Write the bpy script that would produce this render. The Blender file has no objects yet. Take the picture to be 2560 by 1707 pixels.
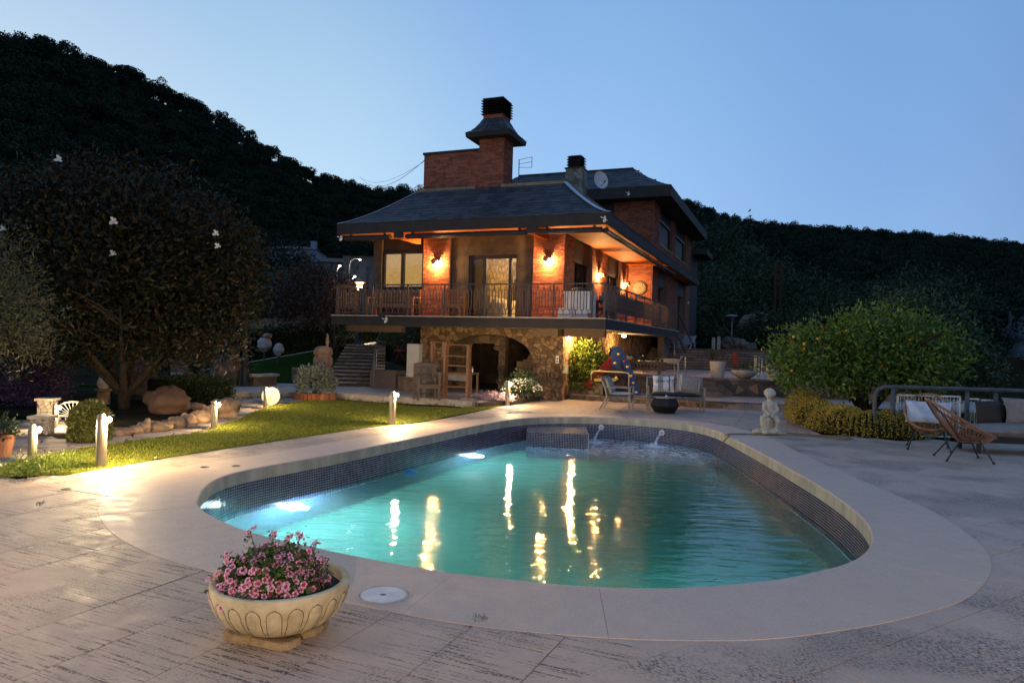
import bpy, bmesh, math, random
import numpy as np
from mathutils import Vector, Matrix, noise as mnoise
R = math.radians
S = bpy.context.scene
COL = S.collection
# ------------------------------------------------------------------ camera, sky, exposure
F, ROLL, EYE = 1780.0, R(1.55), 1.75
PIT = math.atan(6.5 / F)
cam = bpy.data.cameras.new('camera')
cam.sensor_width = 36.0
cam.lens = F * 36.0 / 2560.0
cam.clip_start, cam.clip_end = 0.05, 5000
camo = bpy.data.objects.new('camera', cam)
COL.objects.link(camo)
r_ = Vector((math.cos(ROLL), 0, math.sin(ROLL)))
f_ = Vector((0, math.cos(PIT), math.sin(PIT)))
u0 = Vector((0, -math.sin(PIT), math.cos(PIT)))
rr = Vector((1, 0, 0)) * math.cos(ROLL) + u0 * math.sin(ROLL)
uu = Vector((-1, 0, 0)) * math.sin(ROLL) + u0 * math.cos(ROLL)
m3 = Matrix((rr, uu, -f_)).transposed()
camo.matrix_world = Matrix.Translation((0, 0, EYE)) @ m3.to_4x4()
S.camera = camo
S.view_settings.view_transform = 'Standard'
S.view_settings.look = 'None'
S.view_settings.exposure = 0
S.view_settings.gamma = 1
S.view_settings.use_curve_mapping = False
S.render.engine = 'CYCLES'
S.cycles.use_denoising = True
S.cycles.max_bounces = 8
S.cycles.diffuse_bounces = 3
S.cycles.glossy_bounces = 4
S.cycles.transmission_bounces = 8
S.cycles.transparent_max_bounces = 10
S.cycles.sample_clamp_indirect = 6
S.cycles.caustics_reflective = False
S.cycles.caustics_refractive = False

W = bpy.data.worlds.new('World')
S.world = W
W.use_nodes = True
nt = W.node_tree
nt.nodes.clear()
wo = nt.nodes.new('ShaderNodeOutputWorld')
bg = nt.nodes.new('ShaderNodeBackground')
tc = nt.nodes.new('ShaderNodeTexCoord')
sep = nt.nodes.new('ShaderNodeSeparateXYZ')
nt.links.new(tc.outputs['Generated'], sep.inputs[0])
def wmath(op, a, b=None, c=None):
    n = nt.nodes.new('ShaderNodeMath'); n.operation = op
    for i, v in enumerate((a, b, c)):
        if v is None: continue
        if isinstance(v, (int, float)): n.inputs[i].default_value = v
        else: nt.links.new(v, n.inputs[i])
    return n.outputs[0]
# dusk sky: afterglow on the left horizon (west, where the sun went down), deeper blue away from it
dotw = nt.nodes.new('ShaderNodeVectorMath'); dotw.operation = 'DOT_PRODUCT'
nt.links.new(tc.outputs['Generated'], dotw.inputs[0])
wd = Vector((-0.86, 0.50, 0.05)).normalized()
dotw.inputs[1].default_value = wd
rampa = nt.nodes.new('ShaderNodeValToRGB')
rampa.color_ramp.interpolation = 'EASE'
els = rampa.color_ramp.elements
els[0].position = 0.0; els[0].color = (0.17, 0.21, 0.34, 1)
els[1].position = 1.0; els[1].color = (0.80, 0.92, 1.0, 1)
e = els.new(0.36); e.color = (0.13, 0.23, 0.47, 1)
e = els.new(0.52); e.color = (0.22, 0.42, 0.79, 1)
e = els.new(0.72); e.color = (0.35, 0.60, 0.97, 1)
e = els.new(0.86); e.color = (0.58, 0.81, 1.0, 1)
t_ = wmath('MULTIPLY_ADD', dotw.outputs['Value'], 0.5, 0.5)
nt.links.new(t_, rampa.inputs[0])
# a slightly paler band hugging the horizon
hz = wmath('POWER', wmath('SUBTRACT', 1.0, wmath('ABSOLUTE', sep.outputs[2])), 5.0)
mixh = nt.nodes.new('ShaderNodeMix'); mixh.data_type = 'RGBA'
nt.links.new(wmath('MULTIPLY', hz, 0.30), mixh.inputs['Factor'])
nt.links.new(rampa.outputs[0], mixh.inputs['A'])
mixh.inputs['B'].default_value = (0.60, 0.80, 1.0, 1)
mixz = nt.nodes.new('ShaderNodeMix'); mixz.data_type = 'RGBA'
zf = nt.nodes.new('ShaderNodeMapRange'); zf.interpolation_type = 'SMOOTHSTEP'; zf.inputs[1].default_value = .06; zf.inputs[2].default_value = .75; zf.inputs[4].default_value = .85
nt.links.new(sep.outputs[2], zf.inputs[0]); nt.links.new(zf.outputs[0], mixz.inputs['Factor'])
nt.links.new(mixh.outputs['Result'], mixz.inputs['A']); mixz.inputs['B'].default_value = (0.20, 0.43, 0.84, 1)
nt.links.new(mixz.outputs['Result'], bg.inputs['Color'])
zr = nt.nodes.new('ShaderNodeMapRange'); zr.interpolation_type = 'SMOOTHSTEP'
zr.inputs[1].default_value = .02; zr.inputs[2].default_value = .9; zr.inputs[3].default_value = 1.0; zr.inputs[4].default_value = .70
nt.links.new(sep.outputs[2], zr.inputs[0]); nt.links.new(zr.outputs[0], bg.inputs['Strength'])
nt.links.new(bg.outputs[0], wo.inputs[0])

# ------------------------------------------------------------------ helpers
rnd = random.Random(7)
AX = R(21.7)
HU = Vector((math.cos(AX), -math.sin(AX), 0)); HV = Vector((math.sin(AX), math.cos(AX), 0)); HO = Vector((2.70, 20.8, 0))
def ray(px, py):
    dx = px - 1280; dy = py - 853.5
    x = math.cos(ROLL) * dx + math.sin(ROLL) * dy; y = -math.sin(ROLL) * dx + math.cos(ROLL) * dy
    return Vector((x, F * math.cos(PIT) + y * math.sin(PIT), -y * math.cos(PIT) + F * math.sin(PIT)))
def G(px, py, z=0.0):
    d = ray(px, py); t = (z - EYE) / d.z; return Vector((d.x * t, d.y * t, z))
def D(px, py, Y):
    d = ray(px, py); t = Y / d.y; return Vector((d.x * t, Y, EYE + d.z * t))
def HW(a, b, z=0.0):
    return HO + HU * a + HV * b + Vector((0, 0, z))

def tag(o, label=None, cat=None, group=None, kind=None):
    if label: o['label'] = label
    if cat: o['category'] = cat
    if group: o['group'] = group
    if kind: o['kind'] = kind
    return o
def empty(name, loc=(0, 0, 0), rz=0, label=None, cat=None, group=None, kind=None, parent=None):
    o = bpy.data.objects.new(name, None); COL.objects.link(o)
    o.location = loc; o.rotation_euler = (0, 0, rz); o.empty_display_size = 0.1
    if parent: o.parent = parent
    return tag(o, label, cat, group, kind)
def inst(name, mesh, loc=(0, 0, 0), rot=(0, 0, 0), scale=(1, 1, 1), parent=None):
    o = bpy.data.objects.new(name, mesh); COL.objects.link(o)
    o.location = loc; o.rotation_euler = rot; o.scale = scale
    if parent: o.parent = parent
    return o
def copy_tree(o, parent=None, **kw):
    c = o.copy(); COL.objects.link(c)
    if parent: c.parent = parent
    for ch in list(o.children): copy_tree(ch, c)
    return c

class MB:
    def __init__(s): s.v = []; s.f = []
    def add(s, vs, fs):
        o = len(s.v); s.v += [tuple(v) for v in vs]; s.f += [tuple(i + o for i in f) for f in fs]
    def box(s, c, d, rz=0, rx=0, ry=0, taper=1.0):
        M = Matrix.Rotation(rz, 3, 'Z') @ Matrix.Rotation(ry, 3, 'Y') @ Matrix.Rotation(rx, 3, 'X')
        vs = []
        for z in (-.5, .5):
            k = 1 if z < 0 else taper
            for x, y in ((-.5, -.5), (.5, -.5), (.5, .5), (-.5, .5)):
                vs.append(Vector(c) + M @ Vector((x * d[0] * k, y * d[1] * k, z * d[2])))
        s.add(vs, [(3, 2, 1, 0), (4, 5, 6, 7), (0, 1, 5, 4), (1, 2, 6, 5), (2, 3, 7, 6), (3, 0, 4, 7)])
    def bx(s, x0, x1, y0, y1, z0, z1):
        s.box(((x0 + x1) / 2, (y0 + y1) / 2, (z0 + z1) / 2), (x1 - x0, y1 - y0, z1 - z0))
    def tube(s, pts, r, n=8, closed=False, caps=True):
        pts = [Vector(p) for p in pts]; m = len(pts)
        rs = r if isinstance(r, (list, tuple)) else [r] * m
        vs = []; fs = []
        prev = None
        for i, p in enumerate(pts):
            a = pts[(i - 1) % m] if (closed or i > 0) else p
            b = pts[(i + 1) % m] if (closed or i < m - 1) else p
            t = (b - a).normalized() if (b - a).length > 1e-9 else Vector((0, 0, 1))
            if prev is None:
                up = Vector((0, 0, 1)) if abs(t.z) < .95 else Vector((1, 0, 0))
                x = t.cross(up).normalized()
            else:
                x = (prev - t * prev.dot(t))
                x = x.normalized() if x.length > 1e-6 else t.cross(Vector((0, 0, 1))).normalized()
            prev = x; y = t.cross(x)
            for k in range(n):
                an = 2 * math.pi * k / n
                vs.append(p + (x * math.cos(an) + y * math.sin(an)) * rs[i])
        L = m if closed else m - 1
        for i in range(L):
            j = (i + 1) % m
            for k in range(n):
                k2 = (k + 1) % n
                fs.append((i * n + k, i * n + k2, j * n + k2, j * n + k))
        if caps and not closed:
            fs.append(tuple(range(n - 1, -1, -1))); fs.append(tuple((m - 1) * n + k for k in range(n)))
        s.add(vs, fs)
    def bar(s, a, b, w, h, up=(0, 0, 1)):
        a = Vector(a); b = Vector(b); t = (b - a).normalized(); up = Vector(up)
        if abs(t.dot(up)) > .97: up = Vector((1, 0, 0))
        x = t.cross(up).normalized(); y = x.cross(t)
        vs = []
        for p in (a, b):
            for i, j in ((-1, -1), (1, -1), (1, 1), (-1, 1)): vs.append(p + x * i * w / 2 + y * j * h / 2)
        s.add(vs, [(3, 2, 1, 0), (4, 5, 6, 7), (0, 1, 5, 4), (1, 2, 6, 5), (2, 3, 7, 6), (3, 0, 4, 7)])
    def lathe(s, prof, n=24, c=(0, 0, 0), cap=False):
        c = Vector(c); vs = []; fs = []
        for r, z in prof:
            for k in range(n):
                an = 2 * math.pi * k / n
                vs.append(c + Vector((r * math.cos(an), r * math.sin(an), z)))
        for i in range(len(prof) - 1):
            for k in range(n):
                k2 = (k + 1) % n
                fs.append((i * n + k, i * n + k2, (i + 1) * n + k2, (i + 1) * n + k))
        if cap:
            fs.append(tuple(range(n - 1, -1, -1))); fs.append(tuple((len(prof) - 1) * n + k for k in range(n)))
        s.add(vs, fs)
    def blob(s, c, r, seed=0, amp=.15, nu=14, nv=9, flat=None):
        rg = random.Random(seed); c = Vector(c)
        r = Vector(r) if not isinstance(r, (int, float)) else Vector((r, r, r))
        ph = [(Vector((rg.uniform(-3, 3), rg.uniform(-3, 3), rg.uniform(-3, 3))), rg.uniform(0, 6.3)) for _ in range(5)]
        vs = []
        so_ = Vector((seed * 3.7, seed * 1.3, seed * 7.1))
        if amp >= .1 and max(r) > .1: nu, nv = max(nu, 26), max(nv, 18)
        def disp(d):
            if amp >= .1: return 1 + amp * (1.5 * mnoise.noise(d * 1.3 + so_) + .9 * mnoise.noise(d * 2.9 + so_) + .5 * mnoise.noise(d * 6.5 + so_))
            return 1 + amp * sum(math.sin(k.dot(d) * (1 + .5 * i) + p) for i, (k, p) in enumerate(ph)) / 2.2
        vs.append(c + Vector((0, 0, -r.z)) * disp(Vector((0, 0, -1))))
        for j in range(1, nv):
            th = math.pi * j / nv
            for i in range(nu):
                d = Vector((math.sin(th) * math.cos(2 * math.pi * i / nu), math.sin(th) * math.sin(2 * math.pi * i / nu), -math.cos(th)))
                p = Vector((d.x * r.x, d.y * r.y, d.z * r.z)) * disp(d)
                if flat is not None: p.z = max(p.z, flat)
                vs.append(c + p)
        vs.append(c + Vector((0, 0, r.z)) * disp(Vector((0, 0, 1))))
        fs = []
        for i in range(nu): fs.append((0, 1 + (i + 1) % nu, 1 + i))
        for j in range(nv - 2):
            for i in range(nu):
                a = 1 + j * nu + i; b = 1 + j * nu + (i + 1) % nu
                fs.append((a, b, b + nu, a + nu))
        last = len(vs) - 1; o = 1 + (nv - 2) * nu
        for i in range(nu): fs.append((o + i, o + (i + 1) % nu, last))
        s.add(vs, fs)
    def prism(s, poly, z0, z1, inset=0.0):
        n = len(poly); cx = sum(p[0] for p in poly) / n; cy = sum(p[1] for p in poly) / n
        vs = [(p[0], p[1], z0) for p in poly]
        zt = z1 - inset * .6
        vs += [(p[0], p[1], zt if inset else z1) for p in poly]
        fs = [(i, (i + 1) % n, n + (i + 1) % n, n + i) for i in range(n)]
        top = n
        if inset:
            for p in poly:
                d = Vector((p[0] - cx, p[1] - cy)); L = max(d.length, 1e-6); k = max(0.0, 1 - inset / L)
                vs.append((cx + d.x * k, cy + d.y * k, z1))
            fs += [(n + i, n + (i + 1) % n, 2 * n + (i + 1) % n, 2 * n + i) for i in range(n)]
            top = 2 * n
        fs.append(tuple(range(top, top + n)))
        s.add(vs, fs)
    def mesh(s, name, mat, smooth=False, uv=None):
        me = bpy.data.meshes.new(name)
        me.from_pydata(s.v, [], s.f)
        if mat: me.materials.append(mat)
        if smooth: me.polygons.foreach_set('use_smooth', [True] * len(me.polygons))
        if uv:
            l = me.uv_layers.new(name='UVMap')
            for lp in me.loops:
                l.data[lp.index].uv = uv[lp.vertex_index]
        me.update()
        return me
    def build(s, name, mat, parent=None, smooth=False, loc=None, rz=0, uv=None, fixn=True):
        me = s.mesh(name, mat, smooth, uv)
        if fixn:
            bm = bmesh.new(); bm.from_mesh(me); bmesh.ops.recalc_face_normals(bm, faces=bm.faces); bm.to_mesh(me); bm.free()
        o = bpy.data.objects.new(name, me); COL.objects.link(o)
        if loc is not None: o.location = loc
        o.rotation_euler = (0, 0, rz)
        if parent: o.parent = parent
        return o

# ------------------------------------------------------------------ materials
def mat(name, c1, c2=None, rough=.7, scale=4, detail=6, rand=None, bump=0, bscale=30, spec=.4, metal=0, randamt=.5, stretch=None, coat=0, transl=0, ramp=(.35, .65)):
    m = bpy.data.materials.new(name); m.use_nodes = True
    n = m.node_tree.nodes; l = m.node_tree.links
    p = n['Principled BSDF']
    p.inputs['Roughness'].default_value = rough
    p.inputs['Metallic'].default_value = metal
    p.inputs['Specular IOR Level'].default_value = spec
    if coat: p.inputs['Coat Weight'].default_value = coat
    c2 = c2 or c1
    tcx = n.new('ShaderNodeTexCoord'); src = tcx.outputs['Object']
    if stretch:
        mp = n.new('ShaderNodeMapping'); mp.inputs['Scale'].default_value = stretch; l.new(src, mp.inputs[0]); src = mp.outputs[0]
    nz = n.new('ShaderNodeTexNoise'); nz.inputs['Scale'].default_value = scale; nz.inputs['Detail'].default_value = detail
    l.new(src, nz.inputs['Vector'])
    cr = n.new('ShaderNodeValToRGB'); cr.color_ramp.elements[0].position = ramp[0]; cr.color_ramp.elements[1].position = ramp[1]
    cr.color_ramp.elements[0].color = (*c1, 1); cr.color_ramp.elements[1].color = (*c2, 1)
    fac = nz.outputs['Fac']
    if rand:
        if rand == 'island':
            g = n.new('ShaderNodeNewGeometry'); ro = g.outputs['Random Per Island']
        else:
            g = n.new('ShaderNodeObjectInfo'); ro = g.outputs['Random']
        mm = n.new('ShaderNodeMix'); mm.data_type = 'FLOAT'; mm.inputs['Factor'].default_value = randamt
        l.new(fac, mm.inputs['A']); l.new(ro, mm.inputs['B']); fac = mm.outputs['Result']
    l.new(fac, cr.inputs[0]); l.new(cr.outputs[0], p.inputs['Base Color'])
    if bump:
        nb = n.new('ShaderNodeTexNoise'); nb.inputs['Scale'].default_value = bscale; nb.inputs['Detail'].default_value = 8
        l.new(src, nb.inputs['Vector'])
        b = n.new('ShaderNodeBump'); b.inputs['Strength'].default_value = bump; b.inputs['Distance'].default_value = .02
        l.new(nb.outputs['Fac'], b.inputs['Height']); l.new(b.outputs[0], p.inputs['Normal'])
    if transl:
        tr = n.new('ShaderNodeBsdfTranslucent'); l.new(cr.outputs[0], tr.inputs[0])
        mx = n.new('ShaderNodeMixShader'); mx.inputs[0].default_value = transl
        l.new(p.outputs[0], mx.inputs[1]); l.new(tr.outputs[0], mx.inputs[2])
        l.new(mx.outputs[0], n['Material Output'].inputs[0])
    return m
def emis(name, col, st):
    m = bpy.data.materials.new(name); m.use_nodes = True
    p = m.node_tree.nodes['Principled BSDF']
    p.inputs['Base Color'].default_value = (*col, 1)
    p.inputs['Emission Color'].default_value = (*col, 1); p.inputs['Emission Strength'].default_value = st
    # bulbs and diffusers are clear glass: the lamp inside shines out through them
    n = m.node_tree.nodes; l = m.node_tree.links
    e = n.new('ShaderNodeEmission'); e.inputs[0].default_value = (*col, 1); e.inputs[1].default_value = st
    t = n.new('ShaderNodeBsdfTransparent'); a = n.new('ShaderNodeAddShader')
    l.new(e.outputs[0], a.inputs[0]); l.new(t.outputs[0], a.inputs[1]); l.new(a.outputs[0], n['Material Output'].inputs[0])
    m.cycles.emission_sampling = 'NONE'
    return m
WARM = (1.0, .56, .22)
MT = {}
MT['brick'] = mat('brick', (.24, .075, .035), (.40, .15, .07), .85, 6, rand='obj', bump=.3, bscale=60)
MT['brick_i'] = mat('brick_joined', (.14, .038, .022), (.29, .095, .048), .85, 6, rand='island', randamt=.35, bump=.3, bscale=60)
MT['mortar'] = mat('mortar', (.16, .12, .10), (.22, .17, .14), .95, 20, bump=.3)
MT['stone'] = mat('rubble_stone', (.13, .078, .036), (.32, .20, .10), .9, 9, rand='obj', bump=.7, bscale=25)
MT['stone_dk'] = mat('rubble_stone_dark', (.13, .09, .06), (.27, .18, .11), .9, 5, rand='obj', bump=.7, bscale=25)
MT['smortar'] = mat('stone_mortar', (.10, .065, .04), (.17, .11, .07), .95, 12, bump=.5)
MT['slate'] = mat('slate', (.020, .021, .028), (.050, .050, .061), .6, 8, rand='obj', bump=.3, bscale=40)
MT['slate_i'] = mat('slate_joined', (.020, .021, .028), (.050, .050, .061), .6, 8, rand='island', bump=.3, bscale=40)
MT['fascia'] = mat('grey_fascia', (.026, .022, .021), (.036, .030, .028), .7, 3, spec=.25)
MT['dark'] = mat('dark_metal', (.012, .012, .013), (.02, .02, .02), .5)
MT['iron'] = mat('railing_iron', (.05, .042, .04), (.075, .06, .055), .55, 12)
MT['soffit'] = mat('varnished_pine', (.36, .105, .022), (.52, .165, .035), .65, 3, stretch=(1, 14, 1), bump=.05, spec=.2)
MT['plaster'] = mat('grey_stucco', (.045, .039, .030), (.085, .073, .055), .9, 3, bump=.5, bscale=12)
MT['white'] = mat('white_paint', (.62, .62, .62), (.75, .75, .74), .5, 5)
MT['wood'] = mat('weathered_teak', (.09, .058, .038), (.19, .13, .088), .7, 5, stretch=(3, 3, 25), bump=.2)
MT['teak'] = mat('orange_teak', (.20, .085, .033), (.31, .14, .056), .6, 5, stretch=(3, 3, 20), bump=.1)
MT['bark'] = mat('bark', (.012, .009, .006), (.040, .029, .019), .95, 7, bump=1.0, bscale=18, stretch=(3, 3, 1))
MT['soil'] = mat('soil', (.02, .013, .009), (.055, .035, .022), 1, 14, bump=1, bscale=40)
MT['terr'] = mat('terracotta', (.30, .12, .06), (.42, .20, .11), .85, 5, bump=.2)
MT['conc'] = mat('pale_concrete', (.30, .26, .21), (.46, .41, .34), .85, 6, bump=.3)
MT['steel'] = mat('galvanised_steel', (.16, .17, .18), (.25, .26, .27), .45, 8, metal=.6)
MT['leaf_mag'] = mat('magnolia_leaf', (.008, .014, .006), (.026, .018, .007), .55, 3, rand='island', randamt=.75, transl=.2, spec=.25)
MT['leaf_org'] = mat('orange_leaf', (.035, .08, .010), (.15, .23, .028), .45, 3, rand='island', randamt=.7, transl=.3)
MT['leaf_pine'] = mat('pine_needles', (.012, .020, .014), (.034, .048, .028), .85, .05, rand='island', randamt=.6, spec=.1)
MT['leaf_far'] = mat('far_wood', (.012, .020, .016), (.030, .044, .030), .95, .02, rand='island', randamt=.6, spec=0)
MT['leaf_olive'] = mat('olive_leaf', (.035, .040, .017), (.095, .095, .042), .5, 3, rand='island', randamt=.7, transl=.25)
MT['leaf_box'] = mat('boxwood_leaf', (.035, .05, .012), (.13, .13, .035), .5, 3, rand='island', randamt=.7, transl=.25)
MT['leaf_dk'] = mat('dark_shrub_leaf', (.012, .024, .008), (.04, .065, .02), .45, 3, rand='island', randamt=.7, transl=.2)
MT['leaf_yel'] = mat('golden_leaf', (.18, .17, .02), (.66, .46, .075), .5, 2.2, rand='island', randamt=.45, transl=.3)
MT['leaf_grey'] = mat('grey_green_leaf', (.10, .13, .09), (.26, .29, .22), .6, 3, rand='island', randamt=.7, transl=.2)
MT['leaf_pur'] = mat('lavender_flower', (.05, .035, .08), (.16, .10, .21), .8, 3, rand='island', randamt=.7, transl=.3)
MT['leaf_bright'] = mat('bright_green_leaf', (.06, .11, .015), (.17, .24, .04), .5, 3, rand='island', randamt=.7, transl=.3)
MT['petal_pink'] = mat('pink_petal', (.72, .24, .38), (.90, .54, .66), .6, 3, rand='island', randamt=.8, transl=.3)
MT['petal_dark'] = mat('crimson_petal_centre', (.25, .01, .05), (.38, .03, .10), .6, 3)
MT['petal_white'] = mat('white_petal', (.68, .66, .58), (.82, .80, .74), .6, 3, transl=.3)
MT['petal_lilac'] = mat('lilac_flower', (.40, .25, .33), (.62, .44, .52), .7, 3, rand='island', transl=.3)
MT['rock'] = mat('garden_rock', (.10, .065, .045), (.38, .25, .15), .9, 4, bump=1, bscale=9)
MT['rock_dk'] = mat('pitted_rock', (.05, .035, .03), (.20, .14, .10), .95, 5, bump=1, bscale=9)
MT['redrock'] = mat('reddish_boulder', (.07, .038, .026), (.13, .075, .05), .95, 2, bump=1, bscale=6)
MT['glass'] = mat('window_glass', (.01, .012, .015), None, .05, spec=.6)
MT['shutter'] = mat('rolling_shutter', (.045, .043, .042), (.06, .056, .053), .55, 1)
MT['cord'] = mat('brown_plastic_cord', (.17, .078, .035), (.29, .14, .068), .45, 10)
MT['blackpl'] = mat('black_plastic', (.01, .01, .01), (.018, .018, .018), .5)
MT['cream'] = mat('cream_plastic', (.52, .44, .26), (.60, .52, .33), .5)
MT['bulb_warm'] = emis('warm_bulb', (1.0, .72, .40), 28)
MT['bulb_far'] = emis('street_bulb', (1.0, .86, .55), 25)

def lamp(name, loc, power, col=WARM, rad=.03, parent=None, spot=None, rot=None):
    li = bpy.data.lights.new(name, 'SPOT' if spot else 'POINT'); li.energy = power; li.color = col; li.shadow_soft_size = rad
    if spot: li.spot_size = spot; li.spot_blend = .6
    o = bpy.data.objects.new(name, li); COL.objects.link(o); o.location = loc
    if rot: o.rotation_euler = rot
    if parent: o.parent = parent
    return o

# ------------------------------------------------------------------ leaves (numpy)
def leaf_verts(C, size, asp, rg, up=.35, sizevar=.35, out=None):
    N = len(C)
    d = rg.normal(size=(N, 3))
    if out is not None: d = d * .8 + out
    d[:, 2] += up
    d /= np.linalg.norm(d, axis=1)[:, None] + 1e-9
    q = rg.normal(size=(N, 3)); w = np.cross(d, q); w /= np.linalg.norm(w, axis=1)[:, None] + 1e-9
    L = (size * (1 + sizevar * rg.uniform(-1, 1, N)))[:, None]; B = L * asp / 2
    V = np.empty((N, 4, 3))
    V[:, 0] = C; V[:, 1] = C + d * L * .5 + w * B; V[:, 2] = C + d * L; V[:, 3] = C + d * L * .5 - w * B
    return V.reshape(-1, 3)
def quads_obj(name, V, m, parent=None, loc=None):
    N = len(V) // 4
    me = bpy.data.meshes.new(name)
    me.vertices.add(len(V)); me.vertices.foreach_set('co', np.asarray(V, dtype=np.float32).ravel())
    me.loops.add(4 * N); me.loops.foreach_set('vertex_index', np.arange(4 * N, dtype=np.int32))
    me.polygons.add(N); me.polygons.foreach_set('loop_start', np.arange(0, 4 * N, 4, dtype=np.int32))
    me.polygons.foreach_set('loop_total', np.full(N, 4, dtype=np.int32))
    me.materials.append(m); me.update(calc_edges=True)
    o = bpy.data.objects.new(name, me); COL.objects.link(o)
    if loc is not None: o.location = loc
    if parent: o.parent = parent
    return o
def clumps(center, radii, nclump, per, cr, rg, shell=.55, lower=-1.0):
    """points in leaf clumps spread through an ellipsoid, denser near its skin"""
    d = rg.normal(size=(nclump * 2, 3)); d /= np.linalg.norm(d, axis=1)[:, None]
    d = d[d[:, 2] > lower][:nclump]
    rad = shell + (1 - shell) * rg.uniform(0, 1, len(d)) ** .6
    cc = d * rad[:, None] * np.array(radii) * (1 + .10 * rg.normal(size=len(d)))[:, None] + np.array(center)
    pts = np.repeat(cc, per, axis=0) + rg.normal(size=(len(d) * per, 3)) * cr
    out = np.repeat(d, per, axis=0)
    return pts, out
def shrub(name, loc, radii, n, size, m, label, cat='shrub', asp=.5, seed=1, group=None, shell=.8, lower=-.2, stem=True, cr=.05, up=.3, kind=None):
    rg = np.random.default_rng(seed)
    t = empty(name, loc, label=label, cat=cat, group=group)
    pts, out = clumps((0, 0, radii[2] * .55), radii, max(8, n // 12), 12, cr, rg, shell, lower)
    pts[:, 2] = np.maximum(pts[:, 2], .01)
    quads_obj('foliage', leaf_verts(pts, size, asp, rg, up=up, out=out), m, t)
    if stem:
        b = MB()
        for k in range(5):
            an = k * 1.26 + seed
            b.tube([(0.02 * math.cos(an), .02 * math.sin(an), -.02), (radii[0] * .3 * math.cos(an), radii[1] * .3 * math.sin(an), radii[2] * .5), (radii[0] * .6 * math.cos(an), radii[1] * .6 * math.sin(an), radii[2] * .95)], [.02, .014, .006], 5)
        b.build('stem', MT['bark'], t)
    return t

# ------------------------------------------------------------------ polygons
def inside(p, poly):
    c = False; n = len(poly); j = n - 1
    for i in range(n):
        a = poly[i]; b = poly[j]
        if (a[1] > p[1]) != (b[1] > p[1]) and p[0] < (b[0] - a[0]) * (p[1] - a[1]) / (b[1] - a[1]) + a[0]: c = not c
        j = i
    return c
def clip(poly, px, py, nx, ny):
    """keep the side where (p-(px,py)).n <= 0"""
    out = []; n = len(poly)
    for i in range(n):
        a = poly[i]; b = poly[(i + 1) % n]
        da = (a[0] - px) * nx + (a[1] - py) * ny; db = (b[0] - px) * nx + (b[1] - py) * ny
        if da <= 0: out.append(a)
        if (da < 0 < db) or (db < 0 < da):
            t = da / (da - db); out.append((a[0] + (b[0] - a[0]) * t, a[1] + (b[1] - a[1]) * t))
    return out
ROWOFF = [random.Random(3).uniform(-.5, .5) for _ in range(1)] * 0 + [(.37 * k * k + .21 * k) % 1 - .5 for k in range(16)]
def voronoi(x0, x1, y0, y1, sx, sy, rg, gap=.01, jit=.47, bounds=True):
    nx = max(1, round((x1 - x0) / sx)); ny = max(1, round((y1 - y0) / sy))
    dx = (x1 - x0) / nx; dy = (y1 - y0) / ny
    P = {}
    for i in range(-2, nx + 2):
        for j in range(-2, ny + 2):
            P[i, j] = (x0 + (i + .5 + ROWOFF[j % 16] + rg.uniform(-jit, jit)) * dx, y0 + (j + .5 + rg.uniform(-jit, jit)) * dy)
    out = []
    for i in range(-1, nx + 1):
        for j in range(0, ny):
            p = P[i, j]
            poly = [(p[0] - 3 * dx, p[1] - 3 * dy), (p[0] + 3 * dx, p[1] - 3 * dy), (p[0] + 3 * dx, p[1] + 3 * dy), (p[0] - 3 * dx, p[1] + 3 * dy)]
            for a in range(-2, 3):
                for b in range(-2, 3):
                    if (a or b) and (i + a, j + b) in P and poly:
                        q = P[i + a, j + b]; nxv = q[0] - p[0]; nyv = q[1] - p[1]; L = math.hypot(nxv, nyv)
                        poly = clip(poly, (p[0] + q[0]) / 2 - nxv / L * gap, (p[1] + q[1]) / 2 - nyv / L * gap, nxv, nyv)
            if bounds and poly:
                for c in ((x0, 0, -1, 0), (x1, 0, 1, 0), (0, y0, 0, -1), (0, y1, 0, 1)):
                    poly = clip(poly, *c)
                    if len(poly) < 3: break
            if len(poly) >= 3:
                xs = [q[0] for q in poly]; ys = [q[1] for q in poly]
                if (max(xs) - min(xs)) > .25 * sx and (max(ys) - min(ys)) > .25 * sy: out.append(poly)
    return out
def place_poly(name, poly, th, m, parent, M, inset=.012, stuff=None):
    """an extruded piece on the plane of matrix M (poly in its x,y; thickness along its z)"""
    cx = sum(p[0] for p in poly) / len(poly); cy = sum(p[1] for p in poly) / len(poly)
    b = stuff if stuff is not None else MB()
    c = MB(); c.prism([(p[0] - cx, p[1] - cy) for p in poly], -.03, th, inset)
    if stuff is not None:
        Mt = M @ Matrix.Translation((cx, cy, 0))
        b.add([Mt @ Vector(v) for v in c.v], c.f); return None
    me = c.mesh(name, m)
    o = bpy.data.objects.new(name, me); COL.objects.link(o); o.parent = parent
    o.matrix_local = M @ Matrix.Translation((cx, cy, 0))
    return o
def wallM(p0, u, n):
    """matrix with local x=u (along wall), y=up, z=n (outwards)"""
    u = Vector(u).normalized(); n = Vector(n).normalized(); y = Vector((0, 0, 1))
    M = Matrix((u, y, n)).transposed().to_4x4(); M.translation = Vector(p0); return M
BRK = {'n': 0}
_bm = {}
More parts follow.
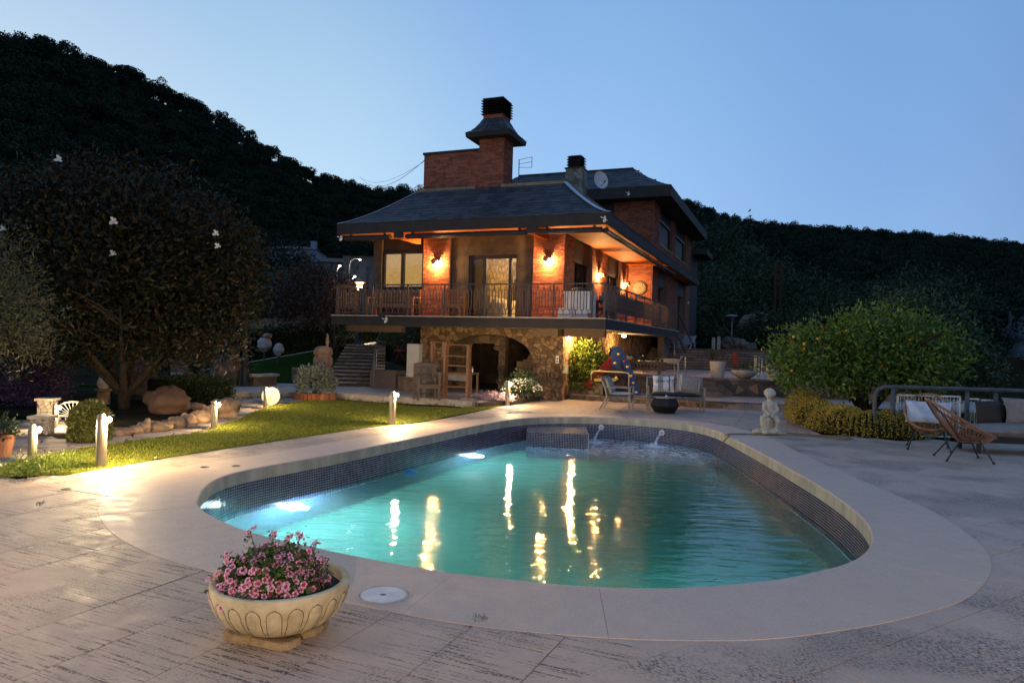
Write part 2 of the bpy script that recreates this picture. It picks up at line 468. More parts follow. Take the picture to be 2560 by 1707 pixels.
def brick_mesh(L, h):
    k = (round(L, 3), round(h, 3))
    if k not in _bm:
        b = MB(); i = .004
        b.add([(-L/2, -h/2, -.02), (L/2, -h/2, -.02), (L/2, h/2, -.02), (-L/2, h/2, -.02), (-L/2, -h/2, .008), (L/2, -h/2, .008), (L/2, h/2, .008), (-L/2, h/2, .008),
               (-L/2+i, -h/2+i, .012), (L/2-i, -h/2+i, .012), (L/2-i, h/2-i, .012), (-L/2+i, h/2-i, .012)],
              [(0,1,5,4),(1,2,6,5),(2,3,7,6),(3,0,4,7),(4,5,9,8),(5,6,10,9),(6,7,11,10),(7,4,8,11),(8,9,10,11)])
        _bm[k] = b.mesh('brick', MT['brick'])
    return _bm[k]
def brick_face(w, h, M, parent, single=False, holes=(), L=.25, H=.072):
    """courses of bricks on a wall face; 'single' makes objects (up to 300 in all), else one joined part"""
    joined = MB(); rows = int(round(h / H)); H = h / rows
    for r in range(rows):
        x = -(L / 2 if r % 2 else 0) - .0
        while x < w - .02:
            a = max(0, x); b = min(w, x + L); x += L
            if b - a < .03: continue
            cy = (r + .5) * H; cx = (a + b) / 2
            if any(hx0 < cx < hx1 and hy0 < cy < hy1 for hx0, hx1, hy0, hy1 in holes): continue
            if single and BRK['n'] < 300:
                BRK['n'] += 1
                o = bpy.data.objects.new('brick', brick_mesh(b - a - .011, H - .011)); COL.objects.link(o); o.parent = parent
                o.matrix_local = M @ Matrix.Translation((cx, cy, rnd.uniform(-.003, .002)))
            else:
                c = brick_mesh(b - a - .011, H - .011); Mt = M @ Matrix.Translation((cx, cy, rnd.uniform(-.003, .002)))
                joined.add([Mt @ v.co for v in c.vertices], [tuple(p.vertices) for p in c.polygons])
    if joined.v:
        o = joined.build('brick_courses', MT['brick_i'], parent, fixn=False); o['kind'] = 'stuff'
# ------------------------------------------------------------------ pool outline
IN0 = [(-3.16,7.3),(-3.36,7.75),(-3.50,8.25),(-3.57,8.8),(-3.45,9.35),(-3.12,10.0),(-2.66,10.88),(-2.14,11.97),(-1.5,13.35),(-.70,15.14),(-.12,16.25),(.42,16.95),(1.21,17.42),(2.39,17.58),(3.49,17.2),(4.11,16.6),(4.42,15.6),(4.42,14.27),(4.29,11.92),(4.16,10.3),(4.03,8.96),(3.87,8.0),(3.68,7.28),(3.48,6.79),(3.26,6.42),(3.01,6.11),(2.77,5.89),(2.50,5.71),(2.12,5.49),(1.7,5.33),(1.2,5.21),(.62,5.19),(.05,5.30),(-.46,5.44),(-.98,5.66),(-1.58,5.97),(-2.24,6.36),(-2.74,6.80)]
OUT0 = [(-3.77,6.63),(-4.12,7.18),(-4.32,7.85),(-4.41,8.5),(-4.40,9.1),(-4.24,9.7),(-3.54,10.95),(-2.98,12.18),(-2.3,13.5),(-1.6,14.68),(-.75,16.3),(.25,17.72),(1.07,18.12),(1.8,18.24),(2.84,17.97),(4.48,17.2),(5.16,15.8),(5.25,14.3),(5.05,12.4),(4.92,10.74),(4.86,9.49),(4.82,8.61),(4.77,8.0),(4.62,7.28),(4.37,6.52),(4.1,6.02),(3.8,5.62),(3.38,5.19),(3.04,4.95),(2.51,4.66),(2.11,4.49),(1.69,4.35),(1.34,4.29),(.81,4.27),(.37,4.31),(-.05,4.38),(-.56,4.54),(-1.35,4.88),(-2.10,5.25),(-2.77,5.64),(-3.34,6.12)]
def catmull(P, n, closed=True):
    m = len(P); out = []
    for i in range(m):
        p = [np.array(P[(i + k - 1) % m], float) for k in range(4)]
        for j in range(12):
            t = j / 12
            out.append(.5 * (2 * p[1] + (p[2] - p[0]) * t + (2 * p[0] - 5 * p[1] + 4 * p[2] - p[3]) * t * t + (-p[0] + 3 * p[1] - 3 * p[2] + p[3]) * t ** 3))
    out.append(out[0]); out = np.array(out)
    s = np.concatenate([[0], np.cumsum(np.linalg.norm(np.diff(out, axis=0), axis=1))])
    q = np.linspace(0, s[-1], n + 1)[:-1]
    return np.stack([np.interp(q, s, out[:, 0]), np.interp(q, s, out[:, 1])], 1), s[-1]
NP = 240
INN, PER = catmull(IN0, NP)
OUTL, _ = catmull(OUT0, 300)
# both run clockwise seen from above -> outward normal
def normals(P):
    t = np.roll(P, -1, 0) - np.roll(P, 1, 0); t /= np.linalg.norm(t, axis=1)[:, None]
    return np.stack([-t[:, 1], t[:, 0]], 1)
NRM = normals(INN)
cen = INN.mean(0)
if ((INN - cen) * NRM).sum(1).mean() < 0: NRM = -NRM
def hit(p, d, poly):
    best = None; n = len(poly)
    for i in range(n):
        a = poly[i]; e = poly[(i + 1) % n] - a
        den = d[0] * e[1] - d[1] * e[0]
        if abs(den) < 1e-9: continue
        w = a - p; t = (w[0] * e[1] - w[1] * e[0]) / den; s = (w[0] * d[1] - w[1] * d[0]) / den
        if t > .1 and -1e-6 <= s <= 1 + 1e-6 and (best is None or t < best): best = t
    return p + d * (best or .8)
# smooth normals so the radial joints do not cross
NS = NRM.copy()
for _ in range(6): NS = (np.roll(NS, 1, 0) + NS + np.roll(NS, -1, 0)) / 3
NS /= np.linalg.norm(NS, axis=1)[:, None]
RING = np.array([hit(INN[i], NS[i], OUTL) for i in range(NP)])
OUTP = [tuple(p) for p in OUTL]; INNP = [tuple(p) for p in INN]
MIDP = [tuple((INN[i] + RING[i]) / 2) for i in range(0, NP, 2)]

def sheet(name, poly, z, m, hole=None, kind='structure', parent=None, label=None):
    bm = bmesh.new()
    es = []
    for lp in [poly] + ([hole] if hole else []):
        vs = [bm.verts.new((p[0], p[1], z)) for p in lp]
        es += [bm.edges.new((vs[i], vs[(i + 1) % len(vs)])) for i in range(len(vs))]
    bmesh.ops.triangle_fill(bm, use_beauty=True, edges=es, normal=(0, 0, 1))
    bmesh.ops.recalc_face_normals(bm, faces=bm.faces)
    for f in bm.faces:
        if f.normal.z < 0: f.normal_flip()
    me = bpy.data.meshes.new(name); bm.to_mesh(me); bm.free(); me.materials.append(m)
    o = bpy.data.objects.new(name, me); COL.objects.link(o)
    if parent: o.parent = parent
    elif kind: o['kind'] = kind
    return o

def deckmat(name, c1, c2, stri, stain):
    m = bpy.data.materials.new(name); m.use_nodes = True
    n = m.node_tree.nodes; l = m.node_tree.links; p = n['Principled BSDF']
    tc = n.new('ShaderNodeTexCoord'); ge = n.new('ShaderNodeNewGeometry'); oi = n.new('ShaderNodeObjectInfo')
    def noise(src, sc, det=6, stretch=None, rough=.5):
        if stretch:
            mp = n.new('ShaderNodeMapping'); mp.inputs['Scale'].default_value = stretch; l.new(src, mp.inputs[0]); src = mp.outputs[0]
        z = n.new('ShaderNodeTexNoise'); z.inputs['Scale'].default_value = sc; z.inputs['Detail'].default_value = det; z.inputs['Roughness'].default_value = rough
        l.new(src, z.inputs['Vector']); return z.outputs['Fac']
    def rng(v, a, b, c=0, d=1):
        q = n.new('ShaderNodeMapRange'); q.inputs[1].default_value = a; q.inputs[2].default_value = b; q.inputs[3].default_value = c; q.inputs[4].default_value = d
        l.new(v, q.inputs[0]); return q.outputs[0]
    def mth(op, a, b):
        q = n.new('ShaderNodeMath'); q.operation = op
        for i, v in enumerate((a, b)):
            if isinstance(v, (int, float)): q.inputs[i].default_value = v
            else: l.new(v, q.inputs[i])
        return q.outputs[0]
    def mixc(f, a, b):
        q = n.new('ShaderNodeMix'); q.data_type = 'RGBA'; l.new(f, q.inputs['Factor'])
        for nm, v in (('A', a), ('B', b)):
            if isinstance(v, tuple): q.inputs[nm].default_value = (*v, 1)
            else: l.new(v, q.inputs[nm])
        return q.outputs['Result']
    off = n.new('ShaderNodeVectorMath'); off.operation = 'ADD'
    sc_ = n.new('ShaderNodeVectorMath'); sc_.operation = 'SCALE'; sc_.inputs[0].default_value = (37, 91, 13); l.new(oi.outputs['Random'], sc_.inputs['Scale'])
    l.new(tc.outputs['Object'], off.inputs[0]); l.new(sc_.outputs[0], off.inputs[1])
    obj = off.outputs[0]; pos = ge.outputs['Position']
    base = mixc(rng(noise(pos, 1.1, 8), .3, .7), c1, c2)
    base = mixc(rng(noise(pos, 45, 4), .3, .75, 0, .35), base, tuple(v * .62 for v in c1))
    base = mixc(mth('MULTIPLY', oi.outputs['Random'], .25), base, tuple(v * .72 for v in c2))
    big = rng(noise(pos, .55, 3), .48, .62)
    fine = noise(obj, 1, 3, (58, 2.0, 1), .6)
    ln = rng(fine, .55, .585)
    ln = mth('MULTIPLY', ln, rng(noise(pos, 50, 2), .40, .5))
    ln = mth('MULTIPLY', ln, rng(noise(pos, 1.7, 3), .36, .54))
    lnm = mth('MULTIPLY', ln, stri)
    fl = rng(noise(obj, 1, 8, (115, 48, 30), .62), .515, .55)
    fl = mth('MULTIPLY', fl, rng(noise(pos, 1.1, 5), .47, .60))
    flm = mth('MULTIPLY', fl, stain)
    # soft grey dirt in patches
    d1 = mth('MULTIPLY', big, .35 * max(stri, stain))
    c = mixc(d1, base, (.16, .13, .115))
    c = mixc(mth('MINIMUM', mth('ADD', lnm, flm), .88), c, (.045, .036, .033))
    l.new(c, p.inputs['Base Color'])
    l.new(rng(noise(pos, 6, 5), .3, .7, .5, .75), p.inputs['Roughness'])
    b = n.new('ShaderNodeBump'); b.inputs['Strength'].default_value = .35; b.inputs['Distance'].default_value = .01
    h = mth('SUBTRACT', noise(pos, 70, 6), mth('MULTIPLY', mth('ADD', lnm, flm), .8))
    l.new(h, b.inputs['Height']); l.new(b.outputs[0], p.inputs['Normal'])
    return m
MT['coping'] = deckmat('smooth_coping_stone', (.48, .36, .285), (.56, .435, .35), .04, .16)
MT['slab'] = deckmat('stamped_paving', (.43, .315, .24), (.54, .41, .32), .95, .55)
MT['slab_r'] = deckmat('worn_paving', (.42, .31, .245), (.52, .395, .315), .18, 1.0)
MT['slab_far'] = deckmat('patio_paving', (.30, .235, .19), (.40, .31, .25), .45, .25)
MT['grout'] = mat('pale_grout', (.14, .11, .09), (.50, .44, .40), .95, 7, bump=.4)
MT['earth'] = mat('dark_earth', (.016, .016, .010), (.036, .032, .020), 1, 1, bump=.6, spec=0)
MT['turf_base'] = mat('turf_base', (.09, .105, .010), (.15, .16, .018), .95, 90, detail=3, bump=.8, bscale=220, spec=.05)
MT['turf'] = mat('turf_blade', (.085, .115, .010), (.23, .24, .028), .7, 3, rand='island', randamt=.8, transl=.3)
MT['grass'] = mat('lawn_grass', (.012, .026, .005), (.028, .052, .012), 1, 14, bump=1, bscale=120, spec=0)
MT['cope_face'] = mat('coping_edge', (.30, .30, .24), (.46, .44, .35), .8, 5, stretch=(1, 1, .3), bump=.25)

big = [(-1500, -300), (1500, -300), (1500, 2500), (-1500, 2500)]
HOLE = [tuple(INN[i] + NS[i] * .10) for i in range(0, NP, 2)]
sheet('ground', big, -.035, MT['earth'], HOLE)
deckpoly = [(-14, -8), (16, -8), (16, 14.6), (8.2, 14.6), (7.0, 14.35), (6.7, 15.3), (7.1, 17.3), (8.4, 20.4), (1.0, 24.2), (.92, 22.6), (-.23, 20.05), (-1.73, 15.9), (-2.87, 14.18), (-4.68, 10.55), (-5.45, 8.78), (-6.1, 8.25), (-14, 4.3)]
deck = sheet('pool_deck', deckpoly, -.014, MT['grout'], HOLE)
LEFTEDGE = deckpoly[9:]

# paving slabs (objects for the 300 nearest, the rest one joined part)
def in_deck(p): return inside(p, deckpoly)
slabs = []
rg = random.Random(11)
def gridslabs(ang, org, w, lens, test, matn, xr, yr):
    ux = (math.cos(ang), math.sin(ang)); uy = (-math.sin(ang), math.cos(ang))
    j = yr[0]
    while j < yr[1]:
        x = xr[0] + rg.uniform(0, .8)
        while x < xr[1]:
            L = rg.choice(lens)
            g = .0025
            loc = [(x + g, j * w + g), (x + L - g, j * w + g), (x + L - g, (j + 1) * w - g), (x + g, (j + 1) * w - g)]
            P = [(org[0] + a * ux[0] + b * uy[0], org[1] + a * ux[1] + b * uy[1]) for a, b in loc]
            x += L
            c = (sum(p[0] for p in P) / 4, sum(p[1] for p in P) / 4)
            if not test(c): continue
            if any(inside(p, OUTP) for p in P) or inside(c, OUTP):
                # clip to the nearest edge of the coping ring, tucked 4 cm under it
                k = int(np.argmin(np.linalg.norm(OUTL - np.array(c), axis=1)))
                a = OUTL[k]; tng = OUTL[(k + 2) % 300] - OUTL[(k - 2) % 300]; nn = np.array((-tng[1], tng[0])); nn /= np.linalg.norm(nn)
                if np.dot(a - cen, nn) < 0: nn = -nn
                if np.dot(np.array(c) - a, nn) < -.5: continue
                P = clip(P, a[0] - nn[0] * .10, a[1] - nn[1] * .10, -nn[0], -nn[1])
                if len(P) < 3: continue
            slabs.append((P, ang, matn))
        j += 1
PATIO = [(1.07, 18.1), (4.6, 17.15), (5.4, 15.6), (6.7, 15.8), (7.1, 17.3), (8.4, 20.4), (1.0, 24.2), (.92, 22.6), (-.2, 20.0), (-.1, 18.2)]
def tl(c): return in_deck(c) and c[1] < 30 and (c[0] < .85 if c[1] < 6 else c[0] < 0) and not inside(c, PATIO) and c[1] > 1.5 and abs(c[0]) < .9 * c[1] + 1.5
def tr(c): return in_deck(c) and (c[0] >= .85 if c[1] < 6 else c[0] >= 0) and not inside(c, PATIO) and c[1] > 1.5 and abs(c[0]) < .9 * c[1] + 1.5
def tp(c): return in_deck(c) and inside(c, PATIO)
gridslabs(R(65.3), (-.547, 3.652), .562, (1.0, 1.25, .8), tl, 'slab', (-12, 18), (-10, 24))
gridslabs(R(33), (1.6, 3.83), .60, (.9, 1.2, 1.05), tr, 'slab_r', (-12, 18), (-20, 26))
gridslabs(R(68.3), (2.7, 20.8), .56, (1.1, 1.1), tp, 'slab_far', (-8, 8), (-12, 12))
def area(P): return abs(sum(P[i][0] * P[(i + 1) % len(P)][1] - P[(i + 1) % len(P)][0] * P[i][1] for i in range(len(P)))) / 2
slabs = [s for s in slabs if area(s[0]) > .01]
slabs.sort(key=lambda s: min(math.hypot(*p) for p in s[0]))
rest = MB()
for i, (P, ang, mn) in enumerate(slabs):
    cx = sum(p[0] for p in P) / len(P); cy = sum(p[1] for p in P) / len(P)
    b = MB(); z = rg.uniform(-.0015, .0015)
    ca, sa = math.cos(-ang), math.sin(-ang)
    b.prism([((p[0] - cx) * ca - (p[1] - cy) * sa, (p[0] - cx) * sa + (p[1] - cy) * ca) for p in P], -.03, z, .004)
    if i < 300:
        b.build('paving_slab', MT[mn], deck, loc=(cx, cy, 0), rz=ang)
    else:
        ca, sa = math.cos(ang), math.sin(ang)
        rest.add([(cx + v[0] * ca - v[1] * sa, cy + v[0] * sa + v[1] * ca, v[2]) for v in b.v], b.f)
if rest.v: rest.build('distant_paving_slabs', MT['slab_r'], deck)['kind'] = 'stuff'

# ------------------------------------------------------------------ pool
pool = empty('swimming_pool', (0, 0, 0), kind='structure')
WZ = -.52; FZ = -1.95
cuts = []; k = 0
while k < NP - 3:
    cuts.append(k); k += rg.choice((8, 9, 10, 7))
for ci, a in enumerate(cuts):
    b_ = cuts[ci + 1] if ci + 1 < len(cuts) else NP
    idx = list(range(a, b_ + 1))
    b = MB(); vs = []; z = .004 + rg.uniform(0, .0015)
    n = len(idx)
    for t, i in enumerate(idx):
        i2 = i % NP; q = np.array(INN[i2]); r = np.array(RING[i2])
        # joint gap at both ends
        if t == 0: sh = .0014
        elif t == n - 1: sh = -.0014
        else: sh = 0
        tv = INN[(i2 + 1) % NP] - INN[i2]; tv = tv / np.linalg.norm(tv) * sh
        q = q + tv; r = r + tv; d = (r - q) / np.linalg.norm(r - q)
        vs += [(q[0], q[1], -.165), (q[0], q[1], z - .012), (q[0] + d[0] * .012, q[1] + d[1] * .012, z), (r[0] - d[0] * .003, r[1] - d[1] * .003, z), (r[0], r[1], -.02)]
    fs = []
    for t in range(n - 1):
        for e in range(4): fs.append((t * 5 + e, t * 5 + e + 1, (t + 1) * 5 + e + 1, (t + 1) * 5 + e))
    fs.append((0, 1, 2, 3, 4)); o5 = (n - 1) * 5; fs.append((o5 + 4, o5 + 3, o5 + 2, o5 + 1, o5))
    b.add(vs, fs)
    o = b.build('coping_slab', MT['coping'], pool)
    o.data.materials.append(MT['cope_face'])
    for f in o.data.polygons:
        if abs(f.normal.z) < .3 and f.center.z < -.03 and f.center.z > -.12 and not inside((f.center.x + f.normal.x * 0, f.center.y), INNP) is None:
            c2 = np.array((f.center.x, f.center.y))
            if np.min(np.linalg.norm(INN - c2, axis=1)) < .12: f.material_index = 1
# basin: textured mosaic below, real tiles in the band round the waterline
def mosaic(name, c1, c2, gr, sc, rough=.12):
    m = bpy.data.materials.new(name); m.use_nodes = True
    n = m.node_tree.nodes; l = m.node_tree.links; p = n['Principled BSDF']
    uv = n.new('ShaderNodeTexCoord'); bt = n.new('ShaderNodeTexBrick')
    bt.offset = 0; bt.inputs['Scale'].default_value = 1; bt.inputs['Mortar Size'].default_value = .0022
    bt.inputs['Brick Width'].default_value = sc; bt.inputs['Row Height'].default_value = sc
    bt.inputs['Color1'].default_value = (*c1, 1); bt.inputs['Color2'].default_value = (*c2, 1); bt.inputs['Mortar'].default_value = (*gr, 1)
    l.new(uv.outputs['UV'], bt.inputs['Vector']); l.new(bt.outputs['Color'], p.inputs['Base Color'])
    p.inputs['Roughness'].default_value = rough
    return m
MT['mos_wall'] = mosaic('underwater_mosaic', (.015, .05, .12), (.03, .09, .18), (.35, .45, .5), .036)
MT['mos_floor'] = mosaic('pool_floor_mosaic', (.12, .46, .42), (.16, .56, .50), (.40, .7, .64), .036, .3)
MT['tile'] = mat('navy_mosaic_tile', (.008, .014, .05), (.03, .05, .14), .12, 3, rand='island', randamt=.85, spec=.6)
MT['tgrout'] = mat('tile_grout', (.50, .50, .52), (.66, .66, .66), .9, 5)
su = np.linspace(0, PER, NP + 1)
def wallstrip(name, z0, z1, m, off=0.0):
    b = MB(); uv = []
    P = [INN[i % NP] + NRM[i % NP] * off for i in range(NP + 1)]
    for i, p in enumerate(P):
        for z in (z0, z1): b.v.append((p[0], p[1], z)); uv.append((su[i], z))
    for i in range(NP): b.f.append((2 * i, 2 * i + 2, 2 * i + 3, 2 * i + 1))
    return b.build(name, m, pool, uv=uv, fixn=False)
wallstrip('tile_grout_bed', -.16, -.80, MT['tgrout'], .0105)
wallstrip('pool_wall', -.80, FZ, MT['mos_wall'], .008)
fl = sheet('pool_floor', [tuple(INN[i] + NRM[i] * .02) for i in range(NP)], FZ, MT['mos_floor'], kind=None, parent=pool)
l_ = fl.data.uv_layers.new(name='UVMap')
for lp in fl.data.loops:
    v = fl.data.vertices[lp.vertex_index].co; l_.data[lp.index].uv = (v.x, v.y)
# tiles
PT_ = .036; nt_ = int(PER / PT_); rows = 17
sx = np.append(INN[:, 0], INN[0, 0]); sy = np.append(INN[:, 1], INN[0, 1]); ex = np.append(NRM[:, 0], NRM[0, 0]); ey = np.append(NRM[:, 1], NRM[0, 1])
V = []
for c in range(nt_):
    s0 = c * PT_ + .0023; s1 = (c + 1) * PT_ - .0023
    pts = []
    for s_ in (s0, s1):
        x = np.interp(s_, su, sx); y = np.interp(s_, su, sy); nx_ = np.interp(s_, su, ex); ny_ = np.interp(s_, su, ey)
        pts.append((x + nx_ * .008, y + ny_ * .008, nx_, ny_))
    for r in range(rows):
        z1 = -.166 - r * PT_; z0 = z1 - PT_ + .0046
        (xa, ya, na, ma), (xb, yb, nb_, mb_) = pts
        V += [(xa, ya, z0), (xb, yb, z0), (xb, yb, z1), (xa, ya, z1)]
V = np.array(V)
quads_obj('mosaic_tiles', V, MT['tile'], pool)['kind'] = 'stuff'

# tiled ledge in the far corner, two spouts with their jets, two underwater lamps
def gridbox(name, pts, z0, z1, parent):
    b = MB(); b.prism(pts, z0, z1); o = b.build(name, MT['tgrout'], parent)
    T = MB()
    n = len(pts)
    for i in range(n):
        a = Vector((*pts[i], 0)); c = Vector((*pts[(i + 1) % n], 0)); d = (c - a); L = d.length; d.normalize(); nn = Vector((d.y, -d.x, 0))
        ctr = Vector((sum(p[0] for p in pts) / n, sum(p[1] for p in pts) / n, 0))
        if (a - ctr).dot(nn) < 0: nn = -nn
        m_ = int(L / PT_)
        for k in range(m_):
            for r in range(int((z1 - z0) / PT_)):
                p = a + d * (k * PT_ + .002) + nn * .003; q = a + d * ((k + 1) * PT_ - .002) + nn * .003
                zt = z1 - r * PT_ - .002; zb = z1 - (r + 1) * PT_ + .002
                T.add([(p.x, p.y, zb), (q.x, q.y, zb), (q.x, q.y, zt), (p.x, p.y, zt)], [(0, 1, 2, 3)])
    x0 = min(p[0] for p in pts); x1 = max(p[0] for p in pts); y0 = min(p[1] for p in pts); y1 = max(p[1] for p in pts)
    x = x0
    while x < x1:
        y = y0
        while y < y1:
            if inside((x + .018, y + .018), pts): T.add([(x + .002, y + .002, z1 + .003), (x + .034, y + .002, z1 + .003), (x + .034, y + .034, z1 + .003), (x + .002, y + .034, z1 + .003)], [(0, 1, 2, 3)])
            y += PT_
        x += PT_
    t = T.build('ledge_tiles', MT['tile'], parent, fixn=False); t['kind'] = 'stuff'
gridbox('corner_ledge', [(.38, 15.9), (1.75, 15.75), (1.85, 17.42), (1.2, 17.40), (.44, 16.93)], FZ, -.20, pool)

def watermat():
    m = bpy.data.materials.new('pool_water'); m.use_nodes = True
    n = m.node_tree.nodes; l = m.node_tree.links; p = n['Principled BSDF']
    p.inputs['Base Color'].default_value = (1, 1, 1, 1); p.inputs['Transmission Weight'].default_value = 1; p.inputs['IOR'].default_value = 1.33; p.inputs['Roughness'].default_value = .02
    tc = n.new('ShaderNodeTexCoord'); ob = tc.outputs['Object']
    def noise(sc, det, st, dist=0):
        mp = n.new('ShaderNodeMapping'); mp.inputs['Scale'].default_value = st; mp.inputs['Rotation'].default_value = (0, 0, R(8)); l.new(ob, mp.inputs[0])
        z = n.new('ShaderNodeTexNoise'); z.inputs['Scale'].default_value = sc; z.inputs['Detail'].default_value = det; z.inputs['Distortion'].default_value = dist; l.new(mp.outputs[0], z.inputs['Vector']); return z.outputs['Fac']
    def mth(op, a, b=0, c=None):
        q = n.new('ShaderNodeMath'); q.operation = op
        for i, v in enumerate((a, b, c)):
            if v is None: continue
            if isinstance(v, (int, float)): q.inputs[i].default_value = v
            else: l.new(v, q.inputs[i])
        return q.outputs[0]
    def near(x, y, rad):
        d = n.new('ShaderNodeVectorMath'); d.operation = 'DISTANCE'; d.inputs[1].default_value = (x, y, WZ); l.new(ob, d.inputs[0])
        q = n.new('ShaderNodeMapRange'); q.inputs[1].default_value = rad; q.inputs[2].default_value = 0.05; q.interpolation_type = 'SMOOTHSTEP'; l.new(d.outputs['Value'], q.inputs[0]); return q.outputs[0]
    j = mth('MAXIMUM', near(JL[0][0], JL[0][1], 2.6), near(JL[1][0], JL[1][1], 2.6))
    h = mth('ADD', mth('MULTIPLY', noise(.8, 2, (.6, 1.3, 1), .3), .55), mth('MULTIPLY', noise(3.6, 3, (.55, 1.7, 1), .4), .33))
    h = mth('ADD', h, mth('MULTIPLY', noise(14, 3, (1, 1, 1)), mth('MULTIPLY_ADD', j, .30, .018)))
    b = n.new('ShaderNodeBump'); b.inputs['Strength'].default_value = 1.0; b.inputs['Distance'].default_value = .045
    l.new(h, b.inputs['Height']); l.new(b.outputs[0], p.inputs['Normal'])
    fo = n.new('ShaderNodeBsdfDiffuse'); fo.inputs[0].default_value = (.75, .78, .8, 1)
    jj = mth('MAXIMUM', near(JL[0][0] - .3, JL[0][1] - .6, 2.3), near(JL[1][0] - .1, JL[1][1] - .6, 2.3))
    spl = mth('MAXIMUM', near(JL[0][0], JL[0][1], .32), near(JL[1][0], JL[1][1], .32))
    fz = n.new('ShaderNodeMapRange'); fz.inputs[1].default_value = .46; fz.inputs[2].default_value = .58; l.new(mth('ADD', noise(9, 6, (1, 2.2, 1), 1.5), mth('MULTIPLY', spl, .25)), fz.inputs[0])
    ff = mth('MULTIPLY', mth('MULTIPLY', fz.outputs[0], mth('POWER', jj, .6)), .92)
    mx = n.new('ShaderNodeMixShader'); l.new(ff, mx.inputs[0]); l.new(p.outputs[0], mx.inputs[1]); l.new(fo.outputs[0], mx.inputs[2])
    l.new(mx.outputs[0], n['Material Output'].inputs['Surface'])
    va = n.new('ShaderNodeVolumeAbsorption'); va.inputs['Color'].default_value = (.22, .90, .84, 1); va.inputs['Density'].default_value = .22
    vs_ = n.new('ShaderNodeVolumeScatter'); vs_.inputs['Color'].default_value = (.75, .95, 1, 1); vs_.inputs['Density'].default_value = .085; vs_.inputs['Anisotropy'].default_value = .5
    ad = n.new('ShaderNodeAddShader'); l.new(va.outputs[0], ad.inputs[0]); l.new(vs_.outputs[0], ad.inputs[1]); l.new(ad.outputs[0], n['Material Output'].inputs['Volume'])
    return m
JL = [(D(1485, 1110, 16.9).x, 16.95), (D(1635, 1117, 16.5).x, 16.45)]
w = sheet('pool_water', [tuple(INN[i] + NRM[i] * .012) for i in range(NP)], WZ, watermat())

MT['jetw'] = bpy.data.materials.new('falling_water'); MT['jetw'].use_nodes = True
_n = MT['jetw'].node_tree.nodes; _p = _n['Principled BSDF']; _p.inputs['Base Color'].default_value = (.72, .80, .95, 1); _p.inputs['Roughness'].default_value = .25; _p.inputs['Alpha'].default_value = .38
sp = [(D(1502.6, 1069, 17.5), JL[0], 'left'), (D(1653.7, 1081, 17.12), JL[1], 'right')]
for pos, land, nm in sp:
    k = int(np.argmin(np.linalg.norm(INN - np.array((pos.x, pos.y)), axis=1)))
    q = Vector((INN[k][0], INN[k][1], 0)); nn = Vector((-NRM[k][0], -NRM[k][1], 0))
    pos = Vector((q.x, q.y, pos.z))
    t = empty('water_spout', pos, label='round white water spout on the blue tiled end wall, the %s one of the two' % nm, cat='spout', group='spouts on the far pool wall')
    b = MB(); ey_ = nn
    b.tube([nn * -.01, nn * .012], .068, 20); b.build('flange', MT['white'], t, smooth=False)
    b = MB(); b.tube([nn * .012, nn * .045], .028, 12); b.build('nozzle', MT['steel'], t)
    b = MB(); pts = []; rs = []
    end = Vector((land[0], land[1], WZ)) - pos
    for i in range(13):
        s_ = i / 12; pts.append(nn * .045 + (end - nn * .045) * s_ + Vector((0, 0, .16 * s_ * (1 - s_) * 1.2))); rs.append(.014 + .02 * s_ + .008 * math.sin(i * 2.1))
    b.tube(pts, rs, 8, caps=False)
    for q2 in range(40):
        a_ = rg.uniform(0, 6.28); rr_ = rg.uniform(0, .16); b.blob(end + Vector((rr_ * math.cos(a_), rr_ * math.sin(a_), rg.uniform(0, .06))), rg.uniform(.006, .018), q2, .2, 6, 4)
    j = b.build('water_jet', MT['jetw'], t, smooth=True)
for (px, py, nm), pw in zip(((755, 1270, 'nearest the flower bowl'), (1225, 1142, 'beside the far lawn lamp')), (330, 240)):
    g = G(px, py, WZ); dv = Vector((g.x, g.y, 0)).normalized(); p = g + dv * .55
    k = int(np.argmin(np.linalg.norm(INN - np.array((p.x, p.y)), axis=1)))
    q = Vector((INN[k][0], INN[k][1], -1.0)); nn = Vector((-NRM[k][0], -NRM[k][1], 0))
    t = empty('pool_lamp', q, label='white underwater lamp glowing in the left pool wall, %s' % nm, cat='pool lamp', group='underwater lamps')
    b = MB(); b.tube([nn * .0, nn * .03], .14, 24); b.build('lamp_ring', MT['white'], t)
    b = MB(); b.blob(nn * .035, (.15, .15, .15), 3, 0, 16, 10); b.build('lens', emis('pool_lens', (.85, .97, 1.0), 45), t, smooth=True)
    lamp('pool_light', nn * .22, pw, (.80, .97, 1.0), .07, t)

for x_, y_, nm in ((-.3, 5.6, 'left'), (2.3, 5.75, 'right')):  # unseen lamps added in the near wall to brighten the pool floor
    k = int(np.argmin(np.linalg.norm(INN - np.array((x_, y_)), axis=1)))
    q = Vector((INN[k][0], INN[k][1], -.95)); nn = Vector((-NRM[k][0], -NRM[k][1], 0))
    t = empty('pool_lamp', q, label='added unseen underwater lamp brightening the pool from the near wall, %s one' % nm, cat='pool lamp', group='underwater lamps')
    b = MB(); b.tube([nn * .0, nn * .03], .14, 24); b.build('lamp_ring', MT['white'], t)
    b = MB(); b.blob(nn * .035, (.11, .11, .11), 3, 0, 16, 10); b.build('lens', bpy.data.materials['pool_lens'], t, smooth=True)
    lamp('pool_light', nn * .22, 130, (.66, 1.0, .90), .07, t)
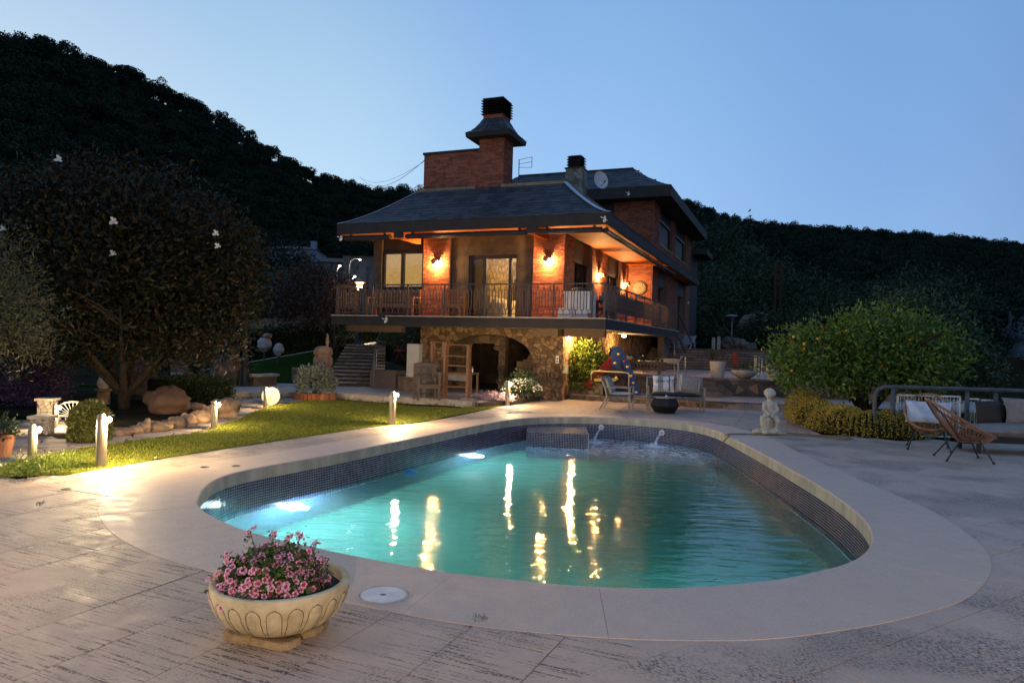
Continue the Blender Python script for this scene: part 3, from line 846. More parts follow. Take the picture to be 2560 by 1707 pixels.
# skimmer cover, small drain caps, chlorine float, hose
c = G(958, 1488)
t = empty('skimmer_cover', (c.x, c.y, .004), label='round white ribbed skimmer lid set in the coping by the flower bowl', cat='lid')
rW = .147; prof = [(0.178, 0.002), (.172, .006), (.158, .006), (.156, .001)]
b = MB(); b.lathe(prof, 48); b.build('rim', MT['conc'], t, smooth=True)
b = MB(); prof = [(.022, .001)]
r = .022
while r < rW: prof += [(r, .004), (r + .0045, .0055), (r + .009, .004)]; r += .0095
prof.append((rW + .004, .001)); b.lathe(prof, 48); b.build('ribbed_lid', mat('white_lid', (.50, .50, .50), (.6, .6, .58), .5, 8), t)
b = MB(); b.lathe([(.0, .004), (.018, .004), (.022, .0005)], 16); b.build('lid_knob', mat('ochre_dirt', (.20, .15, .05), None, .8), t)
for i, (px, py, nm) in enumerate(((590, 1165, 'nearer the pool of the pair by the lit lawn edge'), (512, 1168, 'by the brightest strip of paving'), (166, 1223, 'out on the left paving'), (1627, 1047, 'behind the right spout'), (1567, 1045, 'behind the left spout'))):
    c = G(px, py)
    if i in (3, 4): b = MB(); b.lathe([(0, .004), (.03, .004), (.035, 0)], 12, (0, 0, 0)); tag(b.build('deck_cap', MT['dark'], loc=(c.x, c.y, .006)), 'small dark drain cap in the coping %s' % nm, 'drain cap')
    else:
        b = MB(); b.lathe([(0, .003), (.05, .003), (.06, .0)], 14); tag(b.build('deck_cap', MT['dark'], loc=(c.x, c.y, .007)), 'small dark drain cap %s' % nm, 'drain cap')
c = G(1026, 1180, WZ)
b = MB(); b.lathe([(0, -.03), (.09, -.03), (.13, -.005), (.11, .02), (.05, .05), (0, .055)], 20)
tag(b.build('chlorine_float', mat('blue_plastic', (.02, .20, .45), None, .35), loc=(c.x, c.y, WZ), smooth=True), 'blue chlorine float drifting near the left pool wall', 'float')
pts = [G(2125, 1100), G(2050, 1094), G(1960, 1089), G(1900, 1088.5), G(1860, 1087), G(1830, 1087), G(1812, 1090)]
pts = [Vector((p.x, p.y, .022)) for p in pts]
e_ = Vector((4.38, 14.2, .03))
pts += [e_ + Vector((.0, 0, .01)), Vector((4.25, 14.12, -.06)), Vector((4.12, 14.0, -.28)), Vector((4.05, 13.9, -.54)), Vector((4.02, 13.85, -.7))]
sm = []
for i in range(len(pts) - 1):
    for s_ in range(6):
        t_ = s_ / 6; p0 = pts[max(i - 1, 0)]; p1 = pts[i]; p2 = pts[i + 1]; p3 = pts[min(i + 2, len(pts) - 1)]
        sm.append(.5 * (2 * p1 + (p2 - p0) * t_ + (2 * p0 - 5 * p1 + 4 * p2 - p3) * t_ ** 2 + (-p0 + 3 * p1 - 3 * p2 + p3) * t_ ** 3))
b = MB(); b.tube(sm, .014, 8)
tag(b.build('garden_hose', mat('brown_hose', (.16, .10, .04), (.22, .14, .06), .45), smooth=True), 'brown hose filling the pool over the right coping', 'hose')
pts = [G(x, y) + Vector((0, 0, .016)) for x, y in ((1968, 1084), (2000, 1086), (2050, 1090), (2120, 1093), (2128, 1098), (2090, 1099))]
b = MB(); b.tube(pts, .013, 6)
tag(b.build('garden_hose', bpy.data.materials['brown_hose'], smooth=True), 'loose doubled end of brown hose lying right of the statue', 'hose')
# ------------------------------------------------------------------ the house (local axes: x along the front, y to the back)
house = empty('brick_house', HO, -AX, 'red brick and stone house with slate roofs and a lit wraparound balcony above the pool', 'house')
def hp(name, m, fn, parent=None, smooth=False):
    b = MB(); fn(b); return b.build(name, m, parent or house, smooth=smooth)
FL, SO = 2.57, 5.34
BW, AW, A2, B1, BE = 1.36, -1.72, -.67, 10.67, 22.4
# solid walls
def f(b):
    b.bx(-8.83, -8.50, BW, BW + .3, FL, SO); b.bx(-8.83, -8.6, BW + .3, BE, 2.27, SO); b.bx(-7.1, -6.87, BW + .5, BE, 0, 2.27)
hp('grey_side_wall', MT['plaster'], f)
p1 = hp('brick_pillar', MT['mortar'], lambda b: b.bx(-6.83, -5.80, BW, BW + .35, FL, SO))
brick_face(1.03, SO - FL, wallM((-6.83, BW, FL), (1, 0, 0), (0, -1, 0)), p1, True)
p2 = hp('brick_pillar', MT['mortar'], lambda b: b.bx(-2.79, AW, BW, 2.45, FL, SO))
brick_face(1.07, SO - FL, wallM((-2.79, BW, FL), (1, 0, 0), (0, -1, 0)), p2, True)
brick_face(1.09, SO - FL, wallM((AW, BW, FL), (0, 1, 0), (1, 0, 0)), p2, False)
p3 = hp('brick_pillar', MT['mortar'], lambda b: b.bx(AW - .3, AW, 4.65, 6.90, FL, SO))
brick_face(2.25, SO - FL, wallM((AW, 4.65, FL), (0, 1, 0), (1, 0, 0)), p3, False)
p4 = hp('brick_pillar', MT['mortar'], lambda b: b.bx(AW - .3, AW, 9.15, B1, FL, SO))
brick_face(1.52, SO - FL, wallM((AW, 9.15, FL), (0, 1, 0), (1, 0, 0)), p4, False)
p5 = hp('brick_end_wall', MT['mortar'], lambda b: b.bx(AW - .3, A2 - .02, B1, B1 + .3, FL, SO))
brick_face(1.03, SO - FL, wallM((AW, B1, FL), (1, 0, 0), (0, -1, 0)), p5, False)
OP = [(12.1, 14.35), (17.9, 20.6)]
def f(b):
    y = B1 + .0
    for o0, o1 in OP + [(BE, BE)]:
        b.bx(A2 - .3, A2, y, o0, FL - .3, SO); y = o1
    for o0, o1 in OP: b.bx(A2 - .3, A2 - .12, o0, o1, 4.58, SO)
    b.bx(A2 - .3, A2 - .02, 14.1, BE, 0, FL - .3)
    b.bx(-8.6, A2 - .3, BE - .3, BE, 0, SO)
p6 = hp('rear_brick_wall', MT['mortar'], f)
brick_face(BE - B1, SO - FL, wallM((A2, B1, FL), (0, 1, 0), (1, 0, 0)), p6, False, [(o0 - B1, o1 - B1, -1, 9) for o0, o1 in OP])
brick_face(BE - 16.2, FL, wallM((A2 - .02, 16.2, 0), (0, 1, 0), (1, 0, 0)), p6, False)
for o0, o1 in OP:
    hp('shutter_box', MT['shutter'], lambda b: b.bx(A2 - .12, A2 - .07, o0, o1, 4.62, SO))
    hp('dark_doorway', MT['glass'], lambda b: b.bx(A2 - .34, A2 - .28, o0, o1, FL, 4.6))
# openings on the right gallery
for o0, o1, zs in ((2.45, 4.65, 4.60), (6.90, 9.15, 4.60)):
    sh_ = hp('roller_shutter', MT['shutter'], lambda b: b.bx(AW - .16, AW - .10, o0, o1, zs, SO))
    def f(b):
        k = zs + .05
        while k < SO - .03: b.bx(AW - .10, AW - .092, o0 + .01, o1 - .01, k, k + .035); k += .05
    hp('shutter_slats', MT['shutter'], f, sh_)
    hp('gallery_window', MT['glass'], lambda b: b.bx(AW - .27, AW - .24, o0, o1, FL, zs))
    def f(b):
        for q in (o0, (o0 + o1) / 2 - .03, o1 - .06): b.bx(AW - .24, AW - .20, q, q + .06, FL, zs)
        b.bx(AW - .24, AW - .20, o0, o1, FL, FL + .12)
    hp('window_frame', MT['dark'], f)
# left lit window with woven blinds
hp('lower_panel', MT['fascia'], lambda b: b.bx(-8.50, -6.83, BW + .10, BW + .3, FL, 3.60))
hp('lintel_panel', MT['fascia'], lambda b: b.bx(-8.50, -6.83, BW + .10, BW + .3, 4.87, SO))
wf = hp('window', MT['dark'], lambda b: [b.bx(-8.50, -8.40, BW + .06, BW + .22, 3.60, 4.87), b.bx(-7.74, -7.62, BW + .06, BW + .2, 3.60, 4.87), b.bx(-6.90, -6.83, BW + .06, BW + .22, 3.60, 4.87), b.bx(-8.5, -6.83, BW + .07, BW + .2, 4.81, 4.87), b.bx(-8.5, -6.83, BW + .07, BW + .2, 3.60, 3.66)])
bl = bpy.data.materials.new('woven_blind_glow'); bl.use_nodes = True
_n = bl.node_tree.nodes; _l = bl.node_tree.links; _p = _n['Principled BSDF']; _t = _n.new('ShaderNodeTexCoord')
def _mp(s):
    m_ = _n.new('ShaderNodeMapping'); m_.inputs['Scale'].default_value = s; _l.new(_t.outputs['Object'], m_.inputs[0]); z = _n.new('ShaderNodeTexNoise'); z.inputs['Scale'].default_value = 1; z.inputs['Detail'].default_value = 3; _l.new(m_.outputs[0], z.inputs[0]); return z.outputs[0]
_a = _n.new('ShaderNodeMath'); _a.operation = 'ADD'; _l.new(_mp((12, 1, 110)), _a.inputs[0]); _l.new(_mp((110, 1, 10)), _a.inputs[1])
_c = _n.new('ShaderNodeValToRGB'); _c.color_ramp.elements[0].position = .75 / 2; _c.color_ramp.elements[1].position = 1.25 / 2
_h = _n.new('ShaderNodeMath'); _h.operation = 'MULTIPLY'; _h.inputs[1].default_value = .5; _l.new(_a.outputs[0], _h.inputs[0]); _l.new(_h.outputs[0], _c.inputs[0])
_c.color_ramp.elements[0].color = (.42, .22, .045, 1); _c.color_ramp.elements[1].color = (.74, .44, .12, 1)
_p.inputs['Base Color'].default_value = (.25, .18, .08, 1); _l.new(_c.outputs[0], _p.inputs['Emission Color']); _p.inputs['Emission Strength'].default_value = .75  # room light behind the blinds is put in as their own glow
hp('blind', bl, lambda b: b.bx(-8.40, -7.74, BW + .16, BW + .17, 3.66, 4.81), wf)
hp('blind', bl, lambda b: b.bx(-7.62, -6.90, BW + .16, BW + .17, 3.66, 4.81), wf)
glass = bpy.data.materials.new('clear_glass'); glass.use_nodes = True
_n = glass.node_tree.nodes; _l = glass.node_tree.links
_g = _n.new('ShaderNodeBsdfGlossy'); _g.inputs['Roughness'].default_value = .02; _tr = _n.new('ShaderNodeBsdfTransparent'); _m = _n.new('ShaderNodeMixShader'); _lw = _n.new('ShaderNodeFresnel'); _lw.inputs[0].default_value = 1.5
_l.new(_lw.outputs[0], _m.inputs[0]); _l.new(_tr.outputs[0], _m.inputs[1]); _l.new(_g.outputs[0], _m.inputs[2]); _l.new(_m.outputs[0], _n['Material Output'].inputs[0])
hp('pane', glass, lambda b: b.bx(-8.40, -6.90, BW + .10, BW + .104, 3.66, 4.81), wf)
# stucco bay with the sliding door
def f(b):
    b.bx(-5.74, -5.12, BW + .05, BW + .3, FL, SO); b.bx(-3.36, -2.83, BW + .05, BW + .3, FL, SO); b.bx(-5.12, -3.36, BW + .05, BW + .3, 4.70, SO)
hp('stucco_bay', MT['plaster'], f)
def f(b):
    b.bx(-5.80, -5.74, BW + .15, BW + .3, FL, SO); b.bx(-2.83, -2.79, BW + .15, BW + .3, FL, SO)
hp('dark_gap_strip', MT['dark'], f)  # dark-coloured strips along both edges of the stucco bay
dr = hp('sliding_door', MT['dark'], lambda b: [b.bx(-5.12, -5.02, BW + .08, BW + .26, FL, 4.70), b.bx(-4.60, -4.47, BW + .08, BW + .22, FL, 4.60), b.bx(-3.66, -3.57, BW + .08, BW + .22, FL, 4.60), b.bx(-3.40, -3.36, BW + .08, BW + .26, FL, 4.70), b.bx(-5.12, -3.36, BW + .08, BW + .24, 4.58, 4.70)])
hp('pane', glass, lambda b: b.bx(-5.02, -3.40, BW + .15, BW + .155, FL, 4.58), dr)
# the lit room behind it
MT['cream_wall'] = mat('cream_interior', (.55, .48, .36), (.62, .55, .42), .9, 2)
MT['instone'] = mat('interior_stone', (.12, .09, .055), (.36, .27, .16), .95, 5, bump=1, bscale=9)
room = hp('living_room', MT['cream_wall'], lambda b: [b.bx(-5.9, -1.95, BW + .3, 8.2, 5.15, 5.2), b.bx(-5.9, -1.95, 8.2, 8.3, FL, 5.2), b.bx(-2.1, -2.03, BW + .3, 8.2, FL, 5.2), b.bx(-5.9, -1.95, BW + .3, 8.2, FL - .02, FL + .02)])
iw = hp('interior_stone_wall', MT['instone'], lambda b: b.bx(-5.12, -5.06, BW + .3, 8.2, FL, 4.95))
for P in voronoi(0, 6.5, 0, 2.38, .42, .25, rnd, .006):
    place_poly('interior_stone', P, .02, MT['instone'], iw, wallM((-5.06, BW + .35, FL), (0, 1, 0), (1, 0, 0)), .02)
hp('wall_cornice', MT['cream_wall'], lambda b: b.bx(-5.3, -5.04, BW + .3, 8.2, 4.95, 5.15), room)
_ar = MB(); pts_ = [(0, 0), (1.0, 0), (1.0, 1.2)] + [(.5 + .5 * math.cos(t), 1.2 + .6 * math.sin(t)) for t in [i * math.pi / 10 for i in range(1, 10)]] + [(0, 1.2)]
_M = wallM((-5.03, 5.3, FL), (0, 1, 0), (1, 0, 0))
place_poly('arched_doorway', pts_, .03, mat('dark_wood_door', (.05, .025, .012), (.09, .045, .02), .6, 4), iw, _M, .01)
sofa = hp('sofa', mat('cream_upholstery', (.62, .55, .42), (.72, .65, .52), .95, 6, bump=.3), lambda b: [b.bx(-4.98, -4.15, 2.4, 5.0, FL, 2.98), b.bx(-4.98, -4.72, 2.4, 5.0, 2.98, 3.38), b.bx(-4.98, -4.15, 2.2, 2.42, FL, 3.15), b.bx(-4.98, -4.15, 4.98, 5.2, FL, 3.15), b.bx(-4.15, -3.3, 4.2, 5.0, FL, 2.98)])
def f(b):
    for k in range(4): b.blob((-4.62, 2.75 + .6 * k, 3.18), (.12, .27, .2), k, .08, 12, 8)
hp('sofa_cushions', mat('pale_cushion', (.66, .58, .44), (.74, .68, .55), .95), f, sofa, True)
def f(b):
    vs = []; n = 60
    for i in range(n):
        x = -5.04 + .50 * i / (n - 1); y = BW + .42 + .035 * math.sin(i * 1.15)
        vs += [(x, y, FL + .03), (x, y, 4.62)]
    b.add(vs, [(2 * i, 2 * i + 2, 2 * i + 3, 2 * i + 1) for i in range(n - 1)])
hp('curtain', mat('gold_curtain', (.42, .33, .18), (.50, .40, .24), .9, 3, transl=.3), f, room)
lamp('room_light', (-3.2, 4.2, 4.85), 210, (1.0, .66, .30), .15, room)
# balcony slab
def f(b):
    b.bx(-9.52, 0, 0, BW + .3, 2.27, 2.55); b.bx(AW - .3, 0, BW + .3, 13.95, 2.27, 2.55); b.bx(-9.52, -6.8, BW + .3, 4.5, 2.27, 2.55), b.bx(-8.83, -6.8, 4.5, BE, 2.27, 2.55)
slab = hp('balcony_slab', MT['conc'], f)
hp('balcony_fascia', MT['fascia'], lambda b: [b.bx(-9.55, .03, -.03, 0.0, 2.25, 2.55), b.bx(.0, .03, 0.0, 13.98, 2.25, 2.55), b.bx(-9.55, -9.52, 0, 4.5, 2.25, 2.55), b.bx(-9.52, 0, 13.95, 13.98, 2.25, 2.55) if False else None], slab)
def f(b):
    x = -9.56
    while x < .04:
        w_ = min(.6, .045 - x); b.bx(x + .004, x + w_ - .004, -.06, .26, 2.553, 2.585); x += .6
    y = .26
    while y < 13.9:
        b.bx(-.26, .045, y + .004, min(y + .6, 13.98) - .004, 2.553, 2.585); y += .6
hp('edge_tiles', MT['conc'], f, slab)['kind'] = 'stuff'
hp('balcony_floor', MT['terr'], lambda b: [b.bx(-9.5, -.27, .27, BW + .1, 2.553, 2.575), b.bx(AW, -.27, BW + .1, 13.9, 2.553, 2.575)], slab)
for q_ in ((-9.3, -7.1, .5, .75), (-2.6, -1.72, .9, BW - .04), (AW + .05, -.35, 1.36, 1.6)):
    hp('slab_beam', MT['wood'], lambda b: b.bx(*q_, 2.04, 2.268), slab)
# ground floor stonework with the arch
stw = empty('stone_wall', (0, 0, 0), parent=house)
def arch(a):  # height of the opening at a
    q = (a + 4.28) / 1.56
    return -1 if abs(q) >= 1 else 1.22 + .83 * math.sqrt(max(0, 1 - abs(q) ** 2.2))
b = MB(); M_ = wallM((-6.85, BW, 0), (1, 0, 0), (0, -1, 0))
xs = [-6.85, -5.86] + [-5.84 + 3.12 * i / 40 for i in range(41)] + [-2.70, AW]
for i in range(len(xs) - 1):
    x0, x1 = xs[i], xs[i + 1]; a0 = arch(x0); a1 = arch(x1)
    if a0 < 0 and a1 < 0: b.bx(x0, x1, BW, BW + .5, 0, 2.27)
    else:
        a0 = max(a0, 1.22); a1 = max(a1, 1.22)
        b.add([(x0, BW, a0), (x1, BW, a1), (x1, BW, 2.27), (x0, BW, 2.27), (x0, BW + .5, a0), (x1, BW + .5, a1), (x1, BW + .5, 2.27), (x0, BW + .5, 2.27)], [(0, 1, 2, 3), (0, 4, 5, 1)])
b.build('mortar_bed', MT['smortar'], stw)
cnt = 0
for P in voronoi(0, 5.13, .0, 2.27, .19, .14, rnd, .011):
    Q = []; bad = 0
    for x, y in P:
        a = x - 6.85; h = arch(a)
        if h > 0 and y < h + .01:
            bad += 1
            # slide the corner to the rim of the opening
            if y < 1.25: a = -5.85 if a < -4.28 else -2.71; x = a + 6.85
            else: y = h + .015
        Q.append((x, y))
    cx = sum(p[0] for p in P) / len(P) - 6.85; cy = sum(p[1] for p in P) / len(P)
    if arch(cx) > cy or bad > len(P) * .7: continue
    place_poly('stone', Q, rnd.uniform(.012, .035), MT['stone'], stw, M_, .016); cnt += 1
# right flank
b = MB(); b.bx(AW - .3, AW, BW, 16.2, 0, 2.27); b.build('mortar_bed', MT['smortar'], stw)
sj = MB()
for P in voronoi(0, 14.8, 0, 2.27, .26, .19, rnd, .01):
    if cnt < 300 and P[0][0] < 3.0: place_poly('stone', P, rnd.uniform(.012, .035), MT['stone'], stw, wallM((AW, BW, 0), (0, 1, 0), (1, 0, 0)), .016); cnt += 1
    else: place_poly('stone', P, rnd.uniform(.012, .035), None, None, wallM((AW, BW, 0), (0, 1, 0), (1, 0, 0)), .016, stuff=sj)
MT['stone_i'] = mat('rubble_stone_joined', (.13, .078, .036), (.32, .20, .10), .9, 9, rand='island', bump=.7, bscale=25)
sj.build('far_stones', MT['stone_i'], stw, fixn=False)['kind'] = 'stuff'
# cellar behind the arch
cel = hp('cellar', mat('dark_cellar_wall', (.05, .035, .025), (.10, .07, .05), .95, 3, bump=.5), lambda b: [b.bx(-6.8, -2.0, 6.2, 6.3, 0, 2.27), b.bx(-6.85, -6.75, BW + .5, 6.2, 0, 2.27), b.bx(-2.1, -2.03, BW + .5, 6.2, 0, 2.27), b.bx(-6.8, -2.0, BW + .4, 6.2, .08, .14)])  # cellar walls take a dark brown base colour
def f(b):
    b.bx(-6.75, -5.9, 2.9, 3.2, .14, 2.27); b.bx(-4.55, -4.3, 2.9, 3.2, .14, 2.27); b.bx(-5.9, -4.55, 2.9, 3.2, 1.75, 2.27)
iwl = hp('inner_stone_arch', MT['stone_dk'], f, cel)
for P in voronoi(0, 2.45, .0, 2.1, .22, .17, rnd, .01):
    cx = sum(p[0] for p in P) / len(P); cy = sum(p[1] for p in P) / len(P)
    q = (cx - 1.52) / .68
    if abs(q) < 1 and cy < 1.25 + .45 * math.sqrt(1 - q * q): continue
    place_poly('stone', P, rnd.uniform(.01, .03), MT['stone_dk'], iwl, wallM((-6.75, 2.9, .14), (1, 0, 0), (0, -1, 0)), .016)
hp('brick_oven', MT['stone_dk'], lambda b: [b.bx(-3.9, -2.2, 3.0, 4.2, .14, 1.15), b.bx(-3.7, -2.4, 3.1, 4.2, 1.15, 1.22), b.add([(-3.6, 3.2, 1.22), (-2.3, 3.2, 1.22), (-2.3, 4.2, 1.22), (-3.6, 4.2, 1.22), (-3.2, 3.5, 2.2), (-2.7, 3.5, 2.2), (-2.7, 4.0, 2.2), (-3.2, 4.0, 2.2)], [(0, 1, 5, 4), (1, 2, 6, 5), (2, 3, 7, 6), (3, 0, 4, 7)])], cel)

# ---- main roof (flared hip), slates
T0, ZT = 2.0, 7.09
def rz(t): s = t / T0; return 5.66 + (ZT - 5.66) * (s ** 1.28)
EA0, EA1, EB0, EB1 = -9.42, .03, -.03, 21.0
def f(b):
    n = 8
    for i in range(n):
        t0, t1 = T0 * i / n, T0 * (i + 1) / n; z0, z1 = rz(t0) - .02, rz(t1) - .02
        r0 = [(EA0 + t0, EB0 + t0), (EA1 - t0, EB0 + t0), (EA1 - t0, EB1 - t0), (EA0 + t0, EB1 - t0)]; r1 = [(EA0 + t1, EB0 + t1), (EA1 - t1, EB0 + t1), (EA1 - t1, EB1 - t1), (EA0 + t1, EB1 - t1)]
        for k in range(4):
            k2 = (k + 1) % 4; b.add([(*r0[k], z0), (*r0[k2], z0), (*r1[k2], z1), (*r1[k], z1)], [(0, 1, 2, 3)])
    b.add([(EA0 + T0, EB0 + T0, ZT - .02), (EA1 - T0, EB0 + T0, ZT - .02), (EA1 - T0, EB1 - T0, ZT - .02), (EA0 + T0, EB1 - T0, ZT - .02)], [(0, 1, 2, 3)])
roof = hp('main_roof', MT['slate_i'], f)
def slate(b, A, B, C_, Dd, th=.012):
    A, B, C_, Dd = map(Vector, (A, B, C_, Dd)); n = (B - A).cross(Dd - A).normalized()
    lo = n * th * 2.2; hi = n * th
    b.add([A, B, C_, Dd, A + lo, B + lo, C_ + hi, Dd + hi], [(0, 1, 5, 4), (1, 2, 6, 5), (2, 3, 7, 6), (3, 0, 4, 7), (4, 5, 6, 7)])
rows_ = 12; ns = 0; join = MB()
def slope_rows(side, single):
    global ns
    for i in range(rows_):
        t0, t1 = T0 * i / rows_, T0 * (i + 1.15) / rows_; t1 = min(t1, T0)
        z0, z1 = rz(t0), rz(t1)
        if side == 'front': lo, hi = EA0 + t0, EA1 - t0
        else: lo, hi = EB0 + t0, EB1 - t0
        x = lo - (.15 if i % 2 else 0)
        while x < hi:
            w = .30 * rnd.uniform(.8, 1.2); a = max(x, lo); c = min(x + w, hi); x += w
            if c - a < .05: continue
            a0, c0 = a + .003, c - .003
            dt = t1 - t0
            a1 = max(a0, lo + dt); c1 = min(c0, hi - dt)
            if c1 <= a1: a1 = c1 = (a1 + c1) / 2
            jit = rnd.uniform(-.012, .012)
            b = MB() if (single and ns < 300) else join
            if side == 'front': pts = [(a0, EB0 + t0 + jit, z0), (c0, EB0 + t0 + jit, z0), (c1, EB0 + t1, z1), (a1, EB0 + t1, z1)]
            elif side == 'right': pts = [(EA1 - t0, a0, z0), (EA1 - t0, c0, z0), (EA1 - t1, c1, z1), (EA1 - t1, a1, z1)]
            else: pts = [(EA0 + t0, c0, z0), (EA0 + t0, a0, z0), (EA0 + t1, a1, z1), (EA0 + t1, c1, z1)]
            slate(b, *pts)
            if single and ns < 300: b.build('slate', MT['slate'], roof, fixn=False); ns += 1
slope_rows('front', True); slope_rows('right', False); slope_rows('left', False)
join.build('other_slates', MT['slate_i'], roof, fixn=False)['kind'] = 'stuff'
MT['lead'] = mat('zinc_flashing', (.28, .33, .40), (.36, .42, .50), .35, 4, metal=.5)
def f(b):
    for k, (sa, a_) in enumerate(((-1, EA1), (1, EA0))):
        pts = [(a_ + sa * t, EB0 + t, rz(t) + .035) for t in [T0 * i / 8 for i in range(9)]]
        for i in range(8): b.bar(pts[i], pts[i + 1], .16 if k == 0 else .05, .02)
hp('hip_flashing', MT['lead'], f, roof)
hp('ridge_cap', mat('ochre_ridge', (.16, .12, .07), (.24, .19, .12), .8, 5), lambda b: [b.bx(EA0 + T0, -5.19, EB0 + T0 - .06, EB0 + T0 + .06, ZT - .03, ZT + .07), b.bx(-4.22, EA1 - T0, EB0 + T0 - .06, EB0 + T0 + .06, ZT - .03, ZT + .07), b.bx(EA1 - T0 - .06, EA1 - T0 + .06, EB0 + T0 + .06, 9.5, ZT - .03, ZT + .07)], roof)
hp('fascia_board', MT['fascia'], lambda b: [b.bx(EA0, EA1, EB0, EB0 + .04, SO - .02, 5.65), b.bx(EA1 - .04, EA1, EB0 + .04, EB1, SO - .02, 5.65), b.bx(EA0, EA0 + .04, EB0 + .04, EB1, SO - .02, 5.65)], roof)
hp('ceiling_slab', MT['fascia'], lambda b: b.bx(EA0 + .05, EA1 - .05, EB0 + .05, EB1 - .05, SO + .03, SO + .1), roof)
sof = empty('soffit', (0, 0, 0), parent=house)
k = 0
y = EB0 + .05
while y < BW + .1:
    hp('soffit_board', MT['soffit'], lambda b: b.bx(EA0 + .05, AW + .0, y, y + .108, SO, SO + .025), sof).data.materials[0] = MT['soffit_x'] if 'soffit_x' in MT else MT['soffit']; y += .112
x = AW + .004
while x < EA1 - .1:
    hp('soffit_board', MT['soffit'], lambda b: b.bx(x, x + .108, EB0 + .05, B1 + (0 if x < A2 else 10.3), SO, SO + .025), sof); x += .112
for a_ in (-7.02, -2.36):
    hp('eave_beam', MT['soffit'], lambda b: [b.bx(a_ - .08, a_ + .08, EB0 + .06, BW, SO - .22, SO)], sof)
    hp('beam_cover', MT['fascia'], lambda b: b.bx(a_ - .17, a_ + .17, EB0 + .001, EB0 + .055, SO - .20, SO - .022), sof)
# parapet and chimneys
par = hp('brick_parapet', MT['mortar'], lambda b: b.bx(-7.36, -5.17, 2.20, 2.45, 6.9, 8.44))
brick_face(2.19, 1.50, wallM((-7.36, 2.20, 6.94), (1, 0, 0), (0, -1, 0)), par, False)
brick_face(.25, 1.50, wallM((-7.36, 2.45, 6.94), (0, -1, 0), (-1, 0, 0)), par, False)
hp('coping_strip', MT['fascia'], lambda b: b.bx(-7.40, -5.18, 2.15, 2.50, 8.44, 8.52), par)
ch = hp('chimney', MT['mortar'], lambda b: b.bx(-5.17, -4.24, 2.12, 2.95, 6.6, 8.85))
brick_face(.93, 2.0, wallM((-5.17, 2.12, 6.84), (1, 0, 0), (0, -1, 0)), ch, False)
brick_face(.83, 2.0, wallM((-4.24, 2.12, 6.84), (0, 1, 0), (1, 0, 0)), ch, False)
def ring(c0, c1, h0, h1, z0, z1, w0=1.0, w1=1.0):
    return [(c0 - h0, c1 - h0 * w0, z0), (c0 + h0, c1 - h0 * w0, z0), (c0 + h0, c1 + h0 * w0, z0), (c0 - h0, c1 + h0 * w0, z0), (c0 - h1, c1 - h1 * w1, z1), (c0 + h1, c1 - h1 * w1, z1), (c0 + h1, c1 + h1 * w1, z1), (c0 - h1, c1 + h1 * w1, z1)]
FRS = [(0, 1, 5, 4), (1, 2, 6, 5), (2, 3, 7, 6), (3, 0, 4, 7)]
cx, cy = -4.705, 2.53
def f(b):
    b.add(ring(cx, cy, .80, .82, 8.80, 8.94), FRS + [(3, 2, 1, 0), (4, 5, 6, 7)])
hp('cap_fascia', MT['fascia'], f, ch)
def f(b):
    hs = [(.82, 8.94), (.66, 9.05), (.54, 9.20), (.43, 9.38), (.36, 9.52)]
    for i in range(4): b.add(ring(cx, cy, hs[i][0], hs[i + 1][0], hs[i][1], hs[i + 1][1]), FRS)
cap_ = hp('slate_cap', MT['slate_i'], f, ch)
hs = [(.83, 8.945), (.67, 9.055), (.55, 9.205), (.44, 9.385), (.37, 9.525)]
cs = MB()
for i in range(4):
    (h0, z0), (h1, z1) = hs[i], hs[i + 1]
    for q in range(5):
        f0, f1 = q / 5 + .008, (q + 1) / 5 - .008
        for sd in range(2):
            if sd == 0: pts = [(cx - h0 + 2 * h0 * f0, cy - h0, z0), (cx - h0 + 2 * h0 * f1, cy - h0, z0), (cx - h1 + 2 * h1 * f1, cy - h1, z1), (cx - h1 + 2 * h1 * f0, cy - h1, z1)]
            else: pts = [(cx + h0, cy - h0 + 2 * h0 * f0, z0), (cx + h0, cy - h0 + 2 * h0 * f1, z0), (cx + h1, cy - h1 + 2 * h1 * f1, z1), (cx + h1, cy - h1 + 2 * h1 * f0, z1)]
            slate(cs, *pts, th=.008)
o = cs.build('cap_slates', MT['slate_i'], cap_, fixn=False); o['kind'] = 'stuff'
hp('chimney_neck', MT['brick_i'], lambda b: b.bx(cx - .36, cx + .36, cy - .36, cy + .36, 9.50, 9.66), ch)
lv = hp('louvre_core', MT['dark'], lambda b: b.bx(cx - .26, cx + .26, cy - .26, cy + .26, 9.66, 10.15), ch)
for k in range(6):
    z = 9.68 + k * .092
    hp('louvre_blade', MT['blackpl'], lambda b: b.add(ring(cx, cy, .44, .33, z, z + .055), FRS + [(3, 2, 1, 0), (4, 5, 6, 7)]), lv)
hp('louvre_top', MT['blackpl'], lambda b: b.add(ring(cx, cy, .40, .38, 10.20, 10.235), FRS + [(3, 2, 1, 0), (4, 5, 6, 7)]), lv)
c2x, c2y = -2.16, 3.85
ch2 = hp('chimney', MT['smortar'], lambda b: b.bx(c2x - .30, c2x + .30, c2y - .30, c2y + .30, 6.8, 7.95))
MT['grey_stone'] = mat('grey_chimney_stone', (.10, .11, .10), (.24, .25, .22), .9, 5, rand='obj', bump=.7)
for P in voronoi(0, .6, 0, 1.15, .24, .2, rnd, .008): place_poly('stone', P, .015, MT['grey_stone'], ch2, wallM((c2x - .3, c2y - .3, 6.8), (1, 0, 0), (0, -1, 0)))
for P in voronoi(0, .6, 0, 1.15, .24, .2, rnd, .008): place_poly('stone', P, .015, MT['grey_stone'], ch2, wallM((c2x + .3, c2y - .3, 6.8), (0, 1, 0), (1, 0, 0)))
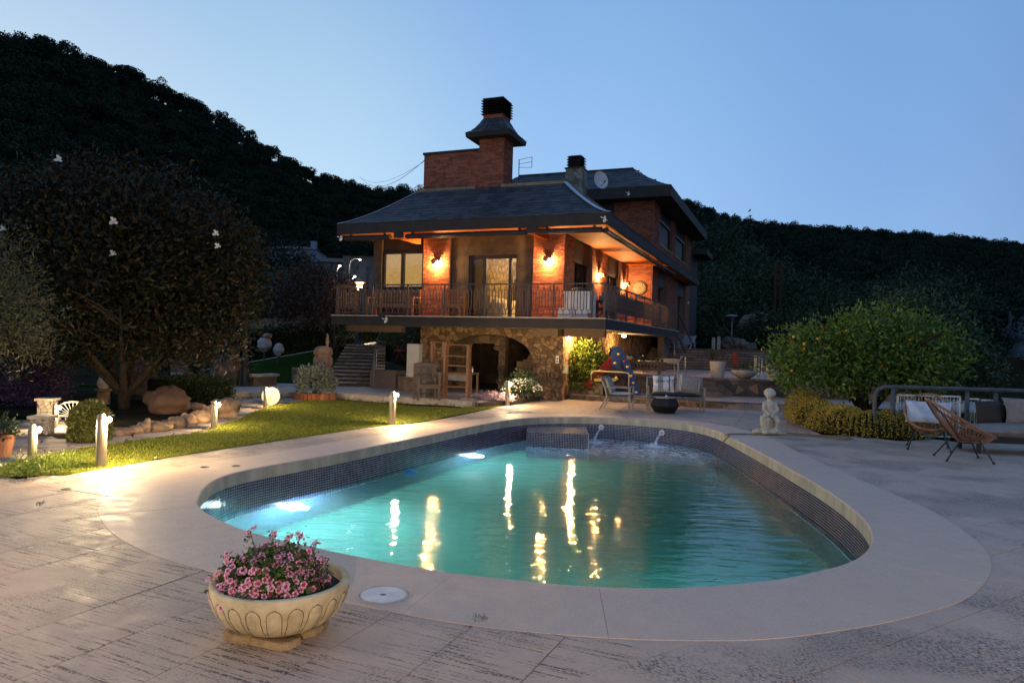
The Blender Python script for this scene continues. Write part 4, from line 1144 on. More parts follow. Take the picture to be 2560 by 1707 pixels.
lv = hp('louvre_core', MT['dark'], lambda b: [b.bx(c2x - .18, c2x + .18, c2y - .18, c2y + .18, 7.98, 8.35), b.bx(c2x - .34, c2x + .34, c2y - .34, c2y + .34, 7.95, 7.99)], ch2)
for k in range(4):
    z = 8.0 + k * .095
    hp('louvre_blade', MT['blackpl'], lambda b: b.add(ring(c2x, c2y, .29, .22, z, z + .055), FRS + [(3, 2, 1, 0), (4, 5, 6, 7)]), lv)
hp('louvre_top', MT['slate'], lambda b: b.add(ring(c2x, c2y, .28, .18, 8.38, 8.44), FRS + [(3, 2, 1, 0), (4, 5, 6, 7)]), lv)
# ---- upper storey
up = hp('upper_storey', MT['mortar'], lambda b: [b.bx(-9.0, -2.44, B1 + .25, BE, 5.7, 8.3), b.bx(-2.44, A2, B1, 12.15, 5.7, 8.3), b.bx(-2.44, A2 - .25, 12.15, BE, 5.7, 8.3), b.bx(A2 - .25, A2, 15.75, 16.68, 5.7, 8.3), b.bx(A2 - .25, A2, 20.5, BE, 5.7, 8.3), b.bx(A2 - .25, A2, 12.15, 20.5, 5.7, 6.5)])
brick_face(1.77, 2.6, wallM((-2.44, B1, 5.7), (1, 0, 0), (0, -1, 0)), up, False)
brick_face(BE - B1, 2.6, wallM((A2, B1, 5.7), (0, 1, 0), (1, 0, 0)), up, False, [(12.15 - B1, 15.75 - B1, .8, 9), (16.68 - B1, 20.5 - B1, .8, 9)])
hp('dark_front_bay', MT['dark'], lambda b: b.bx(-8.9, -2.46, B1 + .1, B1 + .24, 5.7, 8.3), up)
for o0, o1 in ((12.15, 15.75), (16.68, 20.5)):
    w_ = hp('window', MT['dark'], lambda b: [b.bx(A2 - .2, A2 - .1, o0, o1, 7.62, 8.3), b.bx(A2 - .2, A2 - .12, o0, o0 + .08, 6.5, 7.62), b.bx(A2 - .2, A2 - .12, o1 - .08, o1, 6.5, 7.62)], up)
    hp('shutter_curtain', MT['shutter'], lambda b: b.bx(A2 - .17, A2 - .14, o0 + .08, o1 - .6, 6.52, 7.55), w_)
    hp('shutter_rail', MT['steel'], lambda b: b.bx(A2 - .10, A2 - .03, o0, o1 - .3, 7.56, 7.62), w_)
    hp('sill', MT['conc'], lambda b: b.bx(A2 - .1, A2 + .04, o0, o1, 6.46, 6.5), w_)
UA0, UA1, UB0, UB1, UT = -9.6, .2, 9.8, 22.65, 2.1
def f(b):
    n = 6
    for i in range(n):
        t0, t1 = UT * i / n, UT * (i + 1) / n; z0, z1 = 8.59 + 1.31 * (i / n) ** 1.25, 8.59 + 1.31 * ((i + 1) / n) ** 1.25
        r0 = [(UA0 + t0, UB0 + t0), (UA1 - t0, UB0 + t0), (UA1 - t0, UB1 - t0), (UA0 + t0, UB1 - t0)]; r1 = [(UA0 + t1, UB0 + t1), (UA1 - t1, UB0 + t1), (UA1 - t1, UB1 - t1), (UA0 + t1, UB1 - t1)]
        for k in range(4):
            k2 = (k + 1) % 4; b.add([(*r0[k], z0), (*r0[k2], z0), (*r1[k2], z1), (*r1[k], z1)], [(0, 1, 2, 3)])
    b.add([(UA0 + UT, UB0 + UT, 9.9), (UA1 - UT, UB0 + UT, 9.9), (UA1 - UT, UB1 - UT, 9.9), (UA0 + UT, UB1 - UT, 9.9)], [(0, 1, 2, 3)])
ur = hp('upper_roof', MT['slate_i'], f)
us = MB()
for i in range(11):
    t0, t1 = UT * i / 11, min(UT, UT * (i + 1.15) / 11); z0, z1 = 8.6 + 1.31 * (t0 / UT) ** 1.25, 8.6 + 1.31 * (t1 / UT) ** 1.25
    lo, hi = UA0 + t0, UA1 - t0; x = lo - (.15 if i % 2 else 0)
    while x < hi:
        w = .32 * rnd.uniform(.8, 1.2); a = max(x, lo) + .003; c = min(x + w, hi) - .003; x += w
        if c - a > .05: slate(us, (a, UB0 + t0 + rnd.uniform(-.01, .01), z0), (c, UB0 + t0, z0), (min(c, hi - t1 + t0), UB0 + t1, z1), (max(a, lo + t1 - t0), UB0 + t1, z1))
us.build('upper_slates', MT['slate_i'], ur, fixn=False)['kind'] = 'stuff'
hp('ridge_cap', MT['fascia'], lambda b: b.bx(UA0 + UT, UA1 - UT, UB0 + UT - .08, UB0 + UT + .08, 9.86, 9.96), ur)
hp('fascia_board', MT['fascia'], lambda b: [b.bx(UA0, UA1, UB0, UB0 + .05, 8.14, 8.60), b.bx(UA1 - .05, UA1, UB0 + .05, UB1, 8.14, 8.60), b.bx(UA0, UA1 - .05, UB0 + .05, UB1, 8.14, 8.2)], ur)
hp('rear_eave', MT['fascia'], lambda b: [b.bx(-3, .1, 24.0, 27.0, 7.5, 7.8), b.bx(-3, A2 - .1, BE, 26.5, 0, 7.5)], house)
# stairs down at the end of the balcony
st = empty('balcony_stairs', parent=house)
hp('stringer', MT['iron'], lambda b: [b.bar((-.55, 14.0, 2.45), (-.45, 19.6, .85), .06, .22), b.bar((-.05, 14.0, 2.45), (.05, 19.6, .85), .06, .22), b.bar((-.02, 14.0, 3.45), (.08, 19.4, 1.8), .05, .05)], st)
for k in range(9):
    s_ = (k + .5) / 9; hp('step', MT['iron'], lambda b: b.box((-.28 + .1 * s_, 14.0 + 5.6 * s_, 2.4 - 1.55 * s_), (.5, .3, .04)), st)

# ------------------------------------------------------------------ things on the house
def HWT(name, a, b_, z, label, cat, group=None, rz_=0):
    return empty(name, HW(a, b_, z), -AX + rz_, label, cat, group)
# balcony railing
rail = empty('balcony_railing', HO, -AX, 'wrought iron balcony railing with elongated ring balusters round the first floor', 'railing')
RT = 3.60
def f(b):
    b.bar((-9.42, .07, RT), (-.05, .07, RT), .05, .04); b.bar((-.05, .07, RT), (-.05, 13.9, RT), .05, .04); b.bar((-9.42, .07, RT), (-9.42, 4.4, RT), .05, .04)
b = MB(); f(b); b.build('top_rail', MT['iron'], rail)
b = MB(); b.bar((-9.42, .07, 2.68), (-.05, .07, 2.68), .03, .02); b.bar((-.05, .07, 2.68), (-.05, 13.9, 2.68), .03, .02); b.bar((-9.42, .07, 2.68), (-9.42, 4.4, 2.68), .03, .02); b.build('bottom_rail', MT['iron'], rail)
pm = MB(); pm.bx(-.025, .025, -.025, .025, 2.56, RT); pm = pm.mesh('post', MT['iron'])
fp = [-9.42, -8.0, -6.65, -5.30, -3.9, -2.45, -1.62, -.42, -.05]
for a_ in fp: inst('post', pm, (a_, .07, 0), parent=rail)
spost = [1.5, 3.0, 4.5, 6.0, 7.6, 9.2, 10.8, 12.4, 13.9]
for b_ in spost: inst('post', pm, (-.05, b_, 0), parent=rail)
for b_ in (1.5, 3.0, 4.4): inst('post', pm, (-9.42, b_, 0), parent=rail)
bm_ = MB(); ptsb = []
for i in range(9): t = math.pi * i / 8; ptsb.append((.055 * math.cos(t), 0, 3.36 + .055 * math.sin(t)))
for i in range(9): t = math.pi + math.pi * i / 8; ptsb.append((.055 * math.cos(t), 0, 2.86 + .055 * math.sin(t)))
bm_.tube(ptsb, .013, 6, closed=True)
bm_.tube([(0, 0, 3.415), (0, 0, 3.60)], .011, 6); bm_.tube([(0, 0, 2.805), (0, 0, 2.68)], .011, 6)
bm_.tube([(.0, 0, 3.50), (.04, 0, 3.46), (.07, 0, 3.40)], .006, 5); bm_.tube([(.0, 0, 3.50), (-.04, 0, 3.46), (-.07, 0, 3.40)], .006, 5)
balm = bm_.mesh('baluster', MT['iron'])
def run(p, q, ax, fixed):
    n = max(1, round((q - p) / .205))
    for i in range(n):
        s_ = p + (q - p) * (i + .5) / n
        inst('baluster', balm, (s_, fixed, 0) if ax == 'a' else (fixed, s_, 0), (0, 0, 0 if ax == 'a' else math.pi / 2), parent=rail)
for i in range(len(fp) - 2): run(fp[i] + .02, fp[i + 1] - .02, 'a', .07)
sp_ = [.07] + spost
for i in range(len(sp_) - 1): run(sp_[i] + .02, sp_[i + 1] - .02, 'b', -.05)
run(.09, 1.48, 'b', -9.42); run(1.52, 2.98, 'b', -9.42); run(3.02, 4.38, 'b', -9.42)
# wall lamps
def sconce(a, b_, z, n, label, pw=320):
    t = empty('wall_lamp', HW(a, b_, z), -AX + (0 if n == 'f' else math.pi / 2), label, 'wall lamp', 'round shield wall lamps on the brickwork')
    b = MB(); b.bx(-.05, .05, -.02, 0, -.02, .16); b.build('wall_plate', MT['terr'], t)
    b = MB(); b.add([(-.07, 0, .09), (.07, 0, .09), (.06, -.21, .06), (-.06, -.21, .06), (-.07, 0, .12), (.07, 0, .12), (.06, -.22, .085), (-.06, -.22, .085)], [(3, 2, 1, 0), (4, 5, 6, 7), (0, 1, 5, 4), (1, 2, 6, 5), (2, 3, 7, 6), (3, 0, 4, 7)]); b.build('arm', MT['terr'], t)
    b = MB(); b.blob((-.02, -.26, .05), (.095, .06, .10), 1, 0, 18, 12); b.build('round_shield', MT['terr'], t, smooth=True)
    b = MB(); b.blob((0, -.10, -.01), (.035, .035, .045), 1, 0, 12, 8); b.build('bulb', MT['bulb_warm'], t, smooth=True)
    lamp('lamp_light', (0, -.10, -.03), pw, (1.0, .50, .165), .035, t)
sconce(-6.27, BW, 4.44, 'f', 'round shield wall lamp on the left brick pillar between window and door')
sconce(-2.25, BW, 4.46, 'f', 'round shield wall lamp on the corner brick pillar right of the door')
sconce(AW, 5.55, 4.38, 's', 'round shield wall lamp between the two openings of the side gallery', 260)
sconce(AW, 9.75, 4.40, 's', 'round shield wall lamp nearest the dartboard at the gallery end', 240)
# awnings
for a0, a1, nm in ((-9.20, -7.42, 'short rolled awning under the left end of the front eave'), (-6.80, -2.58, 'long rolled awning under the middle of the front eave'), (-2.16, -.20, 'rolled awning under the right end of the front eave')):
    t = HWT('rolled_awning', a0, .16, 5.20, nm, 'awning', 'rolled awnings under the eaves')
    L = a1 - a0
    b = MB(); b.tube([(0, 0, 0), (L, 0, 0)], .085, 14); b.build('cassette', MT['fascia'], t)
    b = MB(); b.bx(0, L, -.11, -.085, -.05, .01); b.build('front_bar', MT['dark'], t)
    b = MB(); b.bx(.2, .26, -.04, .04, .08, .13); b.bx(L - .26, L - .2, -.04, .04, .08, .13); b.build('bracket', MT['dark'], t)
for b0, b1, nm in ((.35, 6.6, 'rolled awning along the near half of the side gallery'), (6.8, 13.0, 'rolled awning along the far half of the side gallery')):
    t = HWT('rolled_awning', -.16, b0, 5.20, nm, 'awning', 'rolled awnings under the eaves', rz_=math.pi / 2)
    L = b1 - b0
    b = MB(); b.tube([(0, 0, 0), (L, 0, 0)], .085, 14); b.build('cassette', MT['fascia'], t)
    b = MB(); b.bx(0, L, -.11, -.085, -.05, .01); b.build('front_bar', MT['dark'], t)
    b = MB(); b.bx(.2, .26, -.04, .04, .08, .13); b.bx(L - .26, L - .2, -.04, .04, .08, .13); b.build('bracket', MT['dark'], t)
# cameras
def camera_thing(a, b_, z, label, panel=False):
    t = HWT('security_camera', a, b_, z, label, 'camera')
    b = MB(); b.bx(-.02, .02, -.02, .06, -.02, .10); b.build('bracket', MT['white'], t)
    b = MB(); b.blob((.0, -.04, -.05), (.045, .045, .045), 2, 0, 12, 8); b.build('camera_head', MT['white'], t, smooth=True)
    b = MB(); b.tube([(-.02, -.05, .03), (-.10, -.10, .06)], .014, 6); b.tube([(.02, -.05, .0), (.09, -.09, -.04)], .014, 6); b.build('antenna', MT['white'], t)
    if panel:
        b = MB(); b.box((-.12, -.08, .16), (.20, .02, .16), rx=-.5, ry=.3); b.build('solar_panel', MT['dark'], t)
camera_thing(-9.25, -.02, 5.18, 'white security camera under the left corner of the front eave')
camera_thing(-.06, -.10, 5.45, 'white security camera at the right corner of the main eave')
camera_thing(-7.35, -.09, 2.42, 'white camera with a small solar panel on the balcony edge', True)
camera_thing(-1.6, 9.75, 8.3, 'small white camera on the upper eave')
camera_thing(A2 + .05, 21.6, 4.4, 'small white camera high on the far end of the brick wall')
# dish, antenna

t = HWT('satellite_dish', -1.42, 4.3, 7.62, 'pale round satellite dish beside the small chimney', 'satellite dish')
b = MB(); pr = [(r_d, .11 * (r_d / .34) ** 2) for r_d in (0.0, .1, .2, .28, .34)]; b.lathe([(max(r, .001), z) for r, z in pr], 28)
o = b.build('dish', mat('dish_grey', (.42, .44, .47), (.5, .52, .55), .5), t, smooth=True); o.rotation_euler = (R(75), 0, R(38)); o.scale = (.78, 1, 1)
b = MB(); b.tube([(0, .05, 0), (-.05, .1, -.3), (-.25, .15, -.62)], .018, 6); b.tube([(.02, 0, -.2), (.28, -.35, -.12)], .010, 6); b.blob((.28, -.36, -.10), .035, 1, 0, 8, 6); b.build('dish_arm', MT['dark'], t)
t = HWT('tv_antenna', -4.2, 3.4, 7.1, 'thin forked television antenna right of the brick chimney', 'antenna')
b = MB(); b.tube([(.03, 0, 0), (.03, 0, 1.25)], .015, 6); b.tube([(0, 0, 1.1), (.52, 0, 1.15)], .008, 6); b.tube([(0, 0, 1.25), (.52, 0, 1.32)], .008, 6); b.tube([(0, 0, .98), (.52, 0, .95)], .008, 6); b.tube([(.52, 0, .94), (.52, 0, 1.33)], .010, 6); b.build('mast', MT['dark'], t)
a_ = HW(-7.4, 2.3, 8.3); e_ = D(900, 442, 60)
b = MB(); b.tube([a_ + (e_ - a_) * s_ - Vector((0, 0, .9 * 4 * s_ * (1 - s_))) for s_ in [i / 20 for i in range(21)]], .012, 4)
tag(b.build('overhead_cable', MT['blackpl']), 'thin overhead cable sloping from the brick parapet to the left', 'cable')
b = MB(); b.tube([a_ + Vector((0, 0, -.04)) + (e_ - a_) * s_ - Vector((0, 0, .6 * 4 * s_ * (1 - s_))) for s_ in [i / 20 for i in range(21)]], .008, 4)
tag(b.build('overhead_cable', MT['blackpl']), 'upper of two thin cables running left from the parapet corner', 'cable')
# dartboard
t = HWT('dartboard', -1.2, B1 - .04, 4.36, 'electronic dartboard hanging on the lit end wall of the gallery', 'dartboard')
b = MB(); b.tube([(0, -.03, 0), (0, .03, 0)], .30, 32); b.build('surround', MT['blackpl'], t)
b1, b2 = MB(), MB()
for k in range(20):
    for r0, r1, s_ in ((.04, .12, 0), (.12, .145, 1), (.145, .215, 0), (.215, .24, 1)):
        t0, t1 = 2 * math.pi * k / 20 + .01, 2 * math.pi * (k + 1) / 20 - .01
        q = [(r * math.cos(a) , -.034, r * math.sin(a)) for r, a in ((r0, t0), (r1 - .003, t0), (r1 - .003, t1), (r0, t1))]
        (b1 if (k + s_) % 2 else b2).add(q, [(0, 1, 2, 3)])
b1.build('pale_segments', mat('dart_cream', (.30, .26, .16), None, .7), t); b2.build('dark_segments', mat('dart_red', (.05, .01, .008), None, .7), t)
b = MB(); b.bx(-.17, .20, -.05, .03, -.44, -.36); b.build('score_panel', MT['dark'], t)
# furniture on the balcony
def teak_bench(name, a, b_, W_, label, cat, rz_=0, m=None, z=FL + .01, world=None, H=.95, m2=None):
    m = m or MT['wood']; m2 = m2 or m
    t = empty(name, world if world is not None else HW(a, b_, z), (-AX if world is None else 0) + rz_, label, cat)
    lm = MB(); lm.bx(-.03, .03, -.03, .03, 0, .62); lm = lm.mesh('leg', m2)
    bl = MB(); bl.bx(-.03, .03, -.03, .03, 0, H); bl = bl.mesh('leg', m2)
    for s_ in (-1, 1):
        inst('leg', lm, (s_ * (W_ / 2 - .04), -.25, 0), parent=t); inst('leg', bl, (s_ * (W_ / 2 - .04), .25, 0), parent=t)
        c = MB(); c.bar((s_ * (W_ / 2 - .04), -.30, .64), (s_ * (W_ / 2 - .04), .26, .66), .06, .035); c.build('armrest', m2, t)
    for k in range(5): c = MB(); c.bx(-W_ / 2 + .06, W_ / 2 - .06, -.27 + .105 * k, -.18 + .105 * k, .42, .44); c.build('seat_slat', m, t)
    c = MB(); c.bx(-W_ / 2 + .04, W_ / 2 - .04, -.27, -.24, .33, .42); c.bx(-W_ / 2 + .04, W_ / 2 - .04, .23, .27, .33, .42); c.build('seat_rail', m, t)
    back = MB(); back.bx(-W_ / 2 + .06, W_ / 2 - .06, .23, .26, H - .10, H - .01); back.bx(-W_ / 2 + .06, W_ / 2 - .06, .235, .26, .52, .57)
    back = back.build('backrest', m, t)
    n = max(1, round(W_ / .6)); lat = MB()
    for k in range(n):
        x0 = -W_ / 2 + .08 + (W_ - .16) * k / n; x1 = -W_ / 2 + .08 + (W_ - .16) * (k + 1) / n
        lat.bx(x0, x0 + .04, .24, .255, .57, H - .10); lat.bx(x1 - .04, x1, .24, .255, .57, H - .10)
        w2 = x1 - x0 - .08; h2 = H - .67
        for j in range(-4, 7):
            for sg in (1, -1):
                p0 = (x0 + .04 + j * .07, .57); p1 = (p0[0] + h2, H - .10)
                s0 = max(0, (x0 + .04 - p0[0]) / h2); s1 = min(1, (x1 - .04 - p0[0]) / h2)
                if s1 > s0:
                    q0 = (p0[0] + h2 * s0, p0[1] + h2 * s0); q1 = (p0[0] + h2 * s1, p0[1] + h2 * s1)
                    if sg < 0: q0 = (q0[0], .57 + H - .10 - q0[1]); q1 = (q1[0], .57 + H - .10 - q1[1])
                    lat.bar((q0[0], .245, q0[1]), (q1[0], .245, q1[1]), .010, .014, up=(0, 1, 0))
    lat.build('lattice', m, back)
    return t
teak_bench('garden_bench', -7.65, .85, 1.85, 'long weathered lattice bench on the balcony below the lit window', 'bench', m=MT['wood'], m2=MT['teak'])
teak_bench('garden_chair', -5.35, .8, .66, 'teak lattice armchair on the balcony left of the sliding door', 'chair', m=MT['teak'], rz_=.15)
t = HWT('side_table', -6.25, .85, FL + .01, 'low teak side table between bench and armchair on the balcony', 'table')
b = MB(); [b.bx(-.28, .28, -.25 + .09 * k, -.175 + .09 * k, .44, .46) for k in range(6)]; b.build('table_top', MT['teak'], t)
for sx_ in (-1, 1):
    for sy_ in (-1, 1): b = MB(); b.bx(sx_ * .24 - .02, sx_ * .24 + .02, sy_ * .21 - .02, sy_ * .21 + .02, 0, .44); b.build('leg', MT['teak'], t)
t = HWT('chest_freezer', -1.05, .95, FL + .01, 'white storage chest with bags on top, behind the railing at the balcony corner', 'chest')
b = MB(); b.bx(-.42, .42, -.3, .3, 0, .78); b.build('body', MT['white'], t)
b = MB(); b.bx(-.44, .44, -.32, .32, .782, .84); b.build('lid', MT['white'], t)
b = MB(); b.blob((.05, 0, .90), (.30, .18, .09), 4, .25, 12, 8); tag(b.build('bag', MT['dark'], loc=HW(-1.05, .95, FL), smooth=True), 'dark crumpled bag lying on the white chest', 'bag')
t = HWT('cardboard_box', -1.35, .42, FL + .01, 'white box with blue lettering in front of the white chest', 'box')
b = MB(); b.bx(-.2, .2, -.12, .12, 0, .32); b.build('carton', MT['white'], t)
b = MB(); [b.bx(-.14 + .05 * k, -.11 + .05 * k, -.125, -.121, .08, .11) for k in range(6)]; b.build('lettering', mat('blue_ink', (.03, .08, .3), None, .7), t)
t = HWT('folding_table', -.95, 3.9, FL + .01, 'dark folding table with cross legs on the side gallery', 'table')
b = MB(); b.bx(-.4, .4, -.6, .6, .70, .73); b.build('table_top', MT['dark'], t)
b = MB(); b.bar((-.35, -.5, 0), (.35, -.5, .70), .03, .03); b.bar((.35, -.5, 0), (-.35, -.5, .70), .03, .03); b.bar((-.35, .5, 0), (.35, .5, .70), .03, .03); b.bar((.35, .5, 0), (-.35, .5, .70), .03, .03); b.build('cross_legs', MT['dark'], t)
b = MB(); b.bx(-.2, .2, -.3, .2, .0, .18); b.bx(-.15, .15, -.2, .1, .18, .28); tag(b.build('tray', MT['steel'], loc=HW(-.95, 3.9, FL + .745), rz=-AX), 'low tray and boxes piled on the dark folding table', 'tray')
teak_bench('garden_chair', -.9, 2.3, .6, 'dark chair standing beside the folding table on the side gallery', 'chair', m=MT['dark'], rz_=1.2)
t = HWT('small_bin', -.55, .35, FL + .01, 'small orange block standing at the foot of the corner railing', 'block'); b = MB(); b.bx(-.06, .06, -.06, .06, 0, .14); b.bx(-.065, .065, -.065, .065, .142, .16); b.build('body', MT['terr'], t)
# lamps under the balcony
for a_, b_, nm, pw in ((-1.50, 2.0, 'glaring bulkhead lamp under the balcony at the stone corner', 300), (-1.15, 7.6, 'bulkhead lamp under the balcony above the slide', 120)):
    t = HWT('bulkhead_lamp', a_, b_, 2.26, nm, 'lamp', 'lamps under the balcony')
    b = MB(); b.lathe([(.0, .0), (.10, .0), (.10, -.04), (.08, -.05)], 18); b.build('base', MT['dark'], t)
    b = MB(); b.blob((0, 0, -.07), (.085, .085, .05), 1, 0, 16, 8); b.build('diffuser', emis('diffuser_warm', (1, .72, .35), 30), t, smooth=True)
    lamp('lamp_light', (0, 0, -.17), pw, (1.0, .55, .20), .05, t)
t = HWT('ceiling_fitting', -.75, 4.4, 2.26, 'small unlit pale fitting on the balcony underside between the two lamps', 'fitting'); b = MB(); b.lathe([(0, 0), (.12, 0), (.11, -.05), (.001, -.06)], 16); b.build('cover', MT['cream'], t)
t = HWT('meter_box', AW + .06, 1.48, 1.0, 'small beige meter box with conduit on the right edge of the stone wall', 'meter box')
b = MB(); b.bx(-.06, .12, -.06, .06, -.14, .14); b.build('case', MT['cream'], t)
b = MB(); b.tube([(.0, 0, .14), (0, 0, 1.0)], .015, 6); b.tube([(-.10, -.10, -.9), (-.10, -.10, .05)], .012, 6); b.build('conduit', MT['cream'], t)
t = HWT('switch_plate', -1.86, BW - .03, 1.30, 'narrow white double switch on the stone wall above the meter box', 'switch')
b = MB(); b.bx(-.05, .05, -.02, 0, -.12, .12); b.build('plate', MT['white'], t)
b = MB(); [b.bx(-.03, .03, -.026, -.021, z, z + .05) for z in (-.09, .0)]; b.build('rocker', MT['dark'], t)
# ------------------------------------------------------------------ left garden: lawn, path, patio, upper lawn, stairs
MT['path'] = mat('crazy_paving', (.20, .16, .13), (.36, .29, .24), .85, 6, rand='obj', bump=.6, bscale=20)
MT['path_b'] = mat('path_bed', (.07, .055, .045), (.13, .10, .085), .95, 10, bump=.6)
lawn = [(-5.4, 8.72), (-4.68, 10.55), (-2.87, 14.18), (-1.73, 15.9), (-.23, 20.05), (-.45, 20.25), (-1.4, 19.0), (-2.6, 19.25), (-3.9, 19.9), (-5.0, 20.45), (-5.7, 20.3), (-6.12, 18.9), (-6.0, 16.7), (-5.72, 15.0), (-5.68, 12.7), (-6.2, 11.6), (-6.55, 10.5), (-6.6, 9.6), (-6.45, 9.0), (-6.1, 8.5)]
cl, _ = catmull(lawn, 120)
lawnp = [tuple(p) for p in cl]
lw = sheet('lawn', lawn, .006, MT['turf_base'])
rgn = np.random.default_rng(5)
N = 150000
P = np.stack([rgn.uniform(-6.6, -.2, N), rgn.uniform(8.5, 20.4, N)], 1)
# vectorised point-in-polygon
def vin(P, poly):
    c = np.zeros(len(P), bool); n = len(poly); j = n - 1
    for i in range(n):
        a = poly[i]; b = poly[j]
        if a[1] != b[1]:
            c ^= ((a[1] > P[:, 1]) != (b[1] > P[:, 1])) & (P[:, 0] < (b[0] - a[0]) * (P[:, 1] - a[1]) / (b[1] - a[1]) + a[0])
        j = i
    return c
P = P[vin(P, lawn)]
C = np.concatenate([P, np.full((len(P), 1), .006)], 1)
tb = quads_obj('turf', leaf_verts(C, .030, .28, rgn, up=1.4), MT['turf']); tb['kind'] = 'stuff'
# fallen leaves on the lawn
lf = MB(); lf.add([(-.04, 0, 0), (0, -.022, .012), (.045, 0, .004), (0, .022, .014)], [(0, 1, 2), (0, 2, 3)])
lfm = lf.mesh('fallen_leaf', mat('fallen_leaf', (.22, .10, .03), (.40, .24, .10), .7, 3, rand='obj'))
k = 0
while k < 46:
    p = (rnd.uniform(-6.4, -1), rnd.uniform(9, 20))
    if inside(p, lawn):
        k += 1; o = inst('fallen_leaf', lfm, (p[0], p[1], .035), (rnd.uniform(-.4, .4), rnd.uniform(-.4, .4), rnd.uniform(0, 6.3)), (rnd.uniform(.7, 1.5),) * 3)
        tag(o, 'dry brown leaf fallen on the lit lawn', 'leaf', 'dry leaves scattered on the lawn')
# stone path round the lawn
path = [(-14, 4.5), (-6.1, 8.25), (-6.45, 9.0), (-6.6, 9.6), (-6.55, 10.5), (-6.2, 11.6), (-5.68, 12.7), (-5.72, 15.0), (-6.0, 16.7), (-6.12, 18.9), (-5.7, 20.3), (-5.9, 20.7), (-7.2, 20.6), (-8.3, 19.6), (-7.4, 17.6), (-6.5, 15.0), (-6.6, 12.9), (-7.3, 11.6), (-7.9, 12.2), (-8.2, 13.9), (-9.2, 14.2), (-12, 13.5), (-19, 12)]
pth = sheet('garden_path', path, -.012, MT['path_b'])
for Q in voronoi(-14, -5.5, 7.5, 20.8, .52, .36, rnd, .014):
    c = (sum(p[0] for p in Q) / len(Q), sum(p[1] for p in Q) / len(Q))
    if inside(c, path) and (c[0] > -9.5 or c[1] < 12) and c[1] > .9 * -c[0] - 1: place_poly('paving_stone', Q, rnd.uniform(.004, .012), MT['path'], pth, Matrix.Translation((0, 0, -.004)), .012)
# house patio, raised 15 cm, with a pinkish kerb
pat = [(-.93, 19.3), (-1.75, 19.95), (-3.6, 20.3), (-5.2, 21.2), (-6.4, 20.95), (-8.6, 20.2), (-9.6, 21.6), (-10, 24.6), (-6.5, 25.6), (-2.0, 25.2), (.9, 23.4), (.55, 22.6), (-.1, 21.2), (-.5, 20.2)]
b = MB(); b.prism(pat, -.02, .145)
po = b.build('patio', MT['grout']); po['kind'] = 'structure'
for Q in voronoi(-10, 1, 19, 25.6, .62, .55, rnd, .007, jit=.12):
    c = (sum(p[0] for p in Q) / len(Q), sum(p[1] for p in Q) / len(Q))
    if all(inside(q, pat) for q in Q): place_poly('paving_slab', Q, rnd.uniform(.004, .008), MT['slab_far'], po, Matrix.Translation((0, 0, .145)), .008)
kb = [(-.93, 19.3), (-1.75, 19.95), (-3.6, 20.3), (-5.2, 21.2), (-6.4, 20.95), (-8.6, 20.2)]
for i in range(len(kb) - 1):
    a = Vector((*kb[i], .10)); c = Vector((*kb[i + 1], .10)); n = max(1, round((c - a).length / .62))
    for j in range(n):
        p = a + (c - a) * (j / n); q = a + (c - a) * ((j + 1) / n); d = (q - p).normalized() * .004
        b = MB(); b.bar(p + d, q - d, .12, .13); b.build('kerb_stone', MT['conc'], po)
# upper lawn, path strip and bank rising towards the right, in the picture behind the patio
def quadgrid(name, f, nu, nv, m, kind='structure', noise=0):
    b = MB()
    for j in range(nv + 1):
        for i in range(nu + 1):
            p = f(i / nu, j / nv); b.v.append((p[0], p[1], p[2] + noise * rnd.uniform(-1, 1)))
    for j in range(nv):
        for i in range(nu):
            a = j * (nu + 1) + i; b.f.append((a, a + 1, a + nu + 2, a + nu + 1))
    o = b.build(name, m, smooth=True)
    if kind: o['kind'] = kind
    return o
def lerp(a, b, t): return a + (b - a) * t
BLp = [Vector((-30, 22, -.02)), Vector((-13, 23.5, 0)), G(560, 975, .05), G(640, 958, .15), G(800, 956, .16), D(845, 940, 25.5)]
TLp = [Vector((-34, 36, -.2)), D(330, 940, 35), D(518, 925, 34), D(650, 902, 34), D(800, 876, 34), D(860, 864, 34)]
def seg(L, t):
    x = t * (len(L) - 1); i = min(int(x), len(L) - 2); return L[i].lerp(L[i + 1], x - i)
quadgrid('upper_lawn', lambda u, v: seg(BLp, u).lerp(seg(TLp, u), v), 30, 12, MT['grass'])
T2p = [p + Vector((-.3, 1.1, .03)) for p in TLp]
quadgrid('upper_path', lambda u, v: (seg(TLp, u) + Vector((0, 0, .02))).lerp(seg(T2p, u), v), 30, 1, MT['conc'])
T3p = [p + Vector((-6, 26, 2.0)) for p in T2p]
quadgrid('hedge_bank', lambda u, v: seg(T2p, u).lerp(seg(T3p, u), v), 30, 4, MT['earth'])
# right part: plateau behind the stairs
STB = G(882, 966, .15); STT = D(915, 863, 30.0)
quadgrid('stair_top_lawn', lambda u, v: D(840, 866, 30.2).lerp(D(975, 862, 29.6), u).lerp(D(830, 863, 36).lerp(D(1060, 850, 40), u), v), 6, 4, MT['grass'])
